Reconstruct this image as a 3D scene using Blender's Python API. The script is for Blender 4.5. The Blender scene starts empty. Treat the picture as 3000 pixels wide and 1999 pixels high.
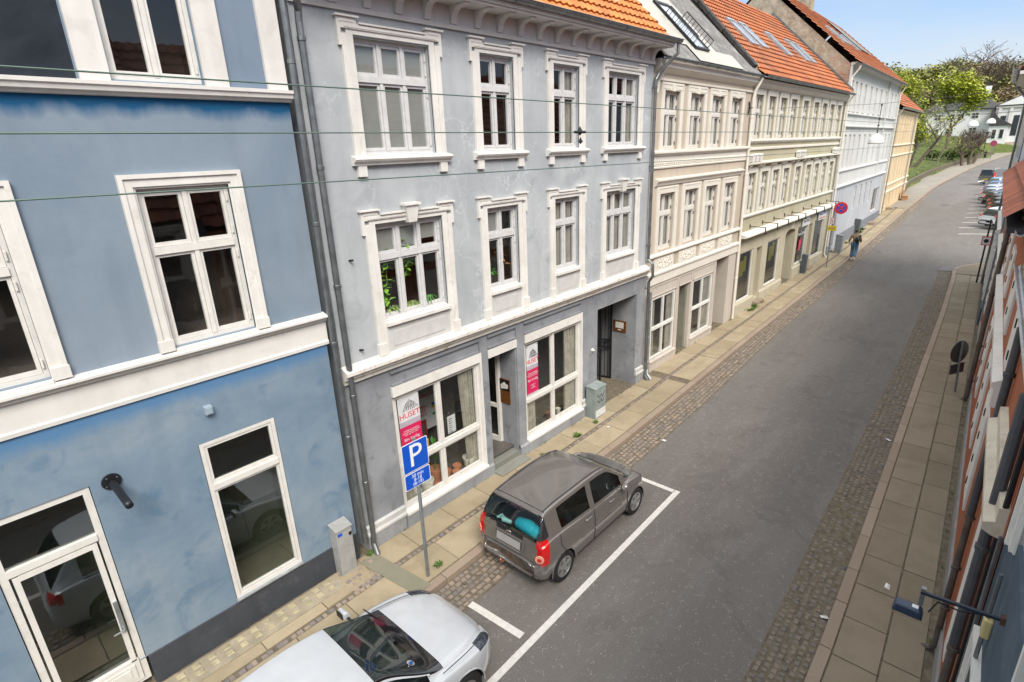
import bpy, bmesh, math, random
from mathutils import Vector, Matrix, noise
random.seed(7)
S=bpy.context.scene
COL=S.collection
# ---------------------------------------------------------------- camera
cam=bpy.data.cameras.new('camera'); co=bpy.data.objects.new('camera',cam); COL.objects.link(co)
cam.sensor_width=36; cam.lens=19.26; cam.clip_start=0.05; cam.clip_end=3000
RM=Matrix(((0.66810543,0.2658541,-0.69495088),(-0.74307375,0.19016075,-0.64162317),(-0.03842577,0.94507168,0.32459663)))
co.matrix_world=Matrix.Translation((0,0,7.1)) @ RM.to_4x4()
S.camera=co
# ---------------------------------------------------------------- sky and sun
w=bpy.data.worlds.new("World"); S.world=w; w.use_nodes=True
nt=w.node_tree; bg=nt.nodes['Background']
sky=nt.nodes.new('ShaderNodeTexSky'); sky.sky_type='NISHITA'; sky.sun_disc=False
SUN_EL=math.radians(46); SUN_AZ=math.radians(-122)   # direction towards the sun, from +X counter-clockwise
sky.sun_elevation=SUN_EL; sky.sun_rotation=math.pi/2-SUN_AZ
sky.air_density=1.0; sky.dust_density=0.6; sky.ozone_density=2.0
L=nt.links.new
def wn(t): return nt.nodes.new(t)
tc=wn('ShaderNodeTexCoord'); sx=wn('ShaderNodeSeparateXYZ'); L(tc.outputs['Generated'],sx.inputs[0])
mp=wn('ShaderNodeMapping'); mp.inputs['Scale'].default_value=(1.0,1.0,5.0); L(tc.outputs['Generated'],mp.inputs[0])
nz=wn('ShaderNodeTexNoise'); nz.inputs['Scale'].default_value=1.7; nz.inputs['Detail'].default_value=7; nz.inputs['Roughness'].default_value=.55; L(mp.outputs[0],nz.inputs['Vector'])
# clear pale blue low down, thinly veiled; unseen sky overhead brightened as cloud to light the street
lo=wn('ShaderNodeValToRGB'); e=lo.color_ramp.elements; e[0].position=0; e[0].color=(.62,.77,.93,1); e[1].position=.32; e[1].color=(.27,.47,.86,1); L(sx.outputs[2],lo.inputs[0])
cr=wn('ShaderNodeValToRGB'); cr.color_ramp.elements[0].position=.4; cr.color_ramp.elements[1].position=.7; L(nz.outputs['Fac'],cr.inputs[0])
def mixn(f,a,b,mode='MIX'):
    x=wn('ShaderNodeMix'); x.data_type='RGBA'; x.blend_type=mode
    for i,v in ((0,f),(6,a),(7,b)):
        if isinstance(v,(int,float)): x.inputs[i].default_value=v
        elif isinstance(v,tuple): x.inputs[i].default_value=(*v,1)
        else: L(v,x.inputs[i])
    return x.outputs[2]
SKYK=3.6
low=mixn(1.0,lo.outputs[0],(SKYK,SKYK,SKYK),'MULTIPLY')
low=mixn(.25,low,sky.outputs[0])
veil=wn('ShaderNodeMath'); veil.operation='MULTIPLY'; veil.inputs[1].default_value=.85; L(cr.outputs[0],veil.inputs[0])
low=mixn(veil.outputs[0],low,(SKYK*.86,SKYK*.9,SKYK*.95))
hi=wn('ShaderNodeMapRange'); hi.inputs[1].default_value=.22; hi.inputs[2].default_value=.55; hi.interpolation_type='SMOOTHSTEP'; L(sx.outputs[2],hi.inputs[0])
top=mixn(nz.outputs['Fac'],(5.6,5.85,6.1),(8.0,8.1,8.1))
top=mixn(.12,top,sky.outputs[0])
L(mixn(hi.outputs[0],low,top),bg.inputs[0])
bg.inputs[1].default_value=0.14
sl=bpy.data.lights.new('sun','SUN'); sl.energy=2.5; sl.angle=math.radians(26); sl.color=(1,.93,.84)
so=bpy.data.objects.new('sun',sl); COL.objects.link(so)
sd=Vector((math.cos(SUN_AZ)*math.cos(SUN_EL),math.sin(SUN_AZ)*math.cos(SUN_EL),math.sin(SUN_EL)))
so.rotation_euler=sd.to_track_quat('Z','Y').to_euler(); so.location=(0,0,40)
S.view_settings.view_transform='Standard'; S.view_settings.look='None'; S.view_settings.gamma=1
S.view_settings.exposure=0.86
# ---------------------------------------------------------------- materials
def nodes(name):
    m=bpy.data.materials.new(name); m.use_nodes=True
    return m,m.node_tree,m.node_tree.nodes['Principled BSDF']
def ramp(nt,src,stops):
    r=nt.nodes.new('ShaderNodeValToRGB'); e=r.color_ramp.elements
    while len(e)<len(stops): e.new(.5)
    for i,(p,c) in enumerate(stops): e[i].position=p; e[i].color=(*c,1) if len(c)==3 else c
    nt.links.new(src,r.inputs[0]); return r.outputs[0]
def noi(nt,vec,scale,detail=4,rough=.55,dist=0,sc=(1,1,1)):
    n=nt.nodes.new('ShaderNodeTexNoise'); n.inputs['Scale'].default_value=scale; n.inputs['Detail'].default_value=detail
    n.inputs['Roughness'].default_value=rough; n.inputs['Distortion'].default_value=dist
    if sc!=(1,1,1):
        m=nt.nodes.new('ShaderNodeMapping'); m.inputs['Scale'].default_value=sc; nt.links.new(vec,m.inputs[0]); vec=m.outputs[0]
    nt.links.new(vec,n.inputs['Vector']); return n.outputs['Fac']
def mixc(nt,f,a,b,mode='MIX'):
    x=nt.nodes.new('ShaderNodeMix'); x.data_type='RGBA'; x.blend_type=mode
    for s,v in ((0,f),(6,a),(7,b)):
        if isinstance(v,(int,float)): x.inputs[s].default_value=v
        elif isinstance(v,tuple): x.inputs[s].default_value=(*v,1)
        else: nt.links.new(v,x.inputs[s])
    return x.outputs[2]
def mth(nt,op,a,b=0,clamp=False):
    x=nt.nodes.new('ShaderNodeMath'); x.operation=op; x.use_clamp=clamp
    for s,v in ((0,a),(1,b)):
        if isinstance(v,(int,float)): x.inputs[s].default_value=v
        else: nt.links.new(v,x.inputs[s])
    return x.outputs[0]
def bump(nt,p,h,strength=.3,dist=.02):
    b=nt.nodes.new('ShaderNodeBump'); b.inputs['Strength'].default_value=strength; b.inputs['Distance'].default_value=dist
    nt.links.new(h,b.inputs['Height']); nt.links.new(b.outputs[0],p.inputs['Normal'])
def ocoord(nt): return nt.nodes.new('ShaderNodeTexCoord').outputs['Object']
def gcoord(nt): return nt.nodes.new('ShaderNodeNewGeometry').outputs['Position']
def sepz(nt,v):
    s=nt.nodes.new('ShaderNodeSeparateXYZ'); nt.links.new(v,s.inputs[0]); return s.outputs
def attr(nt,name='tint'):
    a=nt.nodes.new('ShaderNodeAttribute'); a.attribute_name=name; return a.outputs['Fac']
MC={}
def plain(name,c,rough=.6,metal=0,var=.12,scale=6,bmp=0,spec=.5,coat=0):
    if name in MC: return MC[name]
    m,nt,p=nodes(name); v=gcoord(nt); n=noi(nt,v,scale,5)
    lo=tuple(x*(1-var) for x in c); hi=tuple(min(1,x*(1+var)) for x in c)
    nt.links.new(ramp(nt,n,[(.3,lo),(.7,hi)]),p.inputs['Base Color'])
    p.inputs['Roughness'].default_value=rough; p.inputs['Metallic'].default_value=metal
    p.inputs['Specular IOR Level'].default_value=spec; p.inputs['Coat Weight'].default_value=coat
    p.inputs['Coat Roughness'].default_value=.05
    if bmp: bump(nt,p,noi(nt,v,scale*6,4),bmp,.01)
    MC[name]=m; return m
def stucco(name,c,c2,c3=None,scale=.9,dirt=.5,bmp=.25,cracks=False,streak=True,top=None,lo=.35,hi=.68):
    m,nt,p=nodes(name); v=gcoord(nt)
    n1=noi(nt,v,scale,7,.62,.4); col=ramp(nt,n1,[(lo,c),(hi,c2)])
    if c3:
        n2=noi(nt,v,scale*2.3,6,.6,.8); f=ramp(nt,n2,[(.56,(0,0,0)),(.68,(1,1,1))]); col=mixc(nt,mth(nt,'MULTIPLY',f,dirt),col,c3)
    if streak:
        n3=noi(nt,v,2.2,5,.6,0,(1.6,1.6,.16)); f=ramp(nt,n3,[(.5,(0,0,0)),(.75,(1,1,1))])
        col=mixc(nt,mth(nt,'MULTIPLY',f,.28),col,tuple(x*.72 for x in c))
    if cracks:
        vo=nt.nodes.new('ShaderNodeTexVoronoi'); vo.feature='DISTANCE_TO_EDGE'; vo.inputs['Scale'].default_value=1.5
        d=nt.nodes.new('ShaderNodeVectorMath'); d.operation='ADD'
        nn=nt.nodes.new('ShaderNodeTexNoise'); nn.inputs['Scale'].default_value=2.5; nn.inputs['Detail'].default_value=4
        nt.links.new(v,nn.inputs['Vector']); nt.links.new(v,d.inputs[0]); nt.links.new(nn.outputs['Color'],d.inputs[1]); nt.links.new(d.outputs[0],vo.inputs['Vector'])
        f=ramp(nt,vo.outputs['Distance'],[(0,(1,1,1)),(.03,(0,0,0))])
        g=ramp(nt,noi(nt,v,.55,3),[(.47,(0,0,0)),(.6,(1,1,1))])
        col=mixc(nt,mth(nt,'MULTIPLY',mth(nt,'MULTIPLY',f,g),.5),col,tuple(min(1,x*1.35) for x in c2))
    if top:   # colour band: list of (z0,z1,colour) fading in upwards: other paint (blue house), darker grey (grey house)
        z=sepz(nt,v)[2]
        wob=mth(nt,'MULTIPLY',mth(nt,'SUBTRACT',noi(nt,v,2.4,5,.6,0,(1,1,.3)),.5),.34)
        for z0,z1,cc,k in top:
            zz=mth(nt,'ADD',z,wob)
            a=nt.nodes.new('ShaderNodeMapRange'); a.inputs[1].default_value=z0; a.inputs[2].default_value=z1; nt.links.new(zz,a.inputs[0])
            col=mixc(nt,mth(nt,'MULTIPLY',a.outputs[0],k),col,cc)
    nt.links.new(col,p.inputs['Base Color']); p.inputs['Roughness'].default_value=.85; p.inputs['Specular IOR Level'].default_value=.25
    if bmp: bump(nt,p,noi(nt,v,14,6,.6),bmp,.012)
    return m
# ---------------------------------------------------------------- mesh builder
class MB:
    def __init__(s): s.v=[]; s.f=[]; s.t=[]; s.cur=.5
    def add(s,vs,fs):
        b=len(s.v); s.v+= [tuple(q) for q in vs]
        for f in fs: s.f.append(tuple(b+i for i in f)); s.t.append(s.cur)
        return s
    def quad(s,a,b,c,d): return s.add([a,b,c,d],[(0,1,2,3)])
    def box(s,x0,x1,y0,y1,z0,z1):
        return s.add([(x0,y0,z0),(x1,y0,z0),(x1,y1,z0),(x0,y1,z0),(x0,y0,z1),(x1,y0,z1),(x1,y1,z1),(x0,y1,z1)],
            [(0,3,2,1),(4,5,6,7),(0,1,5,4),(1,2,6,5),(2,3,7,6),(3,0,4,7)])
    def hexa(s,P): return s.add(P,[(0,3,2,1),(4,5,6,7),(0,1,5,4),(1,2,6,5),(2,3,7,6),(3,0,4,7)])
    def prism(s,prof,a0,a1,axis=0,m0=0,m1=0):
        # prof: polygon [(u,z)], extruded along axis (0: x, u=y ; 1: y, u=x); m0,m1: mitre factors
        n=len(prof)
        if axis==0: V=[(a0+m0*u,u,z) for u,z in prof]+[(a1+m1*u,u,z) for u,z in prof]
        elif axis==1: V=[(u,a0,z) for u,z in prof]+[(u,a1,z) for u,z in prof]
        else: V=[(u,z,a0) for u,z in prof]+[(u,z,a1) for u,z in prof]
        return s.add(V,[tuple(range(n))[::-1],tuple(range(n,2*n))]+[(i,(i+1)%n,n+(i+1)%n,n+i) for i in range(n)])
    def tube(s,pts,r,n=8,cap=True,sq=False):
        pts=[Vector(p) for p in pts]; R=r if isinstance(r,(list,tuple)) else [r]*len(pts); V=[];m=len(pts); up=None
        for i,p in enumerate(pts):
            d=(pts[min(i+1,m-1)]-pts[max(i-1,0)]).normalized()
            if up is None: up=Vector((0,0,1)) if abs(d.z)<.9 else Vector((1,0,0))
            a=d.cross(up)
            if a.length<1e-4: a=d.cross(Vector((1,.3,0)))
            a.normalize(); b=d.cross(a).normalized(); up=-b if False else up
            for k in range(n):
                th=2*math.pi*(k+(.5 if sq else 0))/n
                V.append(p+(a*math.cos(th)+b*math.sin(th))*R[i])
        F=[(i*n+k,i*n+(k+1)%n,(i+1)*n+(k+1)%n,(i+1)*n+k) for i in range(m-1) for k in range(n)]
        if cap: F+=[tuple(range(n))[::-1],tuple(range((m-1)*n,m*n))]
        return s.add(V,F)
    def lathe(s,prof,c=(0,0,0),n=20,axis='z',cap=True):
        V=[];m=len(prof)
        for r,h in prof:
            for k in range(n):
                t=2*math.pi*k/n; a,b=r*math.cos(t),r*math.sin(t)
                q={'z':(a,b,h),'y':(a,h,b),'x':(h,a,b)}[axis]
                V.append((c[0]+q[0],c[1]+q[1],c[2]+q[2]))
        F=[(i*n+k,i*n+(k+1)%n,(i+1)*n+(k+1)%n,(i+1)*n+k) for i in range(m-1) for k in range(n)]
        if cap: F+=[tuple(range(n))[::-1],tuple(range((m-1)*n,m*n))]
        return s.add(V,F)
    def build(s,name,mat,parent=None,loc=(0,0,0),rot=None,smooth=False,bevel=0,auto=True):
        me=bpy.data.meshes.new(name); me.from_pydata(s.v,[],s.f); 
        if any(t!=.5 for t in s.t):
            a=me.attributes.new('tint','FLOAT','FACE'); a.data.foreach_set('value',s.t)
        if auto:
            bm=bmesh.new(); bm.from_mesh(me); bmesh.ops.recalc_face_normals(bm,faces=bm.faces); bm.to_mesh(me); bm.free()
        if smooth: me.polygons.foreach_set('use_smooth',[True]*len(me.polygons))
        if mat: me.materials.append(mat)
        o=bpy.data.objects.new(name,me); COL.objects.link(o); o.location=loc
        if rot: o.rotation_euler=rot
        if parent: o.parent=parent
        if bevel:
            b=o.modifiers.new('bevel','BEVEL'); b.width=bevel; b.segments=2; b.limit_method='ANGLE'
        return o
def tag(o,label=None,cat=None,group=None,kind=None):
    if label: o['label']=label
    if cat: o['category']=cat
    if group: o['group']=group
    if kind: o['kind']=kind
    return o
def thing(name,loc,label,cat,rz=0,group=None):
    o=bpy.data.objects.new(name,None); COL.objects.link(o); o.location=loc; o.rotation_euler=(0,0,rz); o.empty_display_size=.3
    return tag(o,label,cat,group)
def dup(o,parent=None,loc=None,rz=None,label=None):
    c=o.copy(); COL.objects.link(c)
    if parent: c.parent=parent
    if loc is not None: c.location=loc
    if rz is not None: c.rotation_euler=(0,0,rz)
    if label: c['label']=label
    for ch in list(o.children):
        dup(ch,c)
    return c
def text(s,size,name,mat,parent,loc,rot,align='CENTER',ext=.002,sx=1):
    cu=bpy.data.curves.new(name,'FONT'); cu.body=s; cu.size=size; cu.extrude=ext; cu.align_x=align; cu.align_y='CENTER'; cu.resolution_u=3; cu.space_line=.85
    t=bpy.data.objects.new('tmp',cu); COL.objects.link(t)
    me=bpy.data.meshes.new_from_object(t); bpy.data.objects.remove(t)
    me.materials.clear(); me.materials.append(mat)
    o=bpy.data.objects.new(name,me); COL.objects.link(o); o.location=loc; o.rotation_euler=rot; o.scale=(sx,1,1)
    if parent: o.parent=parent
    return o
def lerp(a,b,t): return a+(b-a)*t
def interp(T,x):
    if x<=T[0][0]: return T[0][1]
    for (a,b),(c,d) in zip(T,T[1:]):
        if x<=c: return lerp(b,d,(x-a)/(c-a))
    return T[-1][1]
M_hinge0=plain('cast iron',(.05,.048,.045),.6,.3,.3,8)
# ================================================================ GROUND
GZ=[(-30,0),(11,0),(16,.06),(22,.17),(28,.33),(36,.52),(46,.66),(60,.86),(90,1.28),(149,2.1),(200,3.0),(260,5)]
def gz(x): return interp(GZ,x)
KL=[(-30,6.1),(2,6.15),(5.5,6.22),(13,6.36),(20,6.52),(28,6.6),(36,6.68),(44,6.9),(53,7.18),(62,7.5),(72,7.72),(84,7.95),(95,7.75),(110,7.4),(125,6.9),(140,6.1),(155,5.0),(175,3.2),(200,.4),(240,-7)]
AL=[(-30,5.45),(2,5.5),(5.8,5.56),(13.8,5.68),(21,5.98),(30,6.02),(38,6.25),(44,6.4),(53,6.62),(62,7.0),(72,7.4),(84,7.78),(95,7.62),(110,7.3),(125,6.8),(140,6.0),(155,4.92),(175,3.12),(200,.35),(240,-7.05)]
KR=[(-30,.9),(7,.95),(10.5,1.05),(14,1.16),(20,1.36),(27,1.55),(33,1.78),(36,1.95)]
AR=[(-30,1.5),(7,1.6),(13.7,1.8),(19.7,1.92),(25.2,2.1),(33,2.35),(37.2,2.5)]
FL=[(-30,7.9),(14.6,7.9),(14.7,8.0),(36,8.05),(54.5,8.62),(57,8.78),(72,9.3),(84,10.45),(100,10.7),(123,10.2),(150,8.4),(174,6.4),(200,3.6),(240,-4)]
def wy(x): return -.63+.034*x
def kl(x): return interp(KL,x)
def al(x): return interp(AL,x)
def kr(x): return interp(KR,x)
def ar(x): return interp(AR,x)
def fl(x): return interp(FL,x)
def m_asphalt():
    m,nt,p=nodes('asphalt'); v=gcoord(nt)
    big=noi(nt,v,.35,5,.6,.3,(.35,1,1)); c=ramp(nt,big,[(.3,(.118,.106,.096)),(.7,(.17,.155,.141))])
    fine=noi(nt,v,38,4,.7); c=mixc(nt,ramp(nt,fine,[(.4,(0,0,0)),(.62,(1,1,1))]),c,mixc(nt,.5,c,(.2,.19,.18)))
    vo=nt.nodes.new('ShaderNodeTexVoronoi'); vo.inputs['Scale'].default_value=34; nt.links.new(v,vo.inputs['Vector'])
    sp=ramp(nt,vo.outputs['Distance'],[(0,(1,1,1)),(.22,(1,1,1)),(.3,(0,0,0))]); ms=ramp(nt,noi(nt,v,7,3),[(.52,(0,0,0)),(.6,(1,1,1))])
    c=mixc(nt,mth(nt,'MULTIPLY',mth(nt,'MULTIPLY',sp,ms),.55),c,(.5,.48,.44))
    wear=ramp(nt,noi(nt,v,1.6,6,.7,.6,(.25,1,1)),[(.5,(0,0,0)),(.72,(1,1,1))]); c=mixc(nt,mth(nt,'MULTIPLY',wear,.25),c,(.27,.25,.235))
    dk=ramp(nt,noi(nt,v,.8,7,.75,1.0),[(.56,(0,0,0)),(.6,(1,1,1))]); c=mixc(nt,mth(nt,'MULTIPLY',dk,.16),c,(.05,.047,.045))
    nt.links.new(c,p.inputs['Base Color']); p.inputs['Roughness'].default_value=.9; p.inputs['Specular IOR Level'].default_value=.3
    bump(nt,p,fine,.5,.01); return m
def m_stone(name,c,c2,k=.35,sc=3,dirt=(.16,.13,.08),dk=.5):
    m,nt,p=nodes(name); v=gcoord(nt); t=attr(nt)
    col=mixc(nt,t,c,c2); n=noi(nt,v,sc,6,.65,.4); col=mixc(nt,mth(nt,'MULTIPLY',ramp(nt,n,[(.42,(0,0,0)),(.7,(1,1,1))]),dk),col,dirt)
    f=noi(nt,v,60,3,.7); col=mixc(nt,mth(nt,'MULTIPLY',f,k),col,tuple(min(1,x*1.9) for x in c))
    nt.links.new(col,p.inputs['Base Color']); p.inputs['Roughness'].default_value=.88; p.inputs['Specular IOR Level'].default_value=.3
    bump(nt,p,mth(nt,'ADD',f,noi(nt,v,9,4)),.5,.012); return m
M_asph=m_asphalt()
M_slab=m_stone('pavement slab',(.27,.22,.145),(.37,.31,.215),.4,1.6,(.17,.135,.08),.65)
M_slabg=m_stone('pavement slab grey',(.2,.165,.12),(.265,.222,.165),.3,1.3,(.13,.105,.07),.5)  # shade of the right pavement is put into this darker base colour
M_cobg=m_stone('grey cobble stone',(.11,.11,.115),(.25,.195,.16),.3,1.2,(.22,.18,.125),.75)
M_cob=m_stone('cobble stone',(.16,.15,.15),(.36,.27,.2),.3,4,(.15,.12,.08),.4)
M_kerb=m_stone('granite kerb',(.25,.195,.15),(.31,.25,.195),.35,2,(.2,.16,.12),.3)
M_soil=plain('joint soil',(.14,.115,.08),.95,0,.35,9,.4)
M_paint=plain('road paint',(.62,.6,.56),.7,0,.1,14)
def strip(name,lo,hi,xs,z,mat,kind='structure',skirt=0):
    mb=MB()
    P=[(x,lo(x),gz(x)+z(x,0)) for x in xs]; Q=[(x,hi(x),gz(x)+z(x,1)) for x in xs]
    for i in range(len(xs)-1): mb.quad(P[i],P[i+1],Q[i+1],Q[i])
    o=mb.build(name,mat,auto=False); o['kind']=kind; return o
XS=[-30,-10,0,4,8,11,14,16,19,22,25,28,32,36,40,44,48,53,57,62,67,72,78,84,90,95,102,110,118,125,133,140,148,155,165,175,188,200,220,240]
# base terrain sheet (soil / distant ground) reaching the horizon
def park(x,y):
    base=gz(x)-.06
    f=fl(x)
    if x>74 and y>f+.3:
        d=y-f-.3; r=min(1,(x-74)/10)
        base+=r*(.6+min(d*.11,2.9))
    if x>176: base+=min(1,(x-176)/14)*2.2*(1 if y>-25 else .3)
    if x>205: base+=min(x-205,95)*.17*min(1,max(0,(y+60)/40))
    return base
mb=MB(); gx=[-60,-30,-5,10,22,36,50,60,70,75,80,85,92,100,110,120,130,140,150,160,170,176,183,190,198,205,215,225,240,260,280,300,340,420,700,1500]
gy=[-900,-300,-100,-60,-40,-25,-12,-4,0,4,6,8,9,10,11,12,13,15,18,22,28,36,48,64,90,140,300,900]
idx={}
def tz(x,y):
    z=park(x,y)
    if x<=74: z=gz(x)-.12
    return z
for i,x in enumerate(gx):
    for j,y in enumerate(gy): idx[i,j]=len(mb.v); mb.v.append((x,y,tz(x,y)-.02))
for i in range(len(gx)-1):
    for j in range(len(gy)-1):
        mb.f.append((idx[i,j],idx[i+1,j],idx[i+1,j+1],idx[i,j+1])); mb.t.append(.5)
m,nt,p=nodes('grassy ground'); v=gcoord(nt)
c=ramp(nt,noi(nt,v,.35,6,.65,.5),[(.3,(.045,.07,.012)),(.5,(.09,.12,.02)),(.72,(.17,.18,.04))])
nt.links.new(c,p.inputs['Base Color']); p.inputs['Roughness'].default_value=.95; bump(nt,p,noi(nt,v,5,5),.8,.2)
M_grass=m
o=mb.build('terrain',M_grass,auto=False); o['kind']='structure'
strip('road',lambda x:ar(x)-.02 if x<36 else -14,lambda x:al(x)+.02,[-30,-10,0,4,8,11,14,16,19,22,25,28,32,36,36.01]+XS[14:],lambda x,s:0,M_asph)
# pavement beds
strip('pavement',lambda x:kl(x)+.15,lambda x:fl(x)+(1.6 if x<74 else .25),XS,lambda x,s:.095 if x<62 else .12,M_soil)
strip('pavement',lambda x:wy(x)-.6,lambda x:kr(x)-.15,[-30,-10,0,4,8,12,16,20,24,28,32,35.6],lambda x,s:.095,M_soil)
# far pavement surface (left, beyond the single slabs)
strip('pavement',lambda x:kl(x)+.15,lambda x:fl(x)+.2,[x for x in XS if x>=62],lambda x,s:.13,plain('far pavement',(.25,.225,.185),.9,0,.12,.6))
def slabs(name,lo,hi,x0,x1,rows,mat,zt=.115,seed=1):
    rnd=random.Random(seed); mb=MB()
    for (f0,f1,ln) in rows:
        x=x0+rnd.random()*.5
        while x<x1:
            l=ln*(1+rnd.uniform(-.12,.12)); l=min(l,x1-x)
            if l<.15: break
            y0=lerp(lo(x),hi(x),f0); y1=lerp(lo(x),hi(x),f1); Y0=lerp(lo(x+l),hi(x+l),f0); Y1=lerp(lo(x+l),hi(x+l),f1)
            g=.008; dz=rnd.uniform(-.006,.006); z=gz(x)+zt+dz; Z=gz(x+l)+zt+dz+rnd.uniform(-.004,.004); mb.cur=rnd.random()
            mb.hexa([(x+g,y0+g,z-.06),(x+l-g,Y0+g,Z-.06),(x+l-g,Y1-g,Z-.06),(x+g,y1-g,z-.06),(x+g,y0+g,z),(x+l-g,Y0+g,Z),(x+l-g,Y1-g,Z),(x+g,y1-g,z)])
            x+=l
    o=mb.build(name,mat,auto=False); o['kind']='structure'; return o
def setts(name,lo,hi,x0,x1,s,mat,zt,seed=1,skip=None,dz=.008,big=0):
    rnd=random.Random(seed); mb=MB(); x=x0
    while x<x1:
        a=lo(x); b=hi(x); n=max(1,int(round((b-a)/s))); sw=(b-a)/n
        for i in range(n):
            jx=rnd.uniform(-.02,.02)+(s*.5 if i%2 else 0); l=s*rnd.uniform(.82,1.12); y=a+i*sw; g=.0055
            if skip and skip(x,y): continue
            h=zt+rnd.uniform(-dz,dz); z=gz(x)+h; mb.cur=rnd.random(); q=.012
            X0,X1,Y0,Y1=x+jx+g,x+jx+l-g,y+g+rnd.uniform(0,.01),y+sw-g-rnd.uniform(0,.01)
            t1,t2=rnd.uniform(-.005,.005),rnd.uniform(-.005,.005)
            mb.add([(X0,Y0,z-.04),(X1,Y0,z-.04),(X1,Y1,z-.04),(X0,Y1,z-.04),(X0+q,Y0+q,z+t1),(X1-q,Y0+q,z+t2),(X1-q,Y1-q,z-t1),(X0+q,Y1-q,z-t2)],
                [(4,5,6,7),(0,1,5,4),(1,2,6,5),(2,3,7,6),(3,0,4,7)])
        x+=s
    o=mb.build(name,mat,auto=False); o['kind']='structure'; return o
ki=lambda x:kl(x)+.17
slabs('pavement_slabs',ki,lambda x:fl(x),-2.5,15,[(.01,.47,.98),(.56,.96,1.0)],M_slab,seed=3)
slabs('pavement_slabs',ki,lambda x:fl(x),15,62,[(.01,.47,1.0),(.555,.985,1.0)],M_slab,seed=5)
setts('pavement_setts',lambda x:lerp(ki(x),fl(x),.475),lambda x:lerp(ki(x),fl(x),.55),-2,60,.115,M_cob,.108,seed=2)
slabs('pavement_slabs',lambda x:wy(x)+.14,lambda x:kr(x)-.17,-3,35.3,[(.0,.44,1.05),(.45,.995,.92)],M_slabg,seed=8)
setts('cobble_gutter',lambda x:al(x)-.0,lambda x:kl(x)-.01,-2,38,.118,M_cob,.012,seed=4)
setts('cobble_gutter',lambda x:al(x)+.0,lambda x:kl(x)-.02,38,84,.2,M_cob,.006,seed=4,dz=.004)
setts('cobble_gutter',lambda x:kr(x)+.02,lambda x:ar(x),-2,35.2,.112,M_cobg,.012,seed=9)
strip('gutter_bed',lambda x:al(x)-.03,lambda x:kl(x)+.2,XS,lambda x,s:.004,M_soil)
strip('gutter_bed',lambda x:kr(x)-.2,lambda x:ar(x)+.02,[-30,0,7,12,16,20,24,28,32,36],lambda x,s:.004,M_soil)
def kerb(name,f,x0,x1,w,seed,mat,h=.12):
    rnd=random.Random(seed); mb=MB(); x=x0
    while x<x1:
        l=rnd.uniform(.9,1.3)*(1 if x<60 else 3); l=min(l,x1-x+.01); mb.cur=rnd.random(); a=sorted((f(x),f(x)+w)); b=sorted((f(x+l),f(x+l)+w)); g=.006
        z,Z=gz(x)+h,gz(x+l)+h
        mb.hexa([(x+g,a[0],z-.25),(x+l-g,b[0],Z-.25),(x+l-g,b[1],Z-.25),(x+g,a[1],z-.25),(x+g,a[0],z),(x+l-g,b[0],Z),(x+l-g,b[1],Z),(x+g,a[1],z)]); x+=l
    o=mb.build(name,mat); o['kind']='structure'
    b=o.modifiers.new('bevel','BEVEL'); b.width=.012; b.segments=2
    return o
kerb('kerb',kl,-3,200,.165,1,M_kerb)
kerb('kerb',kr,-3,35.3,-.165,2,M_kerb)
# rounded corner of the right pavement at the side street
mb=MB(); mk=MB(); cx,cy=35.1,-2.2; R0=kr(35.3)-cy
prev=None
for i in range(13):
    t=math.radians(90-i*7.5); 
    P=lambda r:(cx+.2+r*.95*math.cos(t),cy+r*math.sin(t))
    cur=[P(R0-.165),P(R0),P(R0+.62)]
    if prev:
        z=gz(35.8)
        mk.hexa([(*prev[0],z-.1),(*cur[0],z-.1),(*cur[1],z-.1),(*prev[1],z-.1),(*prev[0],z+.12),(*cur[0],z+.12),(*cur[1],z+.12),(*prev[1],z+.12)])
        mb.hexa([(*prev[1],z-.1),(*cur[1],z-.1),(*cur[2],z-.1),(*prev[2],z-.1),(*prev[1],z+.02),(*cur[1],z+.02),(*cur[2],z+.012),(*prev[2],z+.012)])
    prev=cur
mk.build('kerb',M_kerb)['kind']='structure'; mb.build('cobble_gutter',M_cob)['kind']='structure'
mb=MB(); pts=[(34.4,cy),(34.4,kr(34.6)-.165)]+[(cx+.2+(R0-.165)*.95*math.cos(math.radians(90-i*7.5)),cy+(R0-.165)*math.sin(math.radians(90-i*7.5))) for i in range(13)]
zc=gz(35.6)+.112
mb.add([(a,b,zc) for a,b in pts],[tuple(range(len(pts)))]); mb.build('pavement',M_slabg)['kind']='structure'
# road markings
def mark(name,quads):
    mb=MB()
    for q in quads: mb.add([(x,y,gz(x)+.006) for x,y in q],[(0,1,2,3)])
    o=mb.build(name,M_paint,auto=False); o['kind']='structure'; return o
def seg(a,b,w):
    d=Vector((b[0]-a[0],b[1]-a[1])); n=Vector((-d.y,d.x)).normalized()*w/2
    return [(a[0]-n.x,a[1]-n.y),(b[0]-n.x,b[1]-n.y),(b[0]+n.x,b[1]+n.y),(a[0]+n.x,a[1]+n.y)]
ln=[]
for i in range(17): a=-3+i*.755; ln.append(seg((a,4.25+.01*a),(a+.755,4.25+.01*(a+.755)),.115))
mark('bay_marking',ln+[seg((9.77,4.42),(9.77,5.55),.115),seg((4.73,5.56),(4.8,4.47),.13)])
bl=[((48.3,2.75),(49.2,.6))]
for i in range(15): x=51.3+i*2.95; bl.append(((x,2.95+i*.07),(x+.9,.9+i*.07)))
mark('bay_marking',[seg(a,b,.14) for a,b in bl])
o=MB().lathe([(0,gz(66)+.006),(.34,gz(66)+.006),(.36,gz(66)+.002)],(66,5.2,0),20).build('manhole_cover',M_hinge0); tag(o,'dark iron manhole cover far out on the road','manhole')
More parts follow.
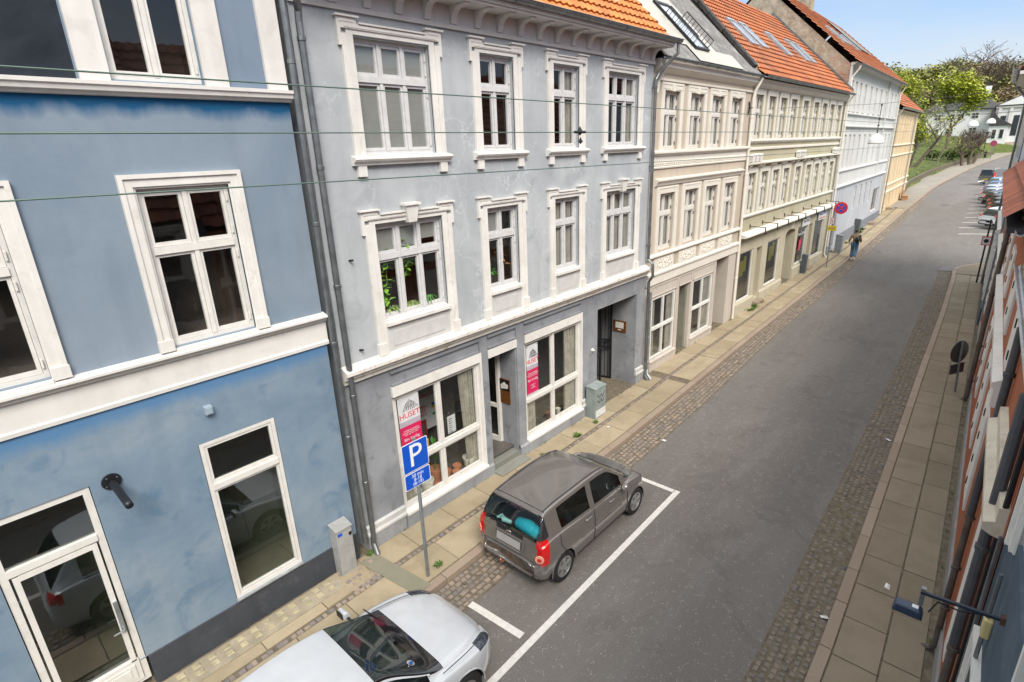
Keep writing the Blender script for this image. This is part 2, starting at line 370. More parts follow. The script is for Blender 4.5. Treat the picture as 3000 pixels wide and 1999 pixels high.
# ================================================================ HOUSE HELPERS (local frame: x along the street, y into the house, z up)
def m_glass(name,tint=(.75,.8,.8),rough=.015,base=.09):  # thin pane: clear tint plus a mirror layer that grows at grazing angles
    m=bpy.data.materials.new(name); m.use_nodes=True; nt=m.node_tree; nt.nodes.clear()
    out=nt.nodes.new('ShaderNodeOutputMaterial'); t=nt.nodes.new('ShaderNodeBsdfTransparent'); t.inputs[0].default_value=(*tint,1)
    g=nt.nodes.new('ShaderNodeBsdfGlossy'); g.inputs['Roughness'].default_value=rough; g.inputs['Color'].default_value=(.85,.88,.9,1)
    ge=nt.nodes.new('ShaderNodeNewGeometry'); dt=nt.nodes.new('ShaderNodeVectorMath'); dt.operation='DOT_PRODUCT'
    nt.links.new(ge.outputs['Normal'],dt.inputs[0]); nt.links.new(ge.outputs['Incoming'],dt.inputs[1])
    c1=mth(nt,'SUBTRACT',1.0,mth(nt,'ABSOLUTE',dt.outputs['Value']),True); a=mth(nt,'ADD',mth(nt,'MULTIPLY',mth(nt,'POWER',c1,4.5),.95),base,True)
    x=nt.nodes.new('ShaderNodeMixShader'); nt.links.new(a,x.inputs[0]); nt.links.new(t.outputs[0],x.inputs[1]); nt.links.new(g.outputs[0],x.inputs[2])
    nt.links.new(x.outputs[0],out.inputs[0])
    b=nt.nodes.new('ShaderNodeBump'); b.inputs['Strength'].default_value=.05; b.inputs['Distance'].default_value=.05
    nt.links.new(noi(nt,gcoord(nt),1.3,2),b.inputs['Height']); nt.links.new(b.outputs[0],g.inputs['Normal'])
    return m
M_glass=m_glass('window glass',(.93,.95,.95),.015,.07); M_shopglass=m_glass('shop glass',(.94,.96,.95),.012,.1); M_carglass=m_glass('car glass',(.35,.42,.42),.01,.1)
M_fglass=m_glass('hazy shop glass',(.5,.55,.5),.03,.14)
M_white=stucco('white trim paint',(.61,.595,.56),(.7,.685,.655),(.5,.465,.41),1.8,.4,.1)
M_whitew=plain('white window paint',(.63,.615,.58),.45,0,.07,8)
M_greyw=plain('grey white window paint',(.55,.55,.55),.5,0,.08,8)
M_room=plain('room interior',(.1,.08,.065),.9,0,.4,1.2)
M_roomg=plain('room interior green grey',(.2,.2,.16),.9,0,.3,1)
M_curt=plain('curtain cloth',(.28,.265,.23),.9,0,.22,3)
M_blind=plain('roller blind',(.24,.245,.23),.9,0,.05,3)
M_zinc=plain('zinc',(.2,.215,.225),.42,.75,.25,5)
M_zincl=plain('bright zinc',(.45,.49,.51),.38,.8,.2,6)
M_black=plain('black metal',(.015,.016,.02),.45,.3,.2,8)
M_hinge=plain('dark hinge',(.05,.05,.05),.5)
def wallsheet(mb,a0,a1,z0,z1,holes,y=0,depth=.14):
    xs=sorted({a0,a1,*[h[0] for h in holes],*[h[1] for h in holes]}); zs=sorted({z0,z1,*[h[2] for h in holes],*[h[3] for h in holes]})
    xs=[x for x in xs if a0<=x<=a1]; zs=[z for z in zs if z0<=z<=z1]
    for i in range(len(xs)-1):
        for j in range(len(zs)-1):
            mx_,mz=(xs[i]+xs[i+1])/2,(zs[j]+zs[j+1])/2
            if any(h[0]<mx_<h[1] and h[2]<mz<h[3] for h in holes): continue
            mb.quad((xs[i],y,zs[j]),(xs[i+1],y,zs[j]),(xs[i+1],y,zs[j+1]),(xs[i],y,zs[j+1]))
    for h in holes:
        d=h[4] if len(h)>4 else depth; a,b,c,e=h[:4]
        mb.quad((a,y,c),(a,y+d,c),(a,y+d,e),(a,y,e)); mb.quad((b,y,c),(b,y,e),(b,y+d,e),(b,y+d,c))
        mb.quad((a,y,e),(a,y+d,e),(b,y+d,e),(b,y,e)); mb.quad((a,y,c),(b,y,c),(b,y+d,c),(a,y+d,c))
WC={}
def window(root,a,b,z0,z1,cols=2,tr=None,mat=None,y=.07,curtain=None,room=True,glass=None,sash=True,hinges=False,name='window',fw=.05,open_top=False,hm=None):
    """frame with mullions and one transom; children: pane, room, curtain"""
    mat=mat or M_whitew; glass=glass or M_glass; W=b-a; H=z1-z0
    key=(round(W,2),round(H,2),cols,tr,mat.name,round(y,3),curtain,room,glass.name,sash,hinges,name,fw)
    if key in WC: return dup(WC[key],root,loc=(a,0,z0))
    W,H=round(W,2),round(H,2)
    mb=MB(); d0,d1=y,y+.07
    mb.box(0,fw,d0,d1,0,H); mb.box(W-fw,W,d0,d1,0,H); mb.box(fw,W-fw,d0,d1,0,fw); mb.box(fw,W-fw,d0,d1,H-fw,H)
    cw=(W-2*fw)/cols; mw=.055
    t=H*tr if tr else None
    if t:
        mb.box(fw,W-fw,d0-.018,d1,t-.045,t+.045)
    rows=[(fw,t-.045),(t+.045,H-fw)] if t else [(fw,H-fw)]
    for (r0,r1) in rows:
        for i in range(1,cols): mb.box(fw+i*cw-mw/2,fw+i*cw+mw/2,d0-.008,d1-.003,r0,r1)
        if sash:
            s=.038
            for i in range(cols):
                x0=fw+i*cw+(mw/2 if i else 0)+.004; x1=fw+(i+1)*cw-(mw/2 if i<cols-1 else 0)-.004; q0,q1=r0+.004,r1-.004
                e0,e1=d0+.012,d1-.006
                mb.box(x0,x0+s,e0,e1,q0,q1); mb.box(x1-s,x1,e0,e1,q0,q1); mb.box(x0+s,x1-s,e0,e1,q0,q0+s+.012); mb.box(x0+s,x1-s,e0,e1,q1-s,q1)
    nf=len(mb.f)
    if hinges:
        for (r0,r1) in rows:
            for q in (r0+.12,r1-.12):
                mb.box(W-fw+.002,W-fw+.022,d0-.022,d0+.01,q-.05,q+.05)
    o=mb.build(name,mat,root,loc=(a,0,z0))
    if hinges:
        o.data.materials.append(hm or M_hinge)
        for pi in range(nf,len(o.data.polygons)): o.data.polygons[pi].material_index=1
    MB().quad((fw,y+.04,fw),(W-fw,y+.04,fw),(W-fw,y+.04,H-fw),(fw,y+.04,H-fw)).build('pane',glass,o)
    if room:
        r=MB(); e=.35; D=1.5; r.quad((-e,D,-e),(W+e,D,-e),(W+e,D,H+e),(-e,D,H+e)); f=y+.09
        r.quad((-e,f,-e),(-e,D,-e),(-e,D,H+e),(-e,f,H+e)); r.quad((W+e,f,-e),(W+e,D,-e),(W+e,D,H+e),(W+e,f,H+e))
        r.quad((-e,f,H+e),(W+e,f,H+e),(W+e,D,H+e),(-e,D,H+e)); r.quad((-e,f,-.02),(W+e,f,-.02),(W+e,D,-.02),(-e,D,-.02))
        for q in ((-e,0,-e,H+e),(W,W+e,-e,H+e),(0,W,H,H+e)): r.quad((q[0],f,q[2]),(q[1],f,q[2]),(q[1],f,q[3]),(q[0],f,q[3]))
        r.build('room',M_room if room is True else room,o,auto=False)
    if curtain:
        c=MB(); 
        def drape(x0,x1,zt,zb,yy=.1,amp=.025,wl=.085):
            n=max(6,int((x1-x0)/.016)); P=[(lerp(x0,x1,i/n),y+yy+amp*math.sin(2*math.pi*(lerp(x0,x1,i/n))/wl)+.006*math.sin(37*i)) for i in range(n+1)]
            for i in range(n): c.quad((*P[i],zb),(*P[i+1],zb),(*P[i+1],zt),(*P[i],zt))
        mm=M_curt
        if curtain=='sides': drape(.03,W*.24,H,0); drape(W*.76,W-.03,H,0)
        elif curtain=='right': drape(W*.62,W-.03,H,0)
        elif curtain=='full': drape(.02,W-.02,H,.02)
        elif curtain=='left': drape(.03,W*.3,H,0)
        elif isinstance(curtain,tuple) and curtain[0]=='blind':
            mm=M_blind
            for i in range(cols):
                k=curtain[1+i%(len(curtain)-1)]
                if k: c.box(fw+i*cw+.02,fw+(i+1)*cw-.02,y+.06,y+.064,H*(1-k),H-.02)
        if c.v: c.build('blind' if mm is M_blind else 'curtain',mm,o,smooth=mm is M_curt,auto=False)
    WC[key]=o
    return o
def gutter(root,a0,a1,y,z,r=.07,mat=None,name='gutter'):
    mb=MB(); n=8; P=[]; L=[]
    sag=[(a,z) for a in (a0,a1)]
    for a,zz in sag:
        for k in range(n+1): t=math.pi*k/n; P.append((a,y-r*math.cos(t),zz-r*math.sin(t)))
        for k in range(n+1)[::-1]: t=math.pi*k/n; P.append((a,y-(r-.008)*math.cos(t),zz-(r-.008)*math.sin(t)))
    m_=2*(n+1); mb.add(P,[(i,(i+1)%m_,m_+(i+1)%m_,m_+i) for i in range(m_)]+[tuple(range(m_))[::-1],tuple(range(m_,2*m_))])
    mb.tube([(a0,y-r,z),(a1,y-r,z)],.011,6)
    x=a0+.4
    while x<a1:
        Q=[(x,y-(r+.006)*math.cos(math.pi*k/6),z-(r+.006)*math.sin(math.pi*k/6)) for k in range(7)]
        mb.tube(Q,.008,4); x+=.75
    return mb.build(name,mat or M_zinc,root,smooth=False)
def pipe(root,pts,r=.045,mat=None,name='downpipe',clamps=(),loc=None):
    mb=MB(); mb.tube(pts,r,10)
    for (x,y,z) in clamps: mb.lathe([(r+.008,z-.03),(r+.012,z-.025),(r+.012,z+.025),(r+.008,z+.03)],(x,y,0),10); mb.box(x-.012,x+.012,y,y+.12,z-.012,z+.012)
    return mb.build(name,mat or M_zinc,root,smooth=False)
def tile_roof(root,a0,a1,y0,z0,y1,z1,mat,tw=.22,tl=.33,name='roof',seed=1,amp=.03,sub=4,verge=.06):
    rnd=random.Random(seed); Ls=math.hypot(y1-y0,z1-z0); sy,sz=(y1-y0)/Ls,(z1-z0)/Ls; ny,nz_=-sz,sy
    if nz_<0: ny,nz_=-ny,-nz_
    nc=max(1,int(round((a1-a0)/tw))); nr=max(1,int(round(Ls/tl))); mb=MB(); W=(a1-a0)/nc; H=Ls/nr
    prof=[0,.25,.9,1.0,.55,.1] if sub>=5 else [0,.3,1.,.6]
    sub=len(prof); rows=[]
    for j in range(nr):
        for e,(ss,nn) in enumerate((((j)*H,.06),((j+1)*H+.0,.008))):
            row=[]
            for i in range(nc*sub+1):
                k=i%sub; a=a0+(i/sub)*W; n=nn+amp*prof[k]
                s_=ss+ (0 if e else -.012)
                row.append(len(mb.v)); mb.v.append((a,y0+sy*s_+ny*n,z0+sz*s_+nz_*n))
            rows.append(row)
    T=[[rnd.random() for _ in range(nc)] for _ in range(nr)]
    for j in range(len(rows)-1):
        for i in range(nc*sub):
            mb.f.append((rows[j][i],rows[j][i+1],rows[j+1][i+1],rows[j+1][i])); mb.t.append(T[min(j//2,nr-1)][i//sub] if j%2==0 else 0.0)
    o=mb.build(name,mat,root,auto=False); return o
def m_tile(name,c,c2,dark,dk=.6,sc=.8):
    m,nt,p=nodes(name); v=gcoord(nt); col=mixc(nt,attr(nt),c,c2)
    n=noi(nt,v,sc,7,.7,.6); col=mixc(nt,mth(nt,'MULTIPLY',ramp(nt,n,[(.48,(0,0,0)),(.72,(1,1,1))]),dk),col,dark)
    n=noi(nt,v,13,4,.7); col=mixc(nt,mth(nt,'MULTIPLY',ramp(nt,n,[(.55,(0,0,0)),(.75,(1,1,1))]),.45),col,dark)
    nt.links.new(col,p.inputs['Base Color']); p.inputs['Roughness'].default_value=.75; bump(nt,p,noi(nt,v,40,4),.3,.01); return m
M_tile=m_tile('orange roof tile',(.46,.15,.035),(.58,.23,.06),(.16,.08,.045),.45)
M_tile2=m_tile('red orange roof tile',(.32,.09,.032),(.43,.145,.05),(.11,.065,.045),.8)
M_tile3=m_tile('worn red roof tile',(.17,.05,.028),(.27,.085,.045),(.07,.04,.03),.7,2)
M_brick=None
def m_gable():
    m,nt,p=nodes('weathered brick gable'); v=gcoord(nt)
    mpn=nt.nodes.new('ShaderNodeMapping'); mpn.inputs['Rotation'].default_value=(math.pi/2,0,math.pi/2); nt.links.new(v,mpn.inputs[0])
    z=sepz(nt,v); cmb=nt.nodes.new('ShaderNodeCombineXYZ'); nt.links.new(z[1],cmb.inputs[0]); nt.links.new(z[2],cmb.inputs[1])
    b=nt.nodes.new('ShaderNodeTexBrick'); b.inputs['Scale'].default_value=3.2; b.inputs['Color1'].default_value=(.36,.16,.085,1); b.inputs['Color2'].default_value=(.24,.1,.055,1); b.inputs['Mortar'].default_value=(.4,.35,.27,1)
    b.inputs['Brick Width'].default_value=.7; b.inputs['Row Height'].default_value=.24; b.inputs['Mortar Size'].default_value=.03; nt.links.new(cmb.outputs[0],b.inputs['Vector'])
    zz=mth(nt,'ADD',mth(nt,'MULTIPLY',z[2],.11),-1.22)
    f=ramp(nt,mth(nt,'ADD',noi(nt,v,1.1,8,.7,1.2),zz),[(.42,(0,0,0)),(.56,(1,1,1))]); pl=ramp(nt,noi(nt,v,2.5,7,.7,.5),[(.3,(.2,.165,.12)),(.5,(.34,.3,.23)),(.7,(.47,.43,.36))])
    nt.links.new(mixc(nt,f,b.outputs[0],pl),p.inputs['Base Color']); p.inputs['Roughness'].default_value=.95; bump(nt,p,noi(nt,v,6,6),.6,.05); return m
M_brick=m_gable()
def m_corr():
    m,nt,p=nodes('fibre cement sheet'); v=gcoord(nt)
    nt.links.new(ramp(nt,noi(nt,v,3,8,.7),[(.3,(.12,.115,.11)),(.55,(.2,.195,.19)),(.75,(.36,.35,.33))]),p.inputs['Base Color']); p.inputs['Roughness'].default_value=.9
    bump(nt,p,noi(nt,v,20,5),.4,.01); return m
M_corr=m_corr()
def shell(root,W,D,z0,ze,zr,yr,mat,name='side_wall',y0=.02):
    """side walls with gables, back wall"""
    mb=MB()
    for a in (.01,W-.01):
        mb.add([(a,y0,z0),(a,D,z0),(a,D,ze),(a,yr,zr),(a,y0,ze)],[(0,1,2,3,4)])
    mb.quad((0.01,D,z0),(W-.01,D,z0),(W-.01,D,ze),(.01,D,ze))
    return mb.build(name,mat,root,auto=False)
def backroof(root,W,yr,zr,D,ze,mat):
    return MB().quad((0,yr,zr),(W,yr,zr),(W,D+.3,ze-.2),(0,D+.3,ze-.2)).build('back_roof',mat,root,auto=False)
def roofwindow(root,a0,a1,f0,f1,Y0,Z0,Y1,Z1,mat=None,h=.07):
    """skylight on a roof plane given by (Y0,Z0)-(Y1,Z1), fractions f0..f1 along the slope"""
    Ls=math.hypot(Y1-Y0,Z1-Z0); sy,sz=(Y1-Y0)/Ls,(Z1-Z0)/Ls; ny,nz_=-sz,sy
    def P(a,f,n): return (a,Y0+sy*Ls*f+ny*n,Z0+sz*Ls*f+nz_*n)
    mb=MB(); t=.07; df=t/Ls
    for (b0,b1,g0,g1) in ((a0,a0+t,f0,f1),(a1-t,a1,f0,f1),(a0+t,a1-t,f0,f0+df),(a0+t,a1-t,f1-df*1.6,f1)):
        mb.hexa([P(b0,g0,0),P(b1,g0,0),P(b1,g1,0),P(b0,g1,0),P(b0,g0,h+.05),P(b1,g0,h+.05),P(b1,g1,h+.05),P(b0,g1,h+.05)])
    o=mb.build('skylight',mat or M_black,root)
    MB().quad(P(a0+t,f0+df,h+.02),P(a1-t,f0+df,h+.02),P(a1-t,f1-df*1.6,h+.02),P(a0+t,f1-df*1.6,h+.02)).build('pane',M_sky,o,auto=False)
    return o
M_sky=plain('skylight glass',(.55,.6,.65),.04,0,.05,1,spec=1)
M_sky.node_tree.nodes['Principled BSDF'].inputs['Metallic'].default_value=.6
# ================================================================ BLUE HOUSE
M_blue0=stucco('blue stucco top floor',(.15,.2,.27),(.19,.245,.315),None,.5,.3,.2)
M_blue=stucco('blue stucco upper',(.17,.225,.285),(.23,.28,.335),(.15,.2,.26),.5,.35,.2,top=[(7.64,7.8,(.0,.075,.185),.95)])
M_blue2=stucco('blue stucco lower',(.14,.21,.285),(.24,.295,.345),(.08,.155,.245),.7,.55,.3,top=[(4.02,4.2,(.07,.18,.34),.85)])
M_navy=stucco('dark slate blue stucco',(.012,.016,.024),(.04,.05,.065),None,.7,.3,.1)  # near-black blue tone of the left top-floor field
M_plinth=stucco('dark grey plinth paint',(.045,.05,.06),(.065,.07,.08),(.1,.1,.1),1.5,.4,.2)
M_cream=stucco('white painted cornice',(.6,.585,.555),(.68,.665,.635),(.47,.45,.41),1.2,.35,.1)
M_flak=stucco('flaking white cornice paint',(.62,.6,.56),(.7,.68,.64),(.4,.34,.23),2.6,.85,.35)
B=thing('town_house',(-4,7.9,0),'blue stucco house with white window casings and black plinth, nearest on the left','house')
W_=8.14  # local width, x world = a-4
A=lambda x:x+4
mb=MB(); wallsheet(mb,0,W_,4.75,7.92,[(A(2.02),A(3.1),4.86,6.86),(A(-.35),A(.73),4.86,6.86),(A(-2.7),A(-1.6),4.86,6.86)])
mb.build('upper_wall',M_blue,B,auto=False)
mb=MB(); wallsheet(mb,A(1.74),W_,7.92,10.4,[(A(2.06),A(3.05),8.06,10.0)]); wallsheet(mb,0,A(1.74),10.0,10.4,[])
mb.build('top_wall',M_blue0,B,auto=False)
mb=MB(); wallsheet(mb,0,A(1.74),7.92,10.0,[]); mb.build('wall_panel',M_navy,B,auto=False)['label']='dark slate blue wall field'
mb=MB(); wallsheet(mb,0,W_,.62,4.75,[(A(2.0),A(3.1),.69,3.4,.1),(A(-.31),A(.74),.62,3.4,.12)]); mb.build('lower_wall',M_blue2,B,auto=False)
for q in ((0,A(-.33)),(A(.76),W_)): MB().prism([(.1,-.1),(-.02,-.1),(-.02,.62),(.1,.65)],*q).build('plinth',M_plinth,B)
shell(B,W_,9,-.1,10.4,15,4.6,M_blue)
def band(root,a0,a1,prof,mat,name='cornice'):
    return MB().prism(prof,a0,a1).build(name,mat,root)
band(B,0,W_+.03,[(.02,7.88),(-.05,7.89),(-.06,7.92),(-.1,7.93),(-.11,7.98),(-.13,7.99),(-.13,8.03),(.02,8.05)],M_cream)
band(B,0,W_+.03,[(.02,4.3),(-.03,4.3),(-.035,4.35),(-.015,4.37),(-.015,4.68),(-.06,4.7),(-.075,4.74),(-.12,4.76),(-.12,4.79),(.02,4.83)],M_cream)
def casing(root,a,b,z0,z1,w=.2,mat=None,t=.045,name='window_casing'):
    mb=MB()
    for (q,r,y1) in ((0,w,t),(w*.18,w*.8,t+.02),(w*.8,w,t*.5)):
        pass
    y1=-t
    mb.prism([(0.001,0),(y1,0),(y1-.015,.03),(y1-.015,w*.3),(y1+.01,w*.38),(y1+.01,w*.85),(y1+.03,w*.9),(y1+.03,w),(.001,w)],0,1) if False else None
    for (u0,u1,yy) in ((0,w*.3,-t-.015),(w*.3,w*.85,-t+.008),(w*.85,w,-t+.03)):
        # left, right, top strips; u measured from the outside inwards
        mb.box(a-w+u0,a-w+u1,yy,.03,z0,z1+w-u0-.0); mb.box(b+w-u1,b+w-u0,yy,.03,z0,z1+w-u0)
        mb.box(a-w+u1,b+w-u1,yy,.03,z1+w-u1,z1+w-u0)
    return mb.build(name,mat or M_white,root)
for x in (2.02,-.35,-2.7):
    casing(B,A(x),A(x)+1.08,4.83,6.86,.17); window(B,A(x),A(x)+1.08,4.86,6.86,2,.62,M_whitew,.05,hinges=True,hm=M_whitew,name='casement_window')
    mb=MB()
    for s in (A(x)-.18,A(x)+1.09): mb.box(s,s+.17,-.075,.0,4.83,4.98)
    mb.prism([(.05,4.85),(-.09,4.83),(-.09,4.8),(.05,4.8)],A(x)-.0,A(x)+1.08); mb.build('window_sill',M_white,B)
window(B,A(2.06),A(3.05),8.06,10.0,2,None,M_whitew,.05,hinges=True,hm=M_whitew,name='casement_window')
for q in ((A(1.76),A(2.05)),(A(3.06),A(3.35)),(A(3.86),W_)): mb=MB(); mb.box(*q,-.05,.03,8.13,10.3); mb.box(q[0]+.005,q[1]-.005,-.06,.03,8.03,8.13); mb.build('pilaster',M_cream,B)
band(B,0,W_,[(0,10.3),(-.35,10.6),(-.35,10.75),(0,10.8)],M_cream)
tile_roof(B,-.1,W_+.1,-.4,10.7,4.6,15.3,M_tile2,seed=3); backroof(B,W_,4.6,15.3,9,10.4,M_tile2)
# shop window and door
window(B,A(2.01),A(3.09),.69,3.4,1,.735,M_whitew,.0,sash=True,glass=M_fglass,room=M_roomg,name='shop_window',fw=.055)
MB().prism([(0.05,.7),(-.05,.68),(-.05,.66),(.05,.66)],A(1.99),A(3.11)).build('window_sill',M_zincl,B)
d=window(B,A(-.3),A(.73),.25,3.39,1,.775,M_whitew,.02,sash=False,glass=M_fglass,room=M_roomg,name='door',fw=.075)
mb=MB(); mb.box(.08,.95,.0,.08,.06,.42); mb.box(.14,.89,-.012,.0,.12,.36); mb.box(.2,.83,-.02,-.012,.17,.31); mb.box(.1,.16,-.0,.07,.4,2.36); mb.box(.87,.93,0,.07,.4,2.36); mb.box(.16,.87,0,.07,2.3,2.37); mb.build('door_leaf',M_whitew,d)
mb=MB(); mb.box(.88,.93,-.03,.0,.95,1.45); mb.tube([(.905,-.03,1.02),(.905,-.09,1.02),(.78,-.095,1.02)],.012,6); mb.build('door_handle',M_zincl,d)
# small wall box, tube lamp
mb=MB(); mb.box(A(2.17),A(2.27),-.09,0,3.82,3.94); mb.box(A(2.185),A(2.255),-.1,-.09,3.835,3.925); mb.build('sensor_box',plain('pale blue plastic',(.3,.38,.45),.5),B,bevel=.008)
l=thing('wall_lamp',(.96,7.9,3.36),'matt black tube lamp on a round plate on the blue wall beside the shop door','lamp')
MB().lathe([(.0,-.0),(.105,-.0),(.11,-.012),(.105,-.028),(.09,-.03),(.0,-.03)],(0,0,0),20,'y').build('wall_plate',M_black,l,smooth=False)
mb=MB(); mb.tube([(0,-.02,0),(0,-.1,0),(.01,-.62,-.05),(.01,-.7,-.055)],.045,14); mb.build('lamp_tube',M_black,l,smooth=True)
mb=MB()
for k in range(4): t=k*math.pi/2+.6; mb.lathe([(0,-.036),(.008,-.034),(.008,-.028)],(.078*math.cos(t),0,.078*math.sin(t)),8,'y')
mb.build('screw',M_zincl,l)
# downpipes between blue and grey house
def dpipe(root,pts,r,clz,mat=None): return pipe(root,pts,r,mat,clamps=[(pts[1][0],pts[1][1],z) for z in clz])
pipe(B,[(W_+.08,-.12,10.6),(W_+.08,-.09,8),(W_+.08,-.09,2.0),(W_+.1,-.09,.4)],.045,M_zinc,clamps=[(W_+.08,-.09,z) for z in (8.4,6.2,4.3,2.6)])
# ================================================================ GREY HOUSE
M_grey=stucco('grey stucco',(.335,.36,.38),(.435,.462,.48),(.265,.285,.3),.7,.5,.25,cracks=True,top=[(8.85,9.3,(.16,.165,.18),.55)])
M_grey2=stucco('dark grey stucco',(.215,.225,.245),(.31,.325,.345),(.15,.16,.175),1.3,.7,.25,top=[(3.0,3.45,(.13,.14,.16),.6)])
M_frieze=stucco('pale frieze paint',(.5,.485,.47),(.58,.565,.55),(.4,.38,.36),1.2,.3,.1)
G=thing('town_house',(4.34,7.9,0),'three storey grey stucco house with white eared window surrounds and orange tile roof','house')
A=lambda x:x-4.34; W_=10.2
XW=[(5.3,6.77,3),(7.96,8.9,2),(10.17,11.12,2),(12.32,13.76,3)]
hol=[(A(a),A(b),7.16,8.84) for a,b,c in XW]+[(A(a),A(b),4.38,6.05) for a,b,c in XW]
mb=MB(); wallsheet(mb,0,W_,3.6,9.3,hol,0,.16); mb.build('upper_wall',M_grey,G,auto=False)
gh=[(A(5.24),A(7.5),.42,3.12,.12),(A(7.74),A(8.64),.22,3.1,.5),(A(8.94),A(11.2),.4,3.12,.12),(A(12.0),A(14.08),-.05,3.02,1.5)]
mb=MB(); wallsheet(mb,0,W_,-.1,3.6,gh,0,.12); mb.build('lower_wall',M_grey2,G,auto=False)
shell(G,W_,9,-.1,9.6,13.7,4.2,M_grey)
M_blindA=('blind',.97,.93,.95); curts=[('blind',.98,.98,.94),None,'left',('blind',.12,.12,.12)]
for i,(a,b,c) in enumerate(XW):
    window(G,A(a),A(b),7.16,8.84,c,.665,M_greyw,.09,curtain=(('blind',.96,.96,.96),None,'right','sides')[i],hinges=True,hm=M_whitew,name='casement_window')
    window(G,A(a),A(b),4.38,6.05,c,.66,M_greyw,.09,curtain=(('blind',.3,.27,.22),('blind',.35,.0),'full','full')[i],hinges=True,hm=M_whitew,name='casement_window')
def eared(root,a,b,z0,z1,low,key=False,mat=M_white):
    """eared architrave: a,b opening; z1 opening top; casing runs down to z0"""
    mb=MB(); w=.21; t=.05; oa,ob=a-w,b+w
    mb.box(oa,a-.11,-t,.02,z0,z1+.02); mb.box(a-.11,a-.0,-t+.022,.02,z0,z1+.02)
    mb.box(b+.11,ob,-t,.02,z0,z1+.02); mb.box(b,b+.11,-t+.022,.02,z0,z1+.02)
    mb.box(oa+.1,ob-.1,-t+.022,.02,z1+.021,z1+.09)                     # head, stepped
    mb.box(oa,ob,-t,.02,z1+.09,z1+.16); 
    for s,e in ((oa-.05,a+.06),(b-.06,ob+.05)):                        # ears
        mb.box(s,e,-t-.012,.02,z1-.16 if s<a else z1-.16,z1+.235) if False else None
    for s,e,i0,i1 in ((oa-.055,oa+.0,0,0),(ob,ob+.055,0,0)):
        mb.box(s,e,-t-.001,.02,z1-.14,z1+.16)
    for s,e in ((oa-.055,a+.07),(b-.07,ob+.055)):
        mb.box(s,e,-t-.0015,.02,z1+.161,z1+.235)
        mb.box(s-.03,e+.03,-t-.04,.02,z1+.236,z1+.262)
        mb.box(s+.04,e-.04,-t-.008,-t,z1+.175,z1+.222)
    mb.box(a+.1,b-.1,-t-.03,.02,z1+.161,z1+.185); mb.box(a+.1,b-.1,-t-.01,.02,z1+.1605,z1+.1606)
    mb.box(oa+.06,ob-.06,-t-.008,-t,z1+.105,z1+.145)
    # grooves suggested by thin raised fillets
    mb.box(oa+.02,oa+.045,-t-.008,-t,z0+.05,z1); mb.box(ob-.045,ob-.02,-t-.008,-t,z0+.05,z1)
    if key:
        m=(a+b)/2; mb.hexa([(m-.09,-.1,z1-.02),(m+.09,-.1,z1-.02),(m+.09,0,z1-.02),(m-.09,0,z1-.02),(m-.14,-.13,z1+.27),(m+.14,-.13,z1+.27),(m+.14,0,z1+.27),(m-.14,0,z1+.27)])
        mb.box(m-.17,m+.17,-.16,0,z1+.27,z1+.31)
    if low:
        for s,e in ((oa-.02,a-.07),(b+.07,ob+.02)): mb.box(s,e,-t-.03,.02,z0,z0+.22)
    return mb.build('window_surround',mat,root)
M_grayish=plain('pale grey panel paint',(.5,.5,.49),.6,0,.08,5)
for i,(a,b,c) in enumerate(XW):
    eared(G,A(a),A(b),7.13,8.84,False); eared(G,A(a),A(b),3.8,6.05,True,key=i in(0,3))
    mb=MB(); mb.prism([(.1,7.17),(-.06,7.135),(-.13,7.12),(-.14,7.09),(-.12,7.06),(-.08,7.04),(-.07,7.0),(.0,7.0)],A(a)-.28,A(b)+.28)
    for q in (A(a)-.2,A(b)+.04): mb.box(q,q+.16,-.06,0,6.83,7.0)
    mb.build('window_sill',M_white,G)
    MB().prism([(.1,4.39),(-.04,4.37),(-.09,4.36),(-.09,4.3),(.0,4.28)],A(a)-.0,A(b)+.0).build('window_sill',M_white,G)
    mb=MB(); mb.box(A(a)+.0,A(b)-.0,-.02,.01,3.8,4.29); mb.box(A(a)+.12,A(b)-.12,-.032,-.02,3.9,4.17); mb.build('window_apron',M_grayish,G)
band(G,-.02,W_+.02,[(.0,3.5),(-.05,3.5),(-.06,3.56),(-.11,3.6),(-.13,3.66),(-.18,3.68),(-.18,3.74),(.0,3.82)],M_flak)
# cornice with brackets and gutter
band(G,0,W_,[(.0,9.16),(-.04,9.16),(-.05,9.22),(-.02,9.25),(-.02,9.58),(0,9.58)],M_frieze,'frieze')
mb=MB(); mb.box(0,W_+.15,-.46,.02,9.52,9.6); mb.box(0,W_+.15,-.5,-.4,9.56,9.64); mb.build('soffit',M_frieze,G)
for k in range(18):
    mb=MB(); x=.02+.585*k; pr=[(-.02,9.25)]+[(-.02-.36*(1-math.cos(t)) ,9.25+.27*math.sin(t)) for t in [math.pi/2*j/6 for j in range(7)]]+[(-.02,9.52)]
    pr=[(-.021,9.24),(-.06,9.24),(-.08,9.3),(-.1,9.38),(-.16,9.45),(-.26,9.48),(-.4,9.485),(-.4,9.521),(-.021,9.521)]
    mb.prism(pr,x,x+.13); mb.build('bracket',M_frieze,G)
tile_roof(G,-.1,W_+.18,-.42,9.66,4.2,14.2,M_tile,tw=.225,tl=.34,seed=9,amp=.035,sub=6); backroof(G,W_,4.2,14.2,9,9.6,M_tile)
gutter(G,-.1,W_+.35,-.55,9.7,.08)
MB().prism([(.02,9.8),(.02,9.95),(4.2,14.35),(4.2,14.0)],W_+.05,W_+.35).build('verge_wall',M_brick,G)
# dormer
dm=MB(); dm.box(A(12.35),A(13.4),.45,3.0,10.2,11.9); dm.build('dormer',M_zinc,G)
window(G,A(12.43),A(13.32),10.5,11.7,2,None,M_whitew,.36,room=False,name='dormer_window')
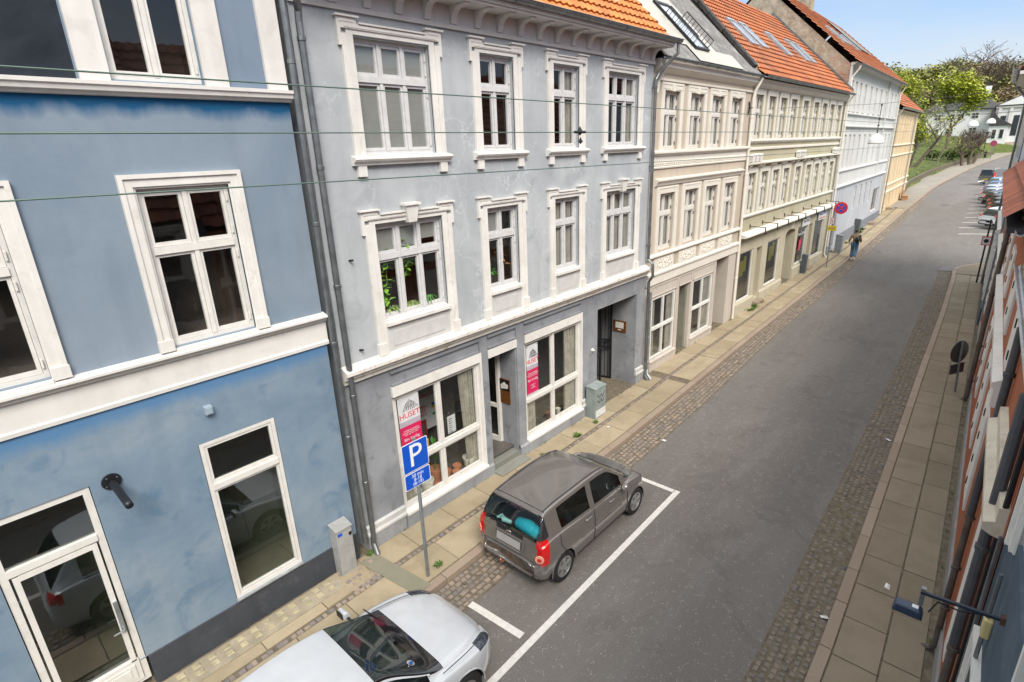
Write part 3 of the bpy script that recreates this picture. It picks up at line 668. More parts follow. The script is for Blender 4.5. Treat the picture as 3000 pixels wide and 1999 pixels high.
# downpipes of grey house
pipe(G,[(-.12,-.52,9.62),(-.12,-.5,9.45),(.08,-.12,9.05),(.08,-.1,8.9),(.08,-.1,.55),(.05,-.12,.3),(.03,-.25,.12)],.05,M_zinc,clamps=[(.08,-.1,z) for z in (8.7,7.0,5.2,3.3,1.6)])
pipe(G,[(W_+.28,-.52,9.62),(W_+.28,-.52,9.4),(W_+.02,-.14,8.95),(W_-.06,-.1,8.8),(W_-.06,-.1,4.0),(W_-.04,-.24,3.86),(W_-.04,-.26,3.5),(W_+.03,-.1,3.3),(W_+.04,-.1,.5),(W_+.0,-.12,.3),(W_,-.24,.14)],.045,M_zinc,clamps=[(W_-.06,-.1,z) for z in (8.6,6.6,4.4)])
pipe(G,[(W_+.17,-.1,2.95),(W_+.17,-.1,.45),(W_+.12,-.14,.3),(W_+.1,-.28,.16)],.04,M_zincl,clamps=[(W_+.17,-.1,z) for z in (2.4,1.5,.7)])
# piers and plinth on the ground floor
M_rough=m_stone('rusticated plinth stone',(.25,.26,.27),(.33,.34,.35),.3,7,(.12,.12,.12),.5)
for q in ((0,A(5.22)),(A(11.22),A(12.0)),(A(14.08),W_)):
    MB().box(q[0],q[1]-.015,-.06,0,-.1,.42).build('plinth',M_rough,G)
    MB().prism([(0,.42),(-.075,.42),(-.075,.46),(-.05,.5),(-.05,.6),(-.02,.63),(0,.63)],*q).build('plinth_moulding',M_grayish,G)
for q in ((A(5.22),A(7.72)),(A(8.66),A(11.22))): MB().prism([(0,-.1),(-.08,-.1),(-.08,.35),(-.02,.41),(0,.41)],*q).build('window_base',M_grey2,G)
for q in ((8.66,8.92),(7.5,7.73)): MB().box(A(q[0]),A(q[1]),-.04,.0,.3,3.42).build('pier',M_grey2,G)
for a,b in ((5.25,7.48),(7.76,8.64),(8.95,11.2)):
    for z in (3.15,3.4): MB().box(A(a),A(b),-.045,0,z,z+.04).build('lintel_moulding',M_grey2,G)
# shop windows with header boards
for (a,b,z0,mu) in ((5.24,7.48,.42,.475),(8.95,11.19,.4,.455)):
    window(G,A(a)+.0,A(b),z0+.05,2.94,2,.39,M_whitew,.03,glass=M_shopglass,sash=True,room=False,name='shop_window',fw=.06)
    mb=MB(); mb.box(A(a),A(b),-.05,.1,2.94,3.14); mb.box(A(b)+.0,A(b)+.05,-.05,.1,z0,3.14); mb.prism([(.1,z0+.07),(-.1,z0+.02),(-.1,z0-.03),(0,z0-.03)],A(a),A(b)+.05); mb.build('shop_window_board',M_white,G)
MB().box(A(7.74),A(8.66),-.05,.06,2.94,3.12).build('door_header',M_white,G)
# shop room
M_floor=plain('dark shop floor',(.1,.09,.08),.5,0,.2,2); M_wallin=plain('shop wall',(.2,.19,.175),.9)
mb=MB(); e0,e1=A(4.7),A(11.6)
mb.quad((e0,3.2,-.1),(e1,3.2,-.1),(e1,3.2,3.2),(e0,3.2,3.2)); mb.quad((e0,.12,-.1),(e0,3.2,-.1),(e0,3.2,3.2),(e0,.12,3.2)); mb.quad((e1,.12,-.1),(e1,3.2,-.1),(e1,3.2,3.2),(e1,.12,3.2)); mb.quad((e0,.12,3.2),(e1,.12,3.2),(e1,3.2,3.2),(e0,3.2,3.2))
mb.quad((A(7.6),1.02,0),(A(7.6),3.2,0),(A(7.6),3.2,3.2),(A(7.6),1.02,3.2))
mb.build('shop_room',M_wallin,G,auto=False); MB().quad((e0,.12,.38),(e1,.12,.38),(e1,3.2,.3),(e0,3.2,.3)).build('shop_floor',M_floor,G,auto=False)
# door in recess
M_slate=m_stone('grey step stone',(.17,.17,.15),(.24,.24,.21),.25,3,(.12,.12,.1),.4)
mb=MB(); mb.cur=.2; mb.box(A(7.76),A(8.62),-.02,1.0,-.05,.3); mb.cur=.8; mb.box(A(7.72),A(8.72),-.32,-.02,-.05,.16); mb.build('door_step',M_slate,G,bevel=.01)
d=MB(); X0,X1=A(7.78),A(8.6)
mb=MB()
for q in ((0,.07,.0,2.35),(.75,.82,.0,2.35),(.07,.75,0,.16),(.07,.75,.95,1.04),(.07,.75,2.27,2.35)): mb.box(q[0],q[1],-.03,.03,q[2],q[3])
dd=mb.build('door',M_whitew,G,loc=(A(8.6),.52,.33),rot=(0,0,math.radians(97))); MB().quad((.07,0,.1),(.75,0,.1),(.75,0,2.3),(.07,0,2.3)).build('pane',M_shopglass,dd,auto=False)
mb=MB(); mb.box(A(7.72),A(7.78),.5,.58,.3,2.95); mb.box(A(8.6),A(8.66),.5,.58,.3,2.95); mb.box(A(7.78),A(8.6),.5,.58,2.72,2.95); mb.build('door_frame',M_whitew,G)
# gate passage
M_pass=plain('passage wall',(.78,.77,.74),.9,0,.15,1.5); mb=MB(); mb.quad((A(12),1.5,-.1),(A(12),6,-.1),(A(12),6,3.02),(A(12),1.5,3.02)); mb.quad((A(14.08),1.5,-.1),(A(14.08),6,-.1),(A(14.08),6,3.02),(A(14.08),1.5,3.02)); mb.quad((A(12),1.5,3.02),(A(14.08),1.5,3.02),(A(14.08),6,3.02),(A(12),6,3.02)); mb.quad((A(12),3.2,-.1),(A(14.08),3.2,-.1),(A(14.08),3.2,3.02),(A(12),3.2,3.02)); mb.build('passage',M_pass,G,auto=False)
MB().box(A(12.0),A(14.1),-.0,6,-.06,.1).build('passage_floor',M_slabg,G)
def gateleaf(name,x0,x1,loc,rz,label):
    mb=MB(); w=x1-x0; mb.box(0,.05,-.02,.02,.15,2.8); mb.box(w-.05,w,-.02,.02,.15,2.8); mb.box(0,w,-.02,.02,.15,.19); mb.box(0,w,-.02,.02,2.76,2.8); mb.box(0,w,-.021,.021,1.42,1.45); mb.box(0,w,-.021,.021,1.16,1.19); n=int(w/.105)
    for i in range(1,n): x=w*i/n; mb.box(x-.009,x+.009,-.009,.009,.15,2.8)
    for i in range(n): x=w*(i+.5)/n; mb.tube([(x+.045*math.cos(t),0,1.305+.1*math.sin(t)) for t in [j*math.pi/6 for j in range(12)]]+[(x+.045,0,1.305)],.009,5)
    return mb.build(name,M_black,G,loc=loc,rot=(0,0,rz))
gateleaf('gate_leaf',0,1.2,(A(12.05),.52,0),math.radians(8),''); gateleaf('gate_leaf',0,1.12,(A(14.03),.8,0),math.radians(104),'')
# plaques
M_wood=plain('brown wood plaque',(.14,.05,.012),.4,0,.2,10)
q=MB().box(8.56,8.6,-.0,.0,0,0) if False else None
pl=MB(); pl.box(-.02,0,-.16,.16,0,.62); pl=pl.build('wooden_plaque',M_wood,loc=(8.63,8.25,1.45)); tag(pl,'brown board with a small black and white emblem beside the grey house shop door','sign')
pb=MB(); pb.box(-.026,-.02,-.15,.15,.33,.6); pb.build('emblem_ground',M_black,pl)
pb=MB(); pb.prism([(-.11,.4),(.11,.36),(.12,.46),(.0,.55),(-.06,.5),(-.12,.5)],-.032,-.027,0); pb.build('emblem',M_white,pl)
pl=MB(); pl.box(-.02,0,-.22,.22,0,.36); pl=pl.build('wooden_plaque',M_wood,loc=(14.075,8.45,1.75)); tag(pl,'small brown framed notice on the side wall of the grey house gateway','sign')
pb=MB(); pb.box(-.026,-.02,-.14,.14,.12,.31); pb.box(-.026,-.02,-.06,.06,.05,.08); pb.build('notice_sheet',M_white,pl)
# small vent and electricity bits on the wall
mb=MB(); mb.lathe([(.0,-.1),(.05,-.02),(.05,0)],(A(11.75),0,1.95),8,'y'); mb.build('wall_vent',M_white,G)
for x,z in ((4.75,5.55),(4.72,4.02)): MB().tube([(A(x),0,z),(A(x)+.02,-.08,z+.01)],.018,6).build('iron_stub',M_black,G)
# ================================================================ CREAM HOUSE
M_taupe=stucco('taupe stucco',(.43,.37,.3),(.49,.43,.355),None,.6,.2,.12)
M_taupe2=stucco('taupe render ground floor',(.46,.415,.365),(.52,.475,.42),None,.8,.2,.1)
M_ivory=plain('ivory trim',(.66,.63,.56),.6,0,.06,3,.08)
M_ivoryw=plain('ivory window paint',(.62,.605,.565),.45,0,.05,5)
def house(x0,x1,y0,y1,label,name='town_house'):
    L_=math.hypot(x1-x0,y1-y0); return thing(name,(x0,y0,0),label,'house',math.atan2(y1-y0,x1-x0)),L_
H,W_=house(14.72,22.1,8.0,8.0,'cream and taupe house with white roof cladding and a long open skylight')
A=lambda x:x-14.72
XC=[15.16,16.82,18.39,19.99]
hol=[(A(x)+.2,A(x)+1.16,7.02,8.6) for x in XC]+[(A(x)+.2,A(x)+1.16,4.08,5.78) for x in XC]
mb=MB(); wallsheet(mb,0,W_,3.4,9.25,hol,0,.16); mb.build('upper_wall',M_taupe,H,auto=False)
gh=[(A(15.2),A(16.85),.5,2.62,.1),(A(17.08),A(17.95),.16,2.62,.55),(A(18.15),A(19.85),.48,2.64,.1),(A(20.1),A(21.25),.1,3.02,1.3)]
mb=MB(); wallsheet(mb,0,W_,-.05,3.4,gh,0,.1); mb.build('lower_wall',M_taupe2,H,auto=False)
shell(H,W_,9,-.1,9.4,13.8,4.4,M_taupe)
for i,x in enumerate(XC):
    for k,(z0,z1,zc) in enumerate(((7.02,8.6,6.98),(4.08,5.78,4.0))):
        a,b=A(x)+.2,A(x)+1.16
        window(H,a,b,z0,z1,2,.63,M_ivoryw,.09,curtain='sides' if k==0 else 'full',hinges=True,name='casement_window')
        mb=MB(); mb.box(a-.2,a-.001,-.04,.0,zc,z1+.2); mb.box(b+.001,b+.2,-.04,.0,zc,z1+.2); mb.box(a-.001,b+.001,-.04,.0,z1,z1+.2)
        mb.box(a-.16,a-.12,-.052,-.04,zc,z1+.14); mb.box(b+.12,b+.16,-.052,-.04,zc,z1+.14); mb.box(a-.16,b+.16,-.052,-.04,z1+.14,z1+.17)
        if k==0:
            mb.box(a-.1,a+.3,-.05,-.04,z1+.03,z1+.1); mb.box(b-.3,b+.1,-.05,-.04,z1+.03,z1+.1); mb.box((a+b)/2-.09,(a+b)/2+.09,-.07,-.04,z1-.02,z1+.16)
        mb.build('window_surround',M_ivory,H)
    # ornament panel under each lower window
    mb=MB(); a=A(x); mb.box(a+.02,a+1.3,-.035,0,3.46,3.86); 
    rnd=random.Random(4)
    for j in range(16):
        cx,cz=a+.22+.06*j,3.66+.1*math.sin(j*1.9); mb.tube([(cx-.05,-.035,cz-.04),(cx,-.06,cz),(cx+.04,-.035,cz+.07)],.014,5); mb.tube([(cx-.03,-.035,cz+.06),(cx+.02,-.055,cz-.02),(cx+.05,-.035,cz-.06)],.012,5)
    mb.build('ornament_panel',M_ivory,H)
for prof,nm in (([(0,8.82),(-.05,8.83),(-.05,8.88),(0,8.9)],'moulding'),([(0,9.02),(-.06,9.05),(-.2,9.15),(-.2,9.33),(0,9.33)],'cornice'),
    ([(0,6.83),(-.05,6.84),(-.1,6.9),(-.14,6.92),(-.14,6.97),(0,7.0)],'cornice'),([(0,6.5),(-.04,6.5),(-.05,6.54),(-.03,6.56),(-.03,6.83),(0,6.83)],'frieze'),
    ([(0,3.88),(-.05,3.89),(-.1,3.93),(-.1,3.97),(0,4.02)],'cornice'),([(0,3.06),(-.05,3.06),(-.05,3.32),(-.1,3.36),(-.1,3.42),(0,3.46)],'cornice')):
    band(H,0,W_-.0,prof,M_ivory,nm)
mb=MB(); 
for i in range(50):
    x=.15+i*.143; mb.lathe([(0,-.012),(.03,-.022),(.055,-.0),(.055,.01)],(x,-.035,6.66),8,'y')
    mb.box(x-.05,x+.05,-.045,-.03,6.58,6.6)
o=mb.build('frieze_scallops',M_ivory,H); o['kind']='stuff'
band(H,A(15.04),A(21.67),[(0,6.0),(-.05,6.02),(-.07,6.08),(-.14,6.15),(-.14,6.19),(0,6.22)],M_ivory,'hood_moulding')
window(H,A(15.22),A(16.83),.52,2.6,2,.5,M_white,.02,curtain='sides',sash=False,name='shop_window',fw=.07,glass=M_shopglass,room=M_roomg)
window(H,A(18.17),A(19.83),.5,2.62,2,.5,M_white,.02,curtain='right',sash=False,name='shop_window',fw=.07,glass=M_shopglass,room=M_roomg)
for a,b in ((15.15,16.9),(18.1,19.9)): MB().prism([(0,.1),(-.05,.1),(-.05,.42),(-.09,.45),(-.09,.5),(0,.52)],A(a),A(b)).build('window_base',M_taupe2,H)
for a,b in ((15.15,16.9),(17.05,17.98),(18.12,19.9)):
    mb=MB(); 
    for (p,q,r,s) in ((a,b,2.96,2.99),(a,b,2.64,2.67),(a,a+.03,2.67,2.96),(b-.03,b,2.67,2.96)): mb.box(A(p),A(q),-.025,0,r,s)
    mb.build('sign_panel_frame',M_taupe2,H)
mb=MB(); mb.box(A(17.08),A(17.95),.5,.56,.16,2.62); mb.box(A(17.16),A(17.87),.485,.5,.3,2.5); mb.build('door',M_taupe2,H)
mb=MB(); mb.box(A(20.1),A(21.25),1.25,1.3,.1,3.02); mb.build('gate',M_taupe2,H)
# roof: corrugated sheets, white cladding fields, long skylight
def roofplane(root,a0,a1,Y0,Z0,Y1,Z1,f0,f1,n,mat,name,cw=None,amp=.025):
    Ls=math.hypot(Y1-Y0,Z1-Z0); sy,sz=(Y1-Y0)/Ls,(Z1-Z0)/Ls; ny,nz_=-sz,sy; mb=MB()
    k=int((a1-a0)/.035) if cw else 1
    for i in range(k+1):
        a=lerp(a0,a1,i/k); h=n+(amp*math.cos(2*math.pi*a/cw) if cw else 0)
        for f in (f0,f1): mb.v.append((a,Y0+sy*Ls*f+ny*h,Z0+sz*Ls*f+nz_*h))
    for i in range(k): mb.f.append((2*i,2*i+2,2*i+3,2*i+1)); mb.t.append(.5)
    return mb.build(name,mat,root,auto=False)
M_clad=plain('white roof cladding',(.4,.385,.34),.6,0,.08,1.2)
e=(-.25,9.38,4.4,14.1)
roofplane(H,.0,W_,*e,0,1,.03,M_corr,'roof',.14)
roofplane(H,A(16.9),A(20.3),*e,.0,.1,.075,M_clad,'roof_cladding'); roofplane(H,A(15.0),A(19.0),*e,.1,1,.075,M_clad,'roof_cladding')
roofwindow(H,A(17.3),A(18.25),.08,.4,*e,mat=M_black,h=.1)
backroof(H,W_,4.4,14.1,9,9.3,M_corr)
for s in (17.2,18.28):   # safety railing beside the open skylight
    mb=MB(); Ls=math.hypot(4.65,4.72)
    P=lambda f,n:(A(s),e[0]+4.65*f-.715*n,e[1]+4.72*f+.7*n)
    mb.tube([P(.1,.1),P(.1,.38),P(.3,.38),P(.3,.1)],.02,6)
    for k in range(1,9): mb.tube([P(.1+.2*k/9,.1),P(.1+.2*k/9,.38)],.01,5)
    mb.build('roof_railing',M_black,H)
gutter(H,0,W_,-.32,9.36,.06)
MB().prism([(-.1,9.45),(-.1,9.72),(4.4,14.45),(4.4,14.1)],W_-.18,W_+.16).build('verge_wall',plain('mossy concrete coping',(.28,.25,.17),.95,0,.4,3,.5),H)
mb=MB()
rnd=random.Random(5)
for k in range(22): 
    f=k/22; mb.prism([(-.08+4.4*f,9.62+4.7*f),(-.16+4.4*f,9.7+4.7*f),(.04+4.4*f,9.95+4.7*f),(.12+4.4*f,9.86+4.7*f)],W_-.5+rnd.uniform(-.03,.03),W_-.14)
mb.build('verge_flashing',plain('black bitumen felt',(.035,.033,.03),.8,0,.4,4,.6),H)
pipe(H,[(.12,-.3,9.3),(.14,-.28,9.1),(.1,-.1,8.8),(.08,-.07,8.5)],.05,M_ivory); pipe(H,[(W_-.0,-.3,9.3),(W_-.02,-.25,9.15),(W_-.1,-.12,8.85),(W_-.12,-.09,8.6),(W_-.12,-.09,.3)],.05,M_ivory,clamps=[(W_-.12,-.09,z) for z in (8,6,4,2)])
# ================================================================ OLIVE HOUSE
M_oliv=stucco('pale olive stucco',(.37,.34,.24),(.43,.4,.295),(.3,.28,.19),.6,.25,.12)
M_oliv2=stucco('sand render ground floor',(.42,.385,.29),(.48,.44,.335),None,.8,.2,.1)
O,W_=house(22.12,35.9,8.0,8.05,'long pale olive house with nine windows per floor and red orange tile roof with skylights')
A=lambda x:x-22.12
XO=[22.36,23.8,25.2,26.6,28.34,30.05,31.5,32.93,34.35]
hol=[(A(x)+.06,A(x)+.9,7.28,8.8) for x in XO]+[(A(x)+.06,A(x)+.9,4.46,6.0) for x in XO]
mb=MB(); wallsheet(mb,0,W_,3.7,9.3,hol,0,.14); mb.build('upper_wall',M_oliv,O,auto=False)
gh=[(A(22.45),A(24.0),.82,2.9),(A(24.38),A(25.02),.6,2.85,.35),(A(25.75),A(27.45),.88,2.92),(A(28.25),A(29.75),.25,3.1,1.4),(A(30.2),A(31.8),1.1,3.02),(A(32.16),A(32.78),.8,2.95,.3),(A(33.2),A(35.05),1.0,3.02)]
mb=MB(); wallsheet(mb,0,W_,-.05,3.7,gh,0,.12); mb.build('lower_wall',M_oliv2,O,auto=False)
shell(O,W_,9,-.1,9.4,13.6,4.2,M_oliv)
for x in XO:
    a,b=A(x)+.06,A(x)+.9
    window(O,a,b,7.28,8.8,2,.62,M_ivoryw,.08,curtain='full',hinges=True,name='casement_window'); window(O,a,b,4.46,6.0,2,.62,M_ivoryw,.08,curtain='full',hinges=True,name='casement_window')
    for z0,z1 in ((7.24,8.8),(4.42,6.0)):
        mb=MB(); mb.box(a-.17,a-.001,-.04,0,z0,z1+.16); mb.box(b+.001,b+.17,-.04,0,z0,z1+.16); mb.box(a-.001,b+.001,-.04,0,z1,z1+.16); mb.box(a-.18,b+.18,-.055,0,z1+.161,z1+.19); mb.build('window_surround',M_ivory,O)
    for s in (a-.16,b+.06):
        MB().prism([(0,6.08),(-.04,6.1),(-.05,6.18),(-.16,6.24),(-.18,6.29),(0,6.29)],s,s+.09).build('console',M_ivory,O)
for prof,nm in (([(0,9.0),(-.06,9.02),(-.2,9.14),(-.22,9.3),(0,9.3)],'cornice'),([(0,7.08),(-.05,7.1),(-.12,7.16),(-.12,7.2),(0,7.25)],'cornice'),([(0,6.84),(-.06,6.85),(-.06,6.93),(0,6.95)],'moulding'),
    ([(0,6.29),(-.1,6.29),(-.22,6.34),(-.22,6.38),(0,6.42)],'cornice'),([(0,4.3),(-.06,4.31),(-.09,4.36),(-.09,4.4),(0,4.43)],'cornice')): band(O,0,W_,prof,M_ivory,nm)
for g,xs in enumerate(((22.35,22.75,23.15),(28.25,28.6,28.95),(34.6,34.95,35.3))):
    for x in xs:
        mb=MB(); a=A(x); mb.hexa([(a-.12,-.2,6.42),(a+.12,-.2,6.42),(a+.12,-.05,6.42),(a-.12,-.05,6.42),(a-.16,-.22,6.66),(a+.16,-.22,6.72),(a+.16,-.03,6.72),(a-.16,-.03,6.66)]); mb.build('roof_crest_block',M_white,O,bevel=.01)
band(O,0,W_,[(0,3.54),(-.26,3.55),(-.33,3.58),(-.33,3.62),(-.28,3.64),(0,3.74)],M_ivory,'canopy')
for i in range(9):
    x=A(23.2)+i*1.47 - (.35 if i==4 else 0)
    mb=MB(); mb.box(x-.02,x+.02,-.03,0,3.82,3.98); mb.tube([(x,-.02,3.9),(x+.02,-.62,3.88)],.016,6); mb.tube([(x+.02,-.62,3.88),(x+.02,-.63,3.72)],.022,6); mb.lathe([(.02,0),(.05,-.1),(.055,-.12)],(x+.02,-.63,3.74),8); mb.build('canopy_lamp',M_black,O)
kw=dict(sash=False,glass=M_fglass,room=M_room,name='shop_window',fw=.05)
window(O,A(22.45),A(24.0),.82,2.9,1,None,M_white,.04,**kw); window(O,A(25.75),A(27.45),.88,2.92,1,None,M_white,.04,**kw); window(O,A(30.2),A(31.8),1.1,3.02,1,None,M_white,.04,**kw); window(O,A(33.2),A(35.05),1.0,3.02,1,None,M_white,.04,**kw)
for a,b,z in ((24.38,25.02,.6),(32.16,32.78,.8)):
    window(O,A(a),A(b),z,2.85,1,.85,M_white,.3,glass=M_shopglass,name='door',fw=.07)
    MB().box(A(a)-.1,A(b)+.12,-.28,0,gz(a)+.05,z-.1 if z<.7 else .62).build('door_step',M_kerb,O,bevel=.01)
for a,b,z in ((22.3,24.3,.62),(25.1,28.2,.62),(29.8,32.1,.85),(32.85,35.5,.85)): MB().prism([(0,.0),(-.06,.0),(-.06,z+.12),(0,z+.2)],A(a),A(b)).build('window_base',M_oliv2,O)
MB().box(A(28.25),A(29.75),1.35,1.4,.2,3.1).build('gate',M_oliv2,O)
mb=MB(); n=10; P=[(A(28.25),3.1)]+[(A(29.0)+.75*math.cos(math.pi-math.pi*k/n),2.86+.24*math.sin(math.pi*k/n)) for k in range(n+1)]+[(A(29.75),3.1)]
for k in range(len(P)-1): mb.hexa([(P[k][0],.0,P[k][1]),(P[k+1][0],.0,P[k+1][1]),(P[k+1][0],.1,P[k+1][1]),(P[k][0],.1,P[k][1]),(P[k][0],.0,3.11),(P[k+1][0],.0,3.11),(P[k+1][0],.1,3.11),(P[k][0],.1,3.11)])
mb.build('arch_head',M_oliv2,O)
MB().prism([(0,3.08),(-.06,3.1),(-.1,3.5),(0,3.5)],A(28.95),A(29.12)).build('keystone',M_ivory,O)
# house numbers on the gateway side wall (small dark plates) and shop boards
hp=thing('house_number_plates',(29.71,8.6,1.9),'cluster of small black number plates inside the arched olive house gateway','sign')
for i,(dy,dz) in enumerate(((.15,.25),(.15,.05),(-.05,.05),(.05,-.15),(.22,-.15))): 
    q=MB().box(-.02,0,dy-.07,dy+.07,dz-.07,dz+.07).build('number_plate',M_black,hp); text('13' if i%2 else '15',.12,'number',M_white,q,(-.022,dy,dz),(math.pi/2,0,-math.pi/2))
M_red=plain('red paint',(.6,.02,.03),.5,0,.05); M_bluep=plain('blue paint',(.01,.09,.42),.5,0,.05); M_yel=plain('yellow paint',(.6,.45,.03),.5,0,.05); M_sign=plain('sign white',(.62,.63,.63),.5,0,.05)
sb=MB().box(-.62,.62,-.04,0,-.24,.24).build('shop_sign',M_sign,loc=(31.2,7.99,3.24)); tag(sb,'pale shop sign with grey lettering above the dark window with the pink sticker','sign'); text('Lene Zarina',.2,'lettering',M_hinge,sb,(0,-.043,0),(math.pi/2,0,0))
sb=MB().box(-.72,.72,-.04,0,-.27,.27).build('shop_sign',M_sign,loc=(34.2,7.99,3.26)); tag(sb,'pale shop sign with blue and red lettering at the right end of the olive house','sign'); text('AREZZOMI',.26,'lettering',M_bluep,sb,(0,-.043,.06),(math.pi/2,0,0)); MB().box(-.6,.6,-.045,-.04,-.2,-.15).build('underline',M_red,sb)
ws=tag(text('Lene Zarina',.24,'window_lettering',M_sign,None,(31.0,8.07,2.62),(math.pi/2,0,0)),'white lettering on the glass above the pink sticker','window lettering')
mb=MB(); mb.prism([(-.16,-.3),(.1,-.26),(.2,.1),(.06,.34),(-.12,.22),(-.22,0)],-.004,.004,1); ws=tag(mb.build('window_sticker',plain('pink film',(.6,.04,.1),.5),loc=(30.9,8.06,2.05)),'pink sticker on the dark shop window of the olive house','sticker')
for i,(x,z,l) in enumerate(((23.1,2.2,'leftmost olive house shop window'),(26.6,2.3,'second olive house shop window'))):
    mb=MB(); mb.box(-.3,.1,-.004,.004,-.35,.3); mb.box(.12,.4,-.004,.004,-.2,.45); tag(mb.build('window_sticker',M_yel,loc=(x,8.11,z)),'yellow film patches on the '+l,'sticker')
e=(-.35,9.38,4.25,13.75)
tile_roof(O,-.05,W_,*e,M_tile2,tw=.24,tl=.36,seed=11,amp=.035,sub=4); backroof(O,W_,4.25,13.75,9,9.3,M_tile2)
for a,f0,f1 in ((24.2,.3,.55),(25.4,.3,.55),(28.6,.3,.55),(31.5,.3,.55),(32.6,.3,.55)): roofwindow(O,A(a),A(a)+.78,f0,f1,*e,mat=M_zincl,h=.1)
gutter(O,0,W_,-.42,9.36,.07); MB().prism([(-.3,9.5),(-.3,9.62),(4.25,13.98),(4.25,13.8)],W_-.02,W_+.2).build('verge_flashing',M_zinc,O)
pipe(O,[(W_-.05,-.42,9.3),(W_-.1,-.3,9.1),(W_-.15,-.1,8.8),(W_-.15,-.1,.8),(W_-.1,-.2,.62)],.05,M_ivory)
# ================================================================ PALE GREY HOUSE
M_pale=stucco('pale grey stucco',(.5,.5,.49),(.58,.58,.565),(.4,.4,.38),.5,.35,.12)
M_paleg=stucco('cool grey render',(.38,.39,.415),(.44,.45,.475),None,.6,.2,.12); M_pl=stucco('mid grey plinth',(.16,.17,.19),(.2,.21,.23),None,.8,.2,.1)
Wh,W_=house(36.1,54.6,8.07,8.62,'tall pale grey house with exposed brick gable and orange roof beyond the olive house')
def wc(x,z): t=6.964/(8.6-.03*x); return (x*t-36.1)*1.0004,7.1+(z-7.1)*t
U=[39.35,40.45,41.6,42.95,44.7,46.3,47.95,49.7,52.0,53.45]; M2=[39.6,40.7,41.8,43.3,44.85,46.45,48.1,49.75,52.1,53.45]; G2=[44.55,46.2,47.75,49.4]
def fit(xs,w): return [wc(x,0)[0] for x in xs]
uw=fit(U,0); mw_=fit(M2,0); gw=fit(G2,0); ww=.6
hol=[(a,a+ww,8.65,10.15) for a in uw]+[(a,a+ww,5.5,7.35) for a in mw_]+[(a,a+.7,2.7,4.15) for a in gw]+[(wc(51.15,0)[0],wc(53.4,0)[0],1.7,3.45)]+[(.5,2.2,.9,3.3,1.0)]
mb=MB(); wallsheet(mb,0,W_,4.45,10.9,[h for h in hol if h[2]>4.5],0,.14); mb.build('upper_wall',M_pale,Wh,auto=False)
mb=MB(); wallsheet(mb,0,W_,.2,4.45,[h for h in hol if h[2]<4.4],0,.14); mb.build('lower_wall',M_paleg,Wh,auto=False)
mb=MB(); mb.add([(.01,.02,0),(.01,9.3,0),(.01,9.3,11.2),(.01,4.85,15.4),(.01,.02,10.9)],[(0,1,2,3,4)]); mb.build('gable_wall',M_brick,Wh,auto=False)
mb=MB(); mb.add([(W_-.01,.02,0),(W_-.01,9.3,0),(W_-.01,9.3,11.2),(W_-.01,4.85,15.4),(W_-.01,.02,10.9)],[(0,1,2,3,4)]); mb.quad((0,9.3,0),(W_,9.3,0),(W_,9.3,11.2),(0,9.3,11.2)); mb.build('side_wall',M_pale,Wh,auto=False)
for a in uw: window(Wh,a,a+ww,8.65,10.15,1,.6,M_ivoryw,.07,curtain='full',name='casement_window')
for a in mw_: window(Wh,a,a+ww,5.5,7.35,1,.6,M_ivoryw,.07,curtain='full',name='casement_window')
for a in gw: window(Wh,a,a+.7,2.7,4.15,1,.6,M_ivoryw,.07,name='casement_window')
window(Wh,wc(51.15,0)[0],wc(53.4,0)[0],1.7,3.45,1,None,M_ivoryw,.07,name='shop_window',sash=False,glass=M_shopglass)
for a in uw: MB().box(a-.08,a+ww+.08,-.06,0,8.56,8.63).build('window_sill',M_pale,Wh)
for z,d in ((8.38,.12),(7.72,.15),(5.3,.1),(4.42,.14)):
    band(Wh,0,W_,[(0,z),(-d,z+.04),(-d,z+.1),(0,z+.16)],M_pale,'cornice')
for a0,a1 in ((0,.35),(W_*.72,W_*.74),(W_-.3,W_)): MB().box(a0,a1,-.1,0,4.6,10.8).build('pilaster',M_pale,Wh)
MB().box(3.1,W_,-.06,0,-.1,1.45).build('plinth',M_pl,Wh); MB().box(0,.5,-.1,0,0,1.6).build('plinth',M_pl,Wh)
band(Wh,0,W_,[(0,10.75),(-.2,10.85),(-.3,10.95),(0,10.95)],M_pale)
tile_roof(Wh,-.12,W_+.1,-.42,10.88,4.85,15.6,M_tile2,tw=.26,tl=.4,seed=12,amp=.03); backroof(Wh,W_,4.85,15.6,9.3,11.1,M_tile2)
e=(-.42,10.88,4.85,15.6)
for a in (3.2,4.2,7.2): roofwindow(Wh,a,a+.8,.3,.52,*e,mat=M_zincl,h=.1)
roofplane(Wh,9.5,13.5,*e,.35,.8,.14,M_corr,'dormer_strip')
mb=MB(); mb.box(8.0,8.9,4.4,5.3,14.6,16.6); mb.box(7.9,9.0,4.3,5.4,16.6,16.75); mb.build('chimney',M_brick,Wh)
gutter(Wh,-.1,W_+.1,-.46,10.86,.08); pipe(Wh,[(.1,-.45,10.8),(.1,-.4,10.6),(.1,-.12,10.2),(.1,-.12,1.2)],.05,M_ivory)
pipe(Wh,[(W_-.1,-.45,10.8),(W_-.15,-.16,10.2),(W_-.15,-.16,1.2)],.05,M_ivory)
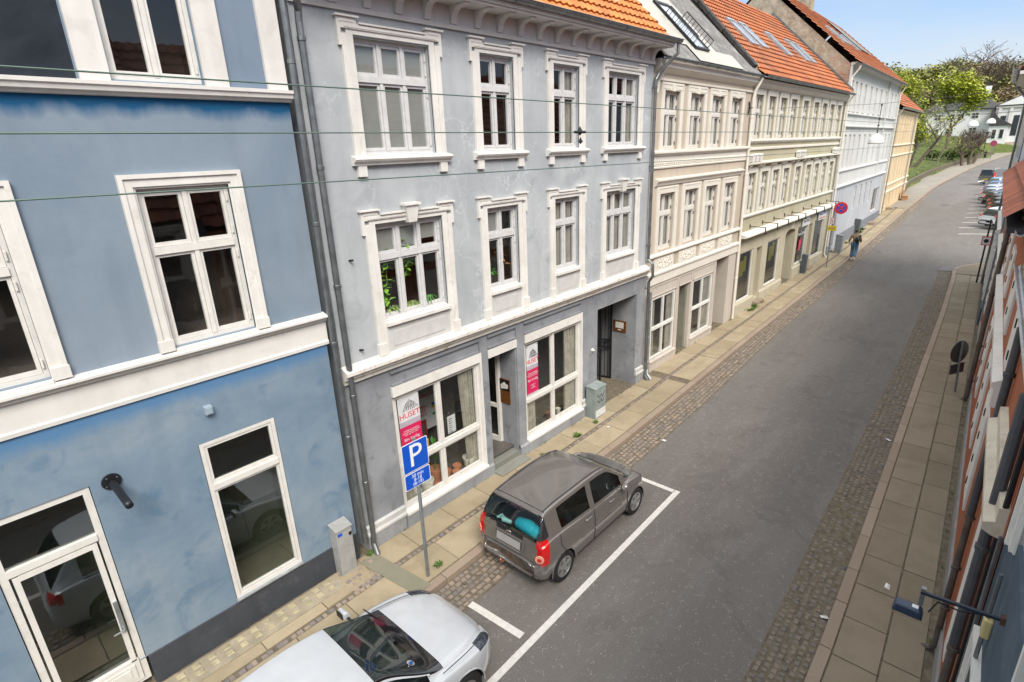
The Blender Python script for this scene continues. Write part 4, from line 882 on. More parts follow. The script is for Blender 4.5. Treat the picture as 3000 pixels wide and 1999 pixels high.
# ================================================================ SAND COLOURED HOUSE
M_sand=stucco('sand yellow stucco',(.56,.42,.25),(.64,.49,.3),(.62,.54,.42),.5,.5,.12)
M_sandl=stucco('pale sand trim',(.62,.54,.4),(.68,.6,.46),None,.5,.2,.1)
Or,W_=house(56.6,72.3,8.8,9.35,'sand yellow house with red tile roof at the end of the row beside the park')
k=.985
UX=[57.75,59.95,61.9,63.9,65.65,67.6,69.6]; LX=[57.75,60.45,62.3,64.2,66.0,67.95,69.9]; GXo=[58.2,60.4,62.4,64.8,67,69.2]
hol=[((x-56.6)*1.0,(x-56.6)+.75,6.6,8.75) for x in UX]+[((x-56.6),(x-56.6)+.75,3.4,5.35) for x in LX]+[((x-56.6),(x-56.6)+.8,1.45,2.35) for x in GXo]
mb=MB(); wallsheet(mb,0,W_,.4,9.3,hol,0,.14); mb.build('front_wall',M_sand,Or,auto=False)
shell(Or,W_,9,.3,9.4,13.4,4.3,M_sandl)
for h in hol: window(Or,h[0],h[1],h[2],h[3],2,.62 if h[3]-h[2]>1.2 else None,M_sandl,.07,name='casement_window',curtain='full' if h[3]-h[2]>1.2 else None)
for h in hol:
    if h[3]-h[2]>1.2:
        mb=MB(); mb.box(h[0]-.42,h[0]-.08,-.05,0,h[2]-.1,h[3]+.1) ; mb.build('pilaster',M_sandl,Or)
for z in (9.1,6.35,5.5,3.15,2.55): band(Or,0,W_,[(0,z),(-.1,z+.05),(-.1,z+.12),(0,z+.18)],M_sandl)
tile_roof(Or,-.1,W_+.1,-.35,9.4,4.3,13.6,M_tile2,tw=.3,tl=.45,seed=13); backroof(Or,W_,4.3,13.6,9,9.3,M_tile2)
gutter(Or,0,W_,-.4,9.36,.08,M_zincl); pipe(Or,[(W_*.8,-.12,9),(W_*.8,-.12,1)],.05,M_zincl); pipe(Or,[(.2,-.4,9.3),(.05,-.12,8.8),(.05,-.12,1)],.05,M_zincl)
# ================================================================ HOUSES ON THE RIGHT (camera side)
def rhouse(name,xn,xf,off,label):
    """front line runs from xf back to xn; local x = distance from the far end"""
    a=Vector((xf,wy(xf)+off)); b=Vector((xn,wy(xn)+off)); d=b-a
    return thing(name,(a.x,a.y,0),label,'house',math.atan2(d.y,d.x)),d.length
M_rust=stucco('rust brown painted wall',(.3,.095,.045),(.37,.13,.065),(.22,.08,.05),1.1,.4,.2)
M_slateb=stucco('blue grey slate render',(.055,.085,.115),(.09,.125,.16),(.15,.17,.19),1.4,.35,.2)
M_bluegr=stucco('grey blue render',(.26,.3,.35),(.33,.37,.42),None,.8,.2,.1)
M_stoneledge=stucco('cream stone ledge',(.5,.45,.36),(.6,.55,.46),(.4,.33,.24),2,.5,.3)
# --- house C, far
Hc,Wc=rhouse('town_house',26.0,33.0,.07,'tall grey blue house at the side street corner with white window strips')
Cx=lambda x:(33.0-x)
hol=[(Cx(x)-.55,Cx(x)+.55,z,z+1.6) for x in (31.7,29.7,27.7) for z in (1.2,4.4,6.7)]
mb=MB(); wallsheet(mb,0,Wc,0,8.9,hol,0,.06); mb.build('front_wall',M_bluegr,Hc,auto=False); shell(Hc,Wc,9,0,8.9,13,4.5,M_bluegr)
for h in hol:
    window(Hc,h[0],h[1],h[2],h[3],2,.62,M_whitew,.01,name='casement_window'); MB().box(h[0]-.2,h[0]-.02,-.05,0,h[2]-.1,h[3]+.2).build('pilaster',M_white,Hc); MB().box(h[1]+.02,h[1]+.2,-.05,0,h[2]-.1,h[3]+.2).build('pilaster',M_white,Hc)
for z in (3.7,8.6): band(Hc,0,Wc,[(0,z),(-.1,z+.05),(-.1,z+.15),(0,z+.2)],M_white)
MB().box(-.02,Wc,-.03,0,0,1.0).build('plinth',M_slateb,Hc)
mb=MB(); mb.box(-.1,Wc+.1,-.5,.02,8.9,9.0); mb.build('soffit',M_white,Hc)
tile_roof(Hc,-.1,Wc+.1,-.5,9.05,4.5,13.6,M_tile3,seed=21); backroof(Hc,Wc,4.5,13.6,9,9,M_tile3)
gutter(Hc,-.1,Wc+.1,-.6,9.15,.1,M_zincl); pipe(Hc,[(.05,-.55,9.0),(.05,-.3,8.7),(.1,-.08,8.4),(.1,-.08,.5)],.05,M_zinc)
# --- house B, rust brown
Hb,Wb=rhouse('town_house',5.6,26.0,0,'rust brown painted house with white shuttered panels beside the camera')
Bx=lambda x:(26.0-x)
mb=MB(); wallsheet(mb,0,Wb,.0,5.4,[],0); mb.build('front_wall',M_rust,Hb,auto=False); shell(Hb,Wb,9,0,5.6,10.6,4.7,M_rust)
MB().box(0,Wb,-.035,0,-.1,.55).build('plinth',plain('cement grey base',(.25,.25,.25),.85,0,.15,3),Hb)
def shutter(a,b,z0,z1):
    mb=MB(); mb.box(a,b,-.03,0,z0,z1); mb.box(a+.05,b-.05,-.036,-.03,z0+.06,z1-.06)
    o=mb.build('window_shutter',M_white,Hb); m=(a+b)/2; n=4 if z1-z0>1.2 else 2
    for i in range(n): z=lerp(z0,z1,(i+.6)/n); MB().box(m-.035,m+.035,-.05,-.036,z-.06,z+.06).build('hinge_plate',M_black,o)
for x in (11.0,13.45,16.3,19.3,22.0,24.5): shutter(Bx(x)-.62,Bx(x)+.62,1.3,3.0)
for x in (9.6,12.2,15.0,17.4,20,22.5): shutter(Bx(x)-.6,Bx(x)+.6,3.98,4.88)
band(Hb,0,Bx(9.9),[(0,3.34),(-.07,3.35),(-.07,3.62),(-.11,3.66),(-.11,3.72),(0,3.78)],M_white,'belt_course')
MB().prism([(0,3.74),(-.08,3.76),(-.15,3.8),(-.15,3.87),(-.07,3.9),(-.07,4.04),(0,4.06)],Bx(8.15),Bx(5.7)).build('stone_ledge',M_stoneledge,Hb)
MB().box(Bx(7.6),Bx(7.25),-.02,0,.9,3.3).build('white_pilaster',M_white,Hb)
MB().box(0,Bx(12.35),-.3,.02,5.52,5.6).build('soffit',M_black,Hb)
tile_roof(Hb,-.1,Bx(12.2),-.32,5.75,4.7,10.7,M_tile3,tw=.3,tl=.38,seed=22,amp=.045,sub=6,name='roof')
tile_roof(Hb,Bx(12.2),Wb,.05,5.5,4.7,10.7,M_tile3,tw=.3,tl=.38,seed=23,amp=.045,sub=6,name='roof')
backroof(Hb,Wb,4.7,10.7,9,5.6,M_tile3)
# low ledge roof and the two gutters
M_moss=stucco('mossy stone ledge top',(.2,.17,.1),(.4,.35,.24),(.08,.07,.03),6,.8,.4)
MB().box(Bx(11.9),Bx(5.7),-.03,.02,4.98,5.1).build('ledge',M_moss,Hb)
def guttW(root,P,r,mat):
    mb=MB(); mb.tube(P,r,12); 
    return mb.build('gutter',mat,root,smooth=True)
def wl(root_x,x,y,z):  # world -> local of a right house
    M=Hbm; v=M@Vector((x,y,z)); return (v.x,v.y,v.z)
Hbm=(Matrix.Translation(Hb.location)@Matrix.Rotation(Hb.rotation_euler.z,4,'Z')).inverted()
def gutter3(root,P,r,mat):
    """half-round open gutter along world points"""
    L_=[Vector(wl(0,*p)) for p in P]; mb=MB(); n=8; rows=[]
    for p in L_:
        row=[(p.x,p.y-r*math.cos(math.pi*k/n),p.z-r*math.sin(math.pi*k/n)) for k in range(n+1)]+[(p.x,p.y-(r-.012)*math.cos(math.pi*k/n),p.z-(r-.012)*math.sin(math.pi*k/n)) for k in range(n+1)[::-1]]
        rows.append(row)
    m=2*(n+1); V=[q for r_ in rows for q in r_]
    mb.add(V,[(i*m+k,i*m+(k+1)%m,(i+1)*m+(k+1)%m,(i+1)*m+k) for i in range(len(rows)-1) for k in range(m)]+[tuple(range(m))[::-1],tuple(range((len(rows)-1)*m,len(rows)*m))])
    mb.tube([(p.x,p.y-r,p.z) for p in L_],.014,6)
    for i in range(len(L_)-1):
        q=(L_[i]+L_[i+1])/2; mb.tube([(q.x,q.y-(r+.008)*math.cos(math.pi*k/6),q.z-(r+.008)*math.sin(math.pi*k/6)) for k in range(7)],.01,4)
    return mb.build('gutter',mat,root)
gutter3(Hb,[(5.9,-.37,5.1),(7.46,-.315,5.1),(9,-.26,5.1),(10.5,-.205,5.1),(11.85,-.16,5.1)],.042,M_zincl)
gutter3(Hb,[(12.2,-.1,5.55),(14.5,.03,5.58),(17,.13,5.63),(20,.24,5.7),(23,.36,5.77),(26.1,.48,5.84)],.065,M_zincl)
mb=MB(); rnd=random.Random(3)
for i in range(160):
    x=rnd.uniform(12.4,25.5); p=wl(0,x,lerp(-.1,.46,(x-12.2)/13.9)-rnd.uniform(.08,.28),lerp(5.55,5.84,(x-12.2)/13.9)+.04); s=rnd.uniform(.03,.1); a=rnd.random()*3
    mb.hexa([(p[0]+sx*s*(1+.3*a),p[1]+sy*s*.7,p[2]+sz*s*.35) for sz in (-1,1) for sx,sy in ((-1,-1),(1,-1),(1,1),(-1,1))])
o=mb.build('roof_debris',plain('dark mossy roof debris',(.05,.045,.03),.9,0,.6,9),Hb); o['kind']='stuff'
def wpipe(root,x,z0,z1,off,r,mat,foot=False,clz=()):
    y=-off; P=[(Bx(x),y,z1),(Bx(x),y,z0)]
    if foot: P+=[(Bx(x)-.02,y-.03,z0-.1),(Bx(x)-.05,y-.12,z0-.16)]
    return pipe(root,P,r,mat,clamps=[(Bx(x),y,z) for z in clz])
M_lead=plain('dark lead grey pipe paint',(.07,.075,.085),.45,.2,.2,4); M_brownp=plain('brown grey old pipe',(.1,.085,.075),.55,.2,.3,6)
wpipe(Hb,18.3,.32,5.45,.1,.055,M_brownp,True,(4.5,3.2,1.8,.8)); wpipe(Hb,8.3,2.45,4.98,.06,.045,M_lead,False,(4.4,))
wpipe(Hb,8.3,.25,2.45,.06,.04,M_brownp,True,(2.4,1.6,.9)); 
wpipe(Hb,6.05,2.2,4.98,.07,.048,M_lead,False,(3.4,)); wpipe(Hb,6.05,.1,2.2,.07,.042,M_brownp,False,(2.15,))
MB().tube([(Bx(5.72),-.03,0),(Bx(5.72),-.03,5.3)],.022,6).build('cable_conduit',M_black,Hb)
MB().box(Bx(5.93),Bx(5.84),-.02,0,.2,5.2).build('corner_strip',M_white,Hb)
# --- house A, slate blue, nearest
Ha,Wa=rhouse('town_house',-9,5.6,-.01,'slate blue rendered house right under the camera with a flood lamp arm')
Ax=lambda x:(5.6-x)
hol=[(Ax(4.95),Ax(3.55),4.2,5.5),(Ax(2.2),Ax(1.0),3.9,5.5),(Ax(-.4),Ax(-1.6),3.9,5.5),(Ax(5.2),Ax(3.4),.7,2.9),(Ax(2.2),Ax(1.0),.7,2.7),(Ax(-.4),Ax(-1.6),.7,2.7)]
mb=MB(); wallsheet(mb,0,Wa,0,5.7,hol,0,.1); mb.build('front_wall',M_slateb,Ha,auto=False); shell(Ha,Wa,9,0,5.7,10.9,4.8,M_slateb)
for h in hol: window(Ha,h[0],h[1],h[2],h[3],2,.62,M_whitew,.03,name='casement_window'); casing(Ha,h[0],h[1],h[2]-.1,h[3],.16,M_white)
tile_roof(Ha,0.05,Wa,.0,5.75,4.8,11.0,M_tile3,tw=.3,tl=.38,seed=24,amp=.045,sub=6); backroof(Ha,Wa,4.8,11.0,9,5.7,M_tile3)
for x,o_ in ((5.5,.03),(4.95,.03)): MB().tube([(Ax(x),-.04,.1),(Ax(x),-.04,3.9)],.016,6).build('cable_conduit',M_zinc,Ha)
MB().box(Ax(5.0),Ax(4.9),-.06,0,3.3,3.48).build('junction_box',plain('yellowed plastic box',(.5,.42,.2),.5),Ha,bevel=.015)
mb=MB()
for i in range(26): t=i*.5; mb.tube([(Ax(5.15)+.05*math.sin(t),-.06+.0*i,4.9-.012*i),(Ax(5.15)+.07*math.cos(t*1.3),-.14,4.86-.013*i)],.02,5)
mb.build('yellow_rag',plain('ochre cloth',(.5,.3,.03),.9),Ha) if False else None
# flood lamp on its arm
fl_=thing('flood_lamp',(4.52,-.49,3.82),'dark blue flood lamp hanging from a rusty arm on the slate blue wall','lamp')
mb=MB(); mb.box(-.03,.03,-.02,.0,-.12,.12); mb.box(-.025,.025,0,.03,-.03,.03); mb.build('wall_bracket',plain('rusty iron',(.1,.045,.03),.7,.3,.4,20),fl_)
MB().tube([(0,0,0),(-.01,.24,-.01),(-.02,.49,-.02)],.016,4,sq=True).build('arm',plain('dark navy steel',(.02,.03,.05),.45,.3),fl_)
mb=MB(); mb.box(-.03,.01,.46,.49,-.13,.02); mb.build('yoke',M_zinc,fl_)
mb=MB(); mb.hexa([(-.13,.44,-.2),(-.02,.44,-.2),(-.02,.64,-.2),(-.13,.64,-.2),(-.12,.46,-.13),(-.03,.46,-.13),(-.03,.62,-.13),(-.12,.62,-.13)]); lb=mb.build('lamp_body',plain('navy lamp casting',(.02,.035,.07),.35,.2),fl_,bevel=.012)
MB().box(-.09,-.05,.48,.52,-.13,-.128).build('rating_sticker',M_sign,lb)
mb=MB(); mb.tube([(0,.12,-.02),(-.01,.25,-.06),(-.02,.38,-.05),(-.06,.42,-.14)],.006,5); mb.build('lamp_cable',M_black,fl_)
# conduit triangle of the arm (stay)
# ================================================================ SIGNS AND STREET FURNITURE
M_blues=plain('traffic blue',(.005,.08,.5),.35,0,.04,3); M_whites=plain('sign white film',(.72,.74,.76),.4,0,.04); M_galv=plain('galvanised post',(.27,.3,.31),.45,.6,.2,9)
P=thing('parking_sign',(4.62,6.5,.11),'blue parking sign reading P with a 30 minute plate below, on a galvanised post','sign')
MB().tube([(0,0,0),(.02,.02,2.72)],.03,12).build('post',M_galv,P)
def rrect(mb,w,h,r,y0,y1,cx=0,cz=0,rim=False):
    Q=[]
    for (sx,sz,a0) in ((1,1,0),(-1,1,90),(-1,-1,180),(1,-1,270)):
        for k in range(5):
            t=math.radians(a0+k*22.5); Q.append((cx+sx*(w/2-r)+r*math.cos(t),cz+sz*(h/2-r)+r*math.sin(t)))
    n=len(Q); mb.add([(x,y0,z) for x,z in Q]+[(x,y1,z) for x,z in Q],[tuple(range(n)),tuple(range(n,2*n))[::-1]]+[(i,(i+1)%n,n+(i+1)%n,n+i) for i in range(n)])
def plate(parent,name,w,h,cx,cz,y,c1,c2,brd=.014):
    mb=MB(); rrect(mb,w,h,.03,y-.003,y,cx,cz); o=mb.build(name,c1,parent); mb=MB(); rrect(mb,w-2*brd,h-2*brd,.022,y-.006,y-.0031,cx,cz); mb.build('field',c2,o); return o
o=plate(P,'parking_plate',.52,.52,-.02,2.45,-.035,M_whites,M_blues); text('P',.56,'letter',M_whites,o,(-.02,-.043,2.45),(math.pi/2,0,0),ext=.001)
o=plate(P,'time_plate',.52,.29,-.02,2.03,-.035,M_whites,M_blues); text('30 min\n8-18\n(8-18)',.088,'lettering',M_whites,o,(-.02,-.043,2.03),(math.pi/2,0,0),ext=.001)
for z in (2.6,2.3,2.1,1.97): MB().lathe([(.034,z-.015),(.036,z),(.034,z+.015)],(0.015,.015,0),10).build('clamp',M_zinc,P)
N=thing('no_stopping_sign',(33.25,7.2,gz(33)+.1),'round red and blue no stopping sign with a red cross on a tall post','sign')
MB().tube([(0,0,0),(0,0,3.45)],.03,10).build('post',M_galv,N)
mb=MB(); mb.lathe([(0,-.07),(.31,-.07),(.31,-.062),(0,-.062)],(0,-.3,3.17),32,'x'); d=mb.build('sign_disc',M_red,N)
mb=MB(); mb.lathe([(0,-.076),(.215,-.076),(.215,-.071),(0,-.071)],(0,-.3,3.17),32,'x'); mb.build('blue_field',M_blues,d)
for s in (1,-1):
    a=math.pi/4*s; c,si=math.cos(a),math.sin(a); l,wd=.245,.036
    Q=[(-l,-wd),(l,-wd),(l,wd),(-l,wd)]; Q=[(c*u-si*v,si*u+c*v) for u,v in Q]
    MB().add([(-.08-.0005*(s>0),-.3+u,3.17+v) for u,v in Q]+[(-.077,-.3+u,3.17+v) for u,v in Q],[(0,1,2,3),(7,6,5,4),(0,4,5,1),(1,5,6,2),(2,6,7,3),(3,7,4,0)]).build('cross_bar',M_red,d)
MB().tube([(0,0,3.17),(-.06,-.3,3.17)],.015,6).build('sign_arm',M_galv,N)
o=MB().box(-.05,-.04,-.09,.09,2.32,2.66).build('small_plate',M_red,N); MB().box(-.054,-.0505,-.065,.065,2.345,2.635).build('field',M_sign,o); MB().box(-.057,-.0545,-.012,.012,2.4,2.58).build('arrow',M_black,o)
o=MB().box(-.05,-.04,-.22,.2,1.98,2.24).build('yellow_plate',M_yel,N); text('26.-30.',.1,'lettering',M_black,o,(-.053,0,2.1),(math.pi/2,0,-math.pi/2))
# sign seen from behind on the right
R=thing('road_sign',(18.8,.36,.11),'round road sign with a lower plate, seen from behind on a leaning grey post','sign'); R.rotation_euler=(math.radians(-3),math.radians(2),math.radians(58))
MB().tube([(0,0,0),(0,0,1.66)],.03,10).build('post',M_galv,R)
M_back=plain('dark grey sign back',(.09,.1,.11),.5,.3)
mb=MB(); mb.lathe([(0,.035),(.32,.035),(.32,.05),(0,.05)],(0,-.0,1.3),28,'x'); mb.build('sign_disc',M_back,R); MB().box(.035,.05,-.25,.25,.66,.95).build('lower_plate',M_back,R)
Q=thing('bay_sign',(32.9,.82,gz(33)+.1),'small square red edged sign on a dark post at the side street corner','sign')
MB().tube([(0,0,0),(0,0,2.9)],.035,8).build('post',M_black,Q); o=MB().box(-.06,-.04,-.17,.17,1.75,2.15).build('sign_plate',M_red,Q); MB().box(-.066,-.0605,-.14,.14,1.79,2.11).build('field',M_sign,o); MB().lathe([(0,-.075),(.09,-.075),(.09,-.067),(0,-.067)],(0,0,1.95),16,'x').build('emblem',M_black,o)
Z=thing('far_traffic_sign',(150,6.2,gz(150)+.1),'faded purple red round sign on a thin post far along the street','sign')
MB().tube([(0,0,0),(0,0,3.6)],.06,6).build('post',M_galv,Z); MB().lathe([(0,-.1),(.55,-.1),(.55,-.06),(0,-.06)],(0,0,3.0),20,'x').build('sign_disc',plain('faded purple red',(.28,.04,.09),.5),Z)
# cabinets
def cabinet(name,loc,w,d,h,mat,label,slope=.05,rz=0):
    t=thing(name,loc,label,'cabinet',rz)
    MB().hexa([(0,0,0),(w,0,0),(w,d,0),(0,d,0),(0,0,h-slope),(w,0,h-slope),(w,d,h),(0,d,h)]).build('cabinet_body',mat,t,bevel=.008)
    MB().hexa([(-.012,-.015,h-slope),(w+.012,-.015,h-slope),(w+.012,d,h),(-.012,d,h),(-.012,-.015,h-slope+.02),(w+.012,-.015,h-slope+.02),(w+.012,d,h+.02),(-.012,d,h+.02)]).build('lid',mat,t)
    MB().box(.03,w-.03,-.008,0,.08,h-slope-.08).build('door',mat,t)
    return t
M_alu=stucco('brushed galvanised cabinet',(.28,.28,.27),(.37,.37,.36),(.2,.2,.19),3,.5,.1)
c=cabinet('utility_cabinet',(3.64,7.66,.1),.3,.24,.98,M_alu,'slim galvanised cabinet against the black plinth beside the downpipes')
MB().box(.02,.1,-.018,-.009,.84,.89).build('sticker',M_blues,c); MB().box(.23,.28,-.012,-.0085,.76,.83).build('lock_plate',M_black,c)
M_greenc=stucco('grey green cabinet paint',(.2,.24,.23),(.28,.32,.31),(.1,.12,.12),5,.7,.15)
c=cabinet('utility_cabinet',(11.36,7.52,.1),.52,.3,.92,M_greenc,'grey green utility cabinet with graffiti beside the gateway of the grey house',.04)
mb=MB()
for z in (.66,.5): mb.tube([(.08+.05*i,-.012,z+.06*math.sin(i*2.1)) for i in range(8)],.012,4)
mb.build('graffiti',M_hinge,c); MB().box(.02,.5,-.011,-.0085,.05,.26).build('notice_panel',M_sign,c)
cabinet('mail_box',(31.15,7.72,gz(31)+.1),.3,.22,1.0,plain('dark slate box paint',(.07,.085,.1),.45),'dark grey box beside the arched gateway of the olive house')
cabinet('utility_cabinet',(37.3,7.45,gz(37)+.1),.45,.35,1.1,plain('mid grey cabinet',(.2,.22,.23),.5),'mid grey cabinet at the corner of the pale grey house')
cabinet('waste_box',(44.6,8.0,gz(44)+.1),.42,.35,1.1,plain('charcoal box',(.07,.08,.085),.5),'charcoal box by the plinth in the middle of the pale grey house')
c=thing('bench',(67.8,8.9,gz(68)+.1),'small orange brown wooden bench by the sand yellow house','bench',math.atan2(.5,15))
M_ow=plain('orange wood',(.4,.2,.08),.6); MB().box(0,1.3,-.4,0,.42,.48).build('seat',M_ow,c); MB().box(0,1.3,-.02,.03,.5,.95).build('backrest',M_ow,c)
for x in (.05,1.2): MB().box(x,x+.07,-.38,0,0,.42).build('leg',M_ow,c)
for i,x in enumerate((60.4,50.3)): 
    s=MB().box(-.5,.5,-.5,0,0,.2).build('door_step',M_kerb,loc=(x,interp([(36,8.05),(54.5,8.6),(57,8.8),(72,9.3)],x),gz(x)+.1),bevel=.02); tag(s,('dark stone step at the sand yellow house','stone step below the shop opening of the pale grey house')[i],'step')
# ================================================================ WIRES AND HANGING LAMPS
M_wire=plain('green grey wire',(.1,.16,.13),.5,.3); 
for i,(z0,z1,sg,lb) in enumerate(((7.49,8.25,-.2,'uppermost green grey wire crossing in front of the facades'),(7.25,7.6,-.1,'middle green grey wire crossing in front of the facades'),(6.96,6.98,-.1,'lowest green grey wire crossing in front of the facades'))):

    x1=21.7 if i==0 else 34
    pts=[]
    for k in range(41):
        x=-6+ (x1+6)*k/40
        y=3.0; zz={0:7.1+.39,1:7.1+.148,2:7.1-.142}[i]
        if i==2: zz=6.995-.0103*(x-.43)+.00017*x*x
        if i==0: zz=7.49-.0018*x
        pts.append((x,y,zz))
    tag(MB().tube(pts,.0042,6).build('overhead_wire',M_wire),lb,'wire','wires over the street')
M_dome=plain('white lamp dome',(.8,.8,.8),.35,0,.02)
def hlamp(x,y,z,r,label,yl,yr,zw):
    t=thing('hanging_lamp',(x,y,z),label,'lamp')
    MB().lathe([(r*1.0,0),(r*.99,.1*r/.28),(r*.85,.2*r/.28),(r*.6,.28*r/.28),(r*.3,.33*r/.28),(.04,.36*r/.28),(.0,.36*r/.28)],(0,0,0),28,cap=False).build('dome',M_dome,t,smooth=True)
    MB().lathe([(r*1.01,-.02),(r*1.02,0),(r*.9,.01)],(0,0,0),28,cap=False).build('rim',M_hinge,t); MB().lathe([(0,.03),(r*.5,.03),(r*.5,.08),(0,.09)],(0,0,0),16).build('diffuser',plain('lamp diffuser',(.7,.68,.6),.4),t)
    h=zw-z; k=.36*r/.28
    mb=MB(); mb.tube([(0,0,k),(0,0,k+.12)],.02,8); mb.tube([(0,0,k+.1),(-.02,0,h*.62),(.03,0,h)],.012,6); 
    for f in (.45,.62,.97): mb.lathe([(.01,h*f-.04),(.035,h*f-.02),(.035,h*f+.02),(.01,h*f+.04)],(0,0,0),8)
    mb.build('hanger',M_hinge,t)
    tag(MB().tube([(x,yl,zw+.12),(x,(y+yl)/2,zw+.05),(x+.02,y,zw),(x,(y+yr)/2,zw+.06),(x,yr,zw+.16)],.006 if x<50 else .02,5).build('span_wire',M_hinge),'thin dark span wire carrying the '+label.split(' hanging')[0],'wire')
hlamp(25.0,4.4,6.93,.25,'nearest white dome street lamp hanging over the road',8.0,.22,8.27)
hlamp(88,5.9,8.0,.5,'small far white dome lamp hanging before the park trees',11,1,9.2)
hlamp(100,4.9,8.35,.5,'farthest white dome lamp hanging near the white villa',11.5,1,9.6)
# iron anchor and outline on facade
mb=MB(); mb.tube([(0,-.02,-.22),(.02,-.04,0),(0,-.02,.22)],.025,6); mb.tube([(0,0,0),(0,-.18,0)],.015,6); tag(mb.build('wall_anchor',M_black,loc=(21.75,7.98,8.3)),'black iron wire anchor between the cream and olive houses','anchor')
mb=MB(); mb.tube([(-.08,0,0),(.08,0,0)],.012,5); mb.lathe([(0,-.03),(.03,0),(0,.05)],(0,0,.0),8); mb.lathe([(0,-.1),(.022,-.08),(0,-.04)],(.01,0,0),8); tag(mb.build('wire_insulator',M_black,loc=(4.24,3.0,7.25)),'small black clamp on the middle wire before the third window','clamp')
# ================================================================ CARS
def carpaint(name,c,metal=.5,rough=.32):
    m,nt,p=nodes(name); v=gcoord(nt)
    n=noi(nt,v,5,4); nt.links.new(ramp(nt,n,[(.3,tuple(x*.96 for x in c)),(.7,tuple(min(1,x*1.04) for x in c))]),p.inputs['Base Color'])
    p.inputs['Metallic'].default_value=metal; p.inputs['Roughness'].default_value=rough; p.inputs['Coat Weight'].default_value=.8; p.inputs['Coat Roughness'].default_value=.04
    return m
M_tyre=plain('tyre rubber',(.012,.012,.013),.85,0,.2,20); M_rim=plain('alloy rim',(.5,.5,.5),.3,.85,.05); M_plast=plain('black plastic trim',(.016,.017,.019),.5,0,.2,20)
M_tail=plain('red lamp glass',(.5,.008,.008),.12,0,.1,10,coat=1); M_tailin=plain('amber pink lamp insert',(.65,.3,.2),.15,0,.1,10,coat=1); M_head=plain('headlamp glass',(.09,.1,.13),.05,.5,.6,30); M_chrome=plain('chrome',(.7,.7,.7),.12,1,.02)
M_wsglass=m_glass('windscreen glass',(.66,.78,.76),.01,.09)
def crom(T,x):
    """smooth interpolation of a table [(x,v..)]"""
    n=len(T)
    if x<=T[0][0]: return T[0][1]
    if x>=T[-1][0]: return T[-1][1]
    for i in range(n-1):
        if x<=T[i+1][0]:
            x0,y0=T[i]; x1,y1=T[i+1]; h=x1-x0; t=(x-x0)/h
            def sl(j):
                if j<=0 or j>=n-1: return None
                a=(T[j][1]-T[j-1][1])/(T[j][0]-T[j-1][0]); b=(T[j+1][1]-T[j][1])/(T[j+1][0]-T[j][0])
                return 0 if a*b<=0 else 2*a*b/(a+b)
            d=(y1-y0)/h; m0=sl(i); m1=sl(i+1); m0=d if m0 is None else m0; m1=d if m1 is None else m1
            return (2*t**3-3*t**2+1)*y0+(t**3-2*t**2+t)*h*m0+(-2*t**3+3*t**2)*y1+(t**3-t**2)*h*m1
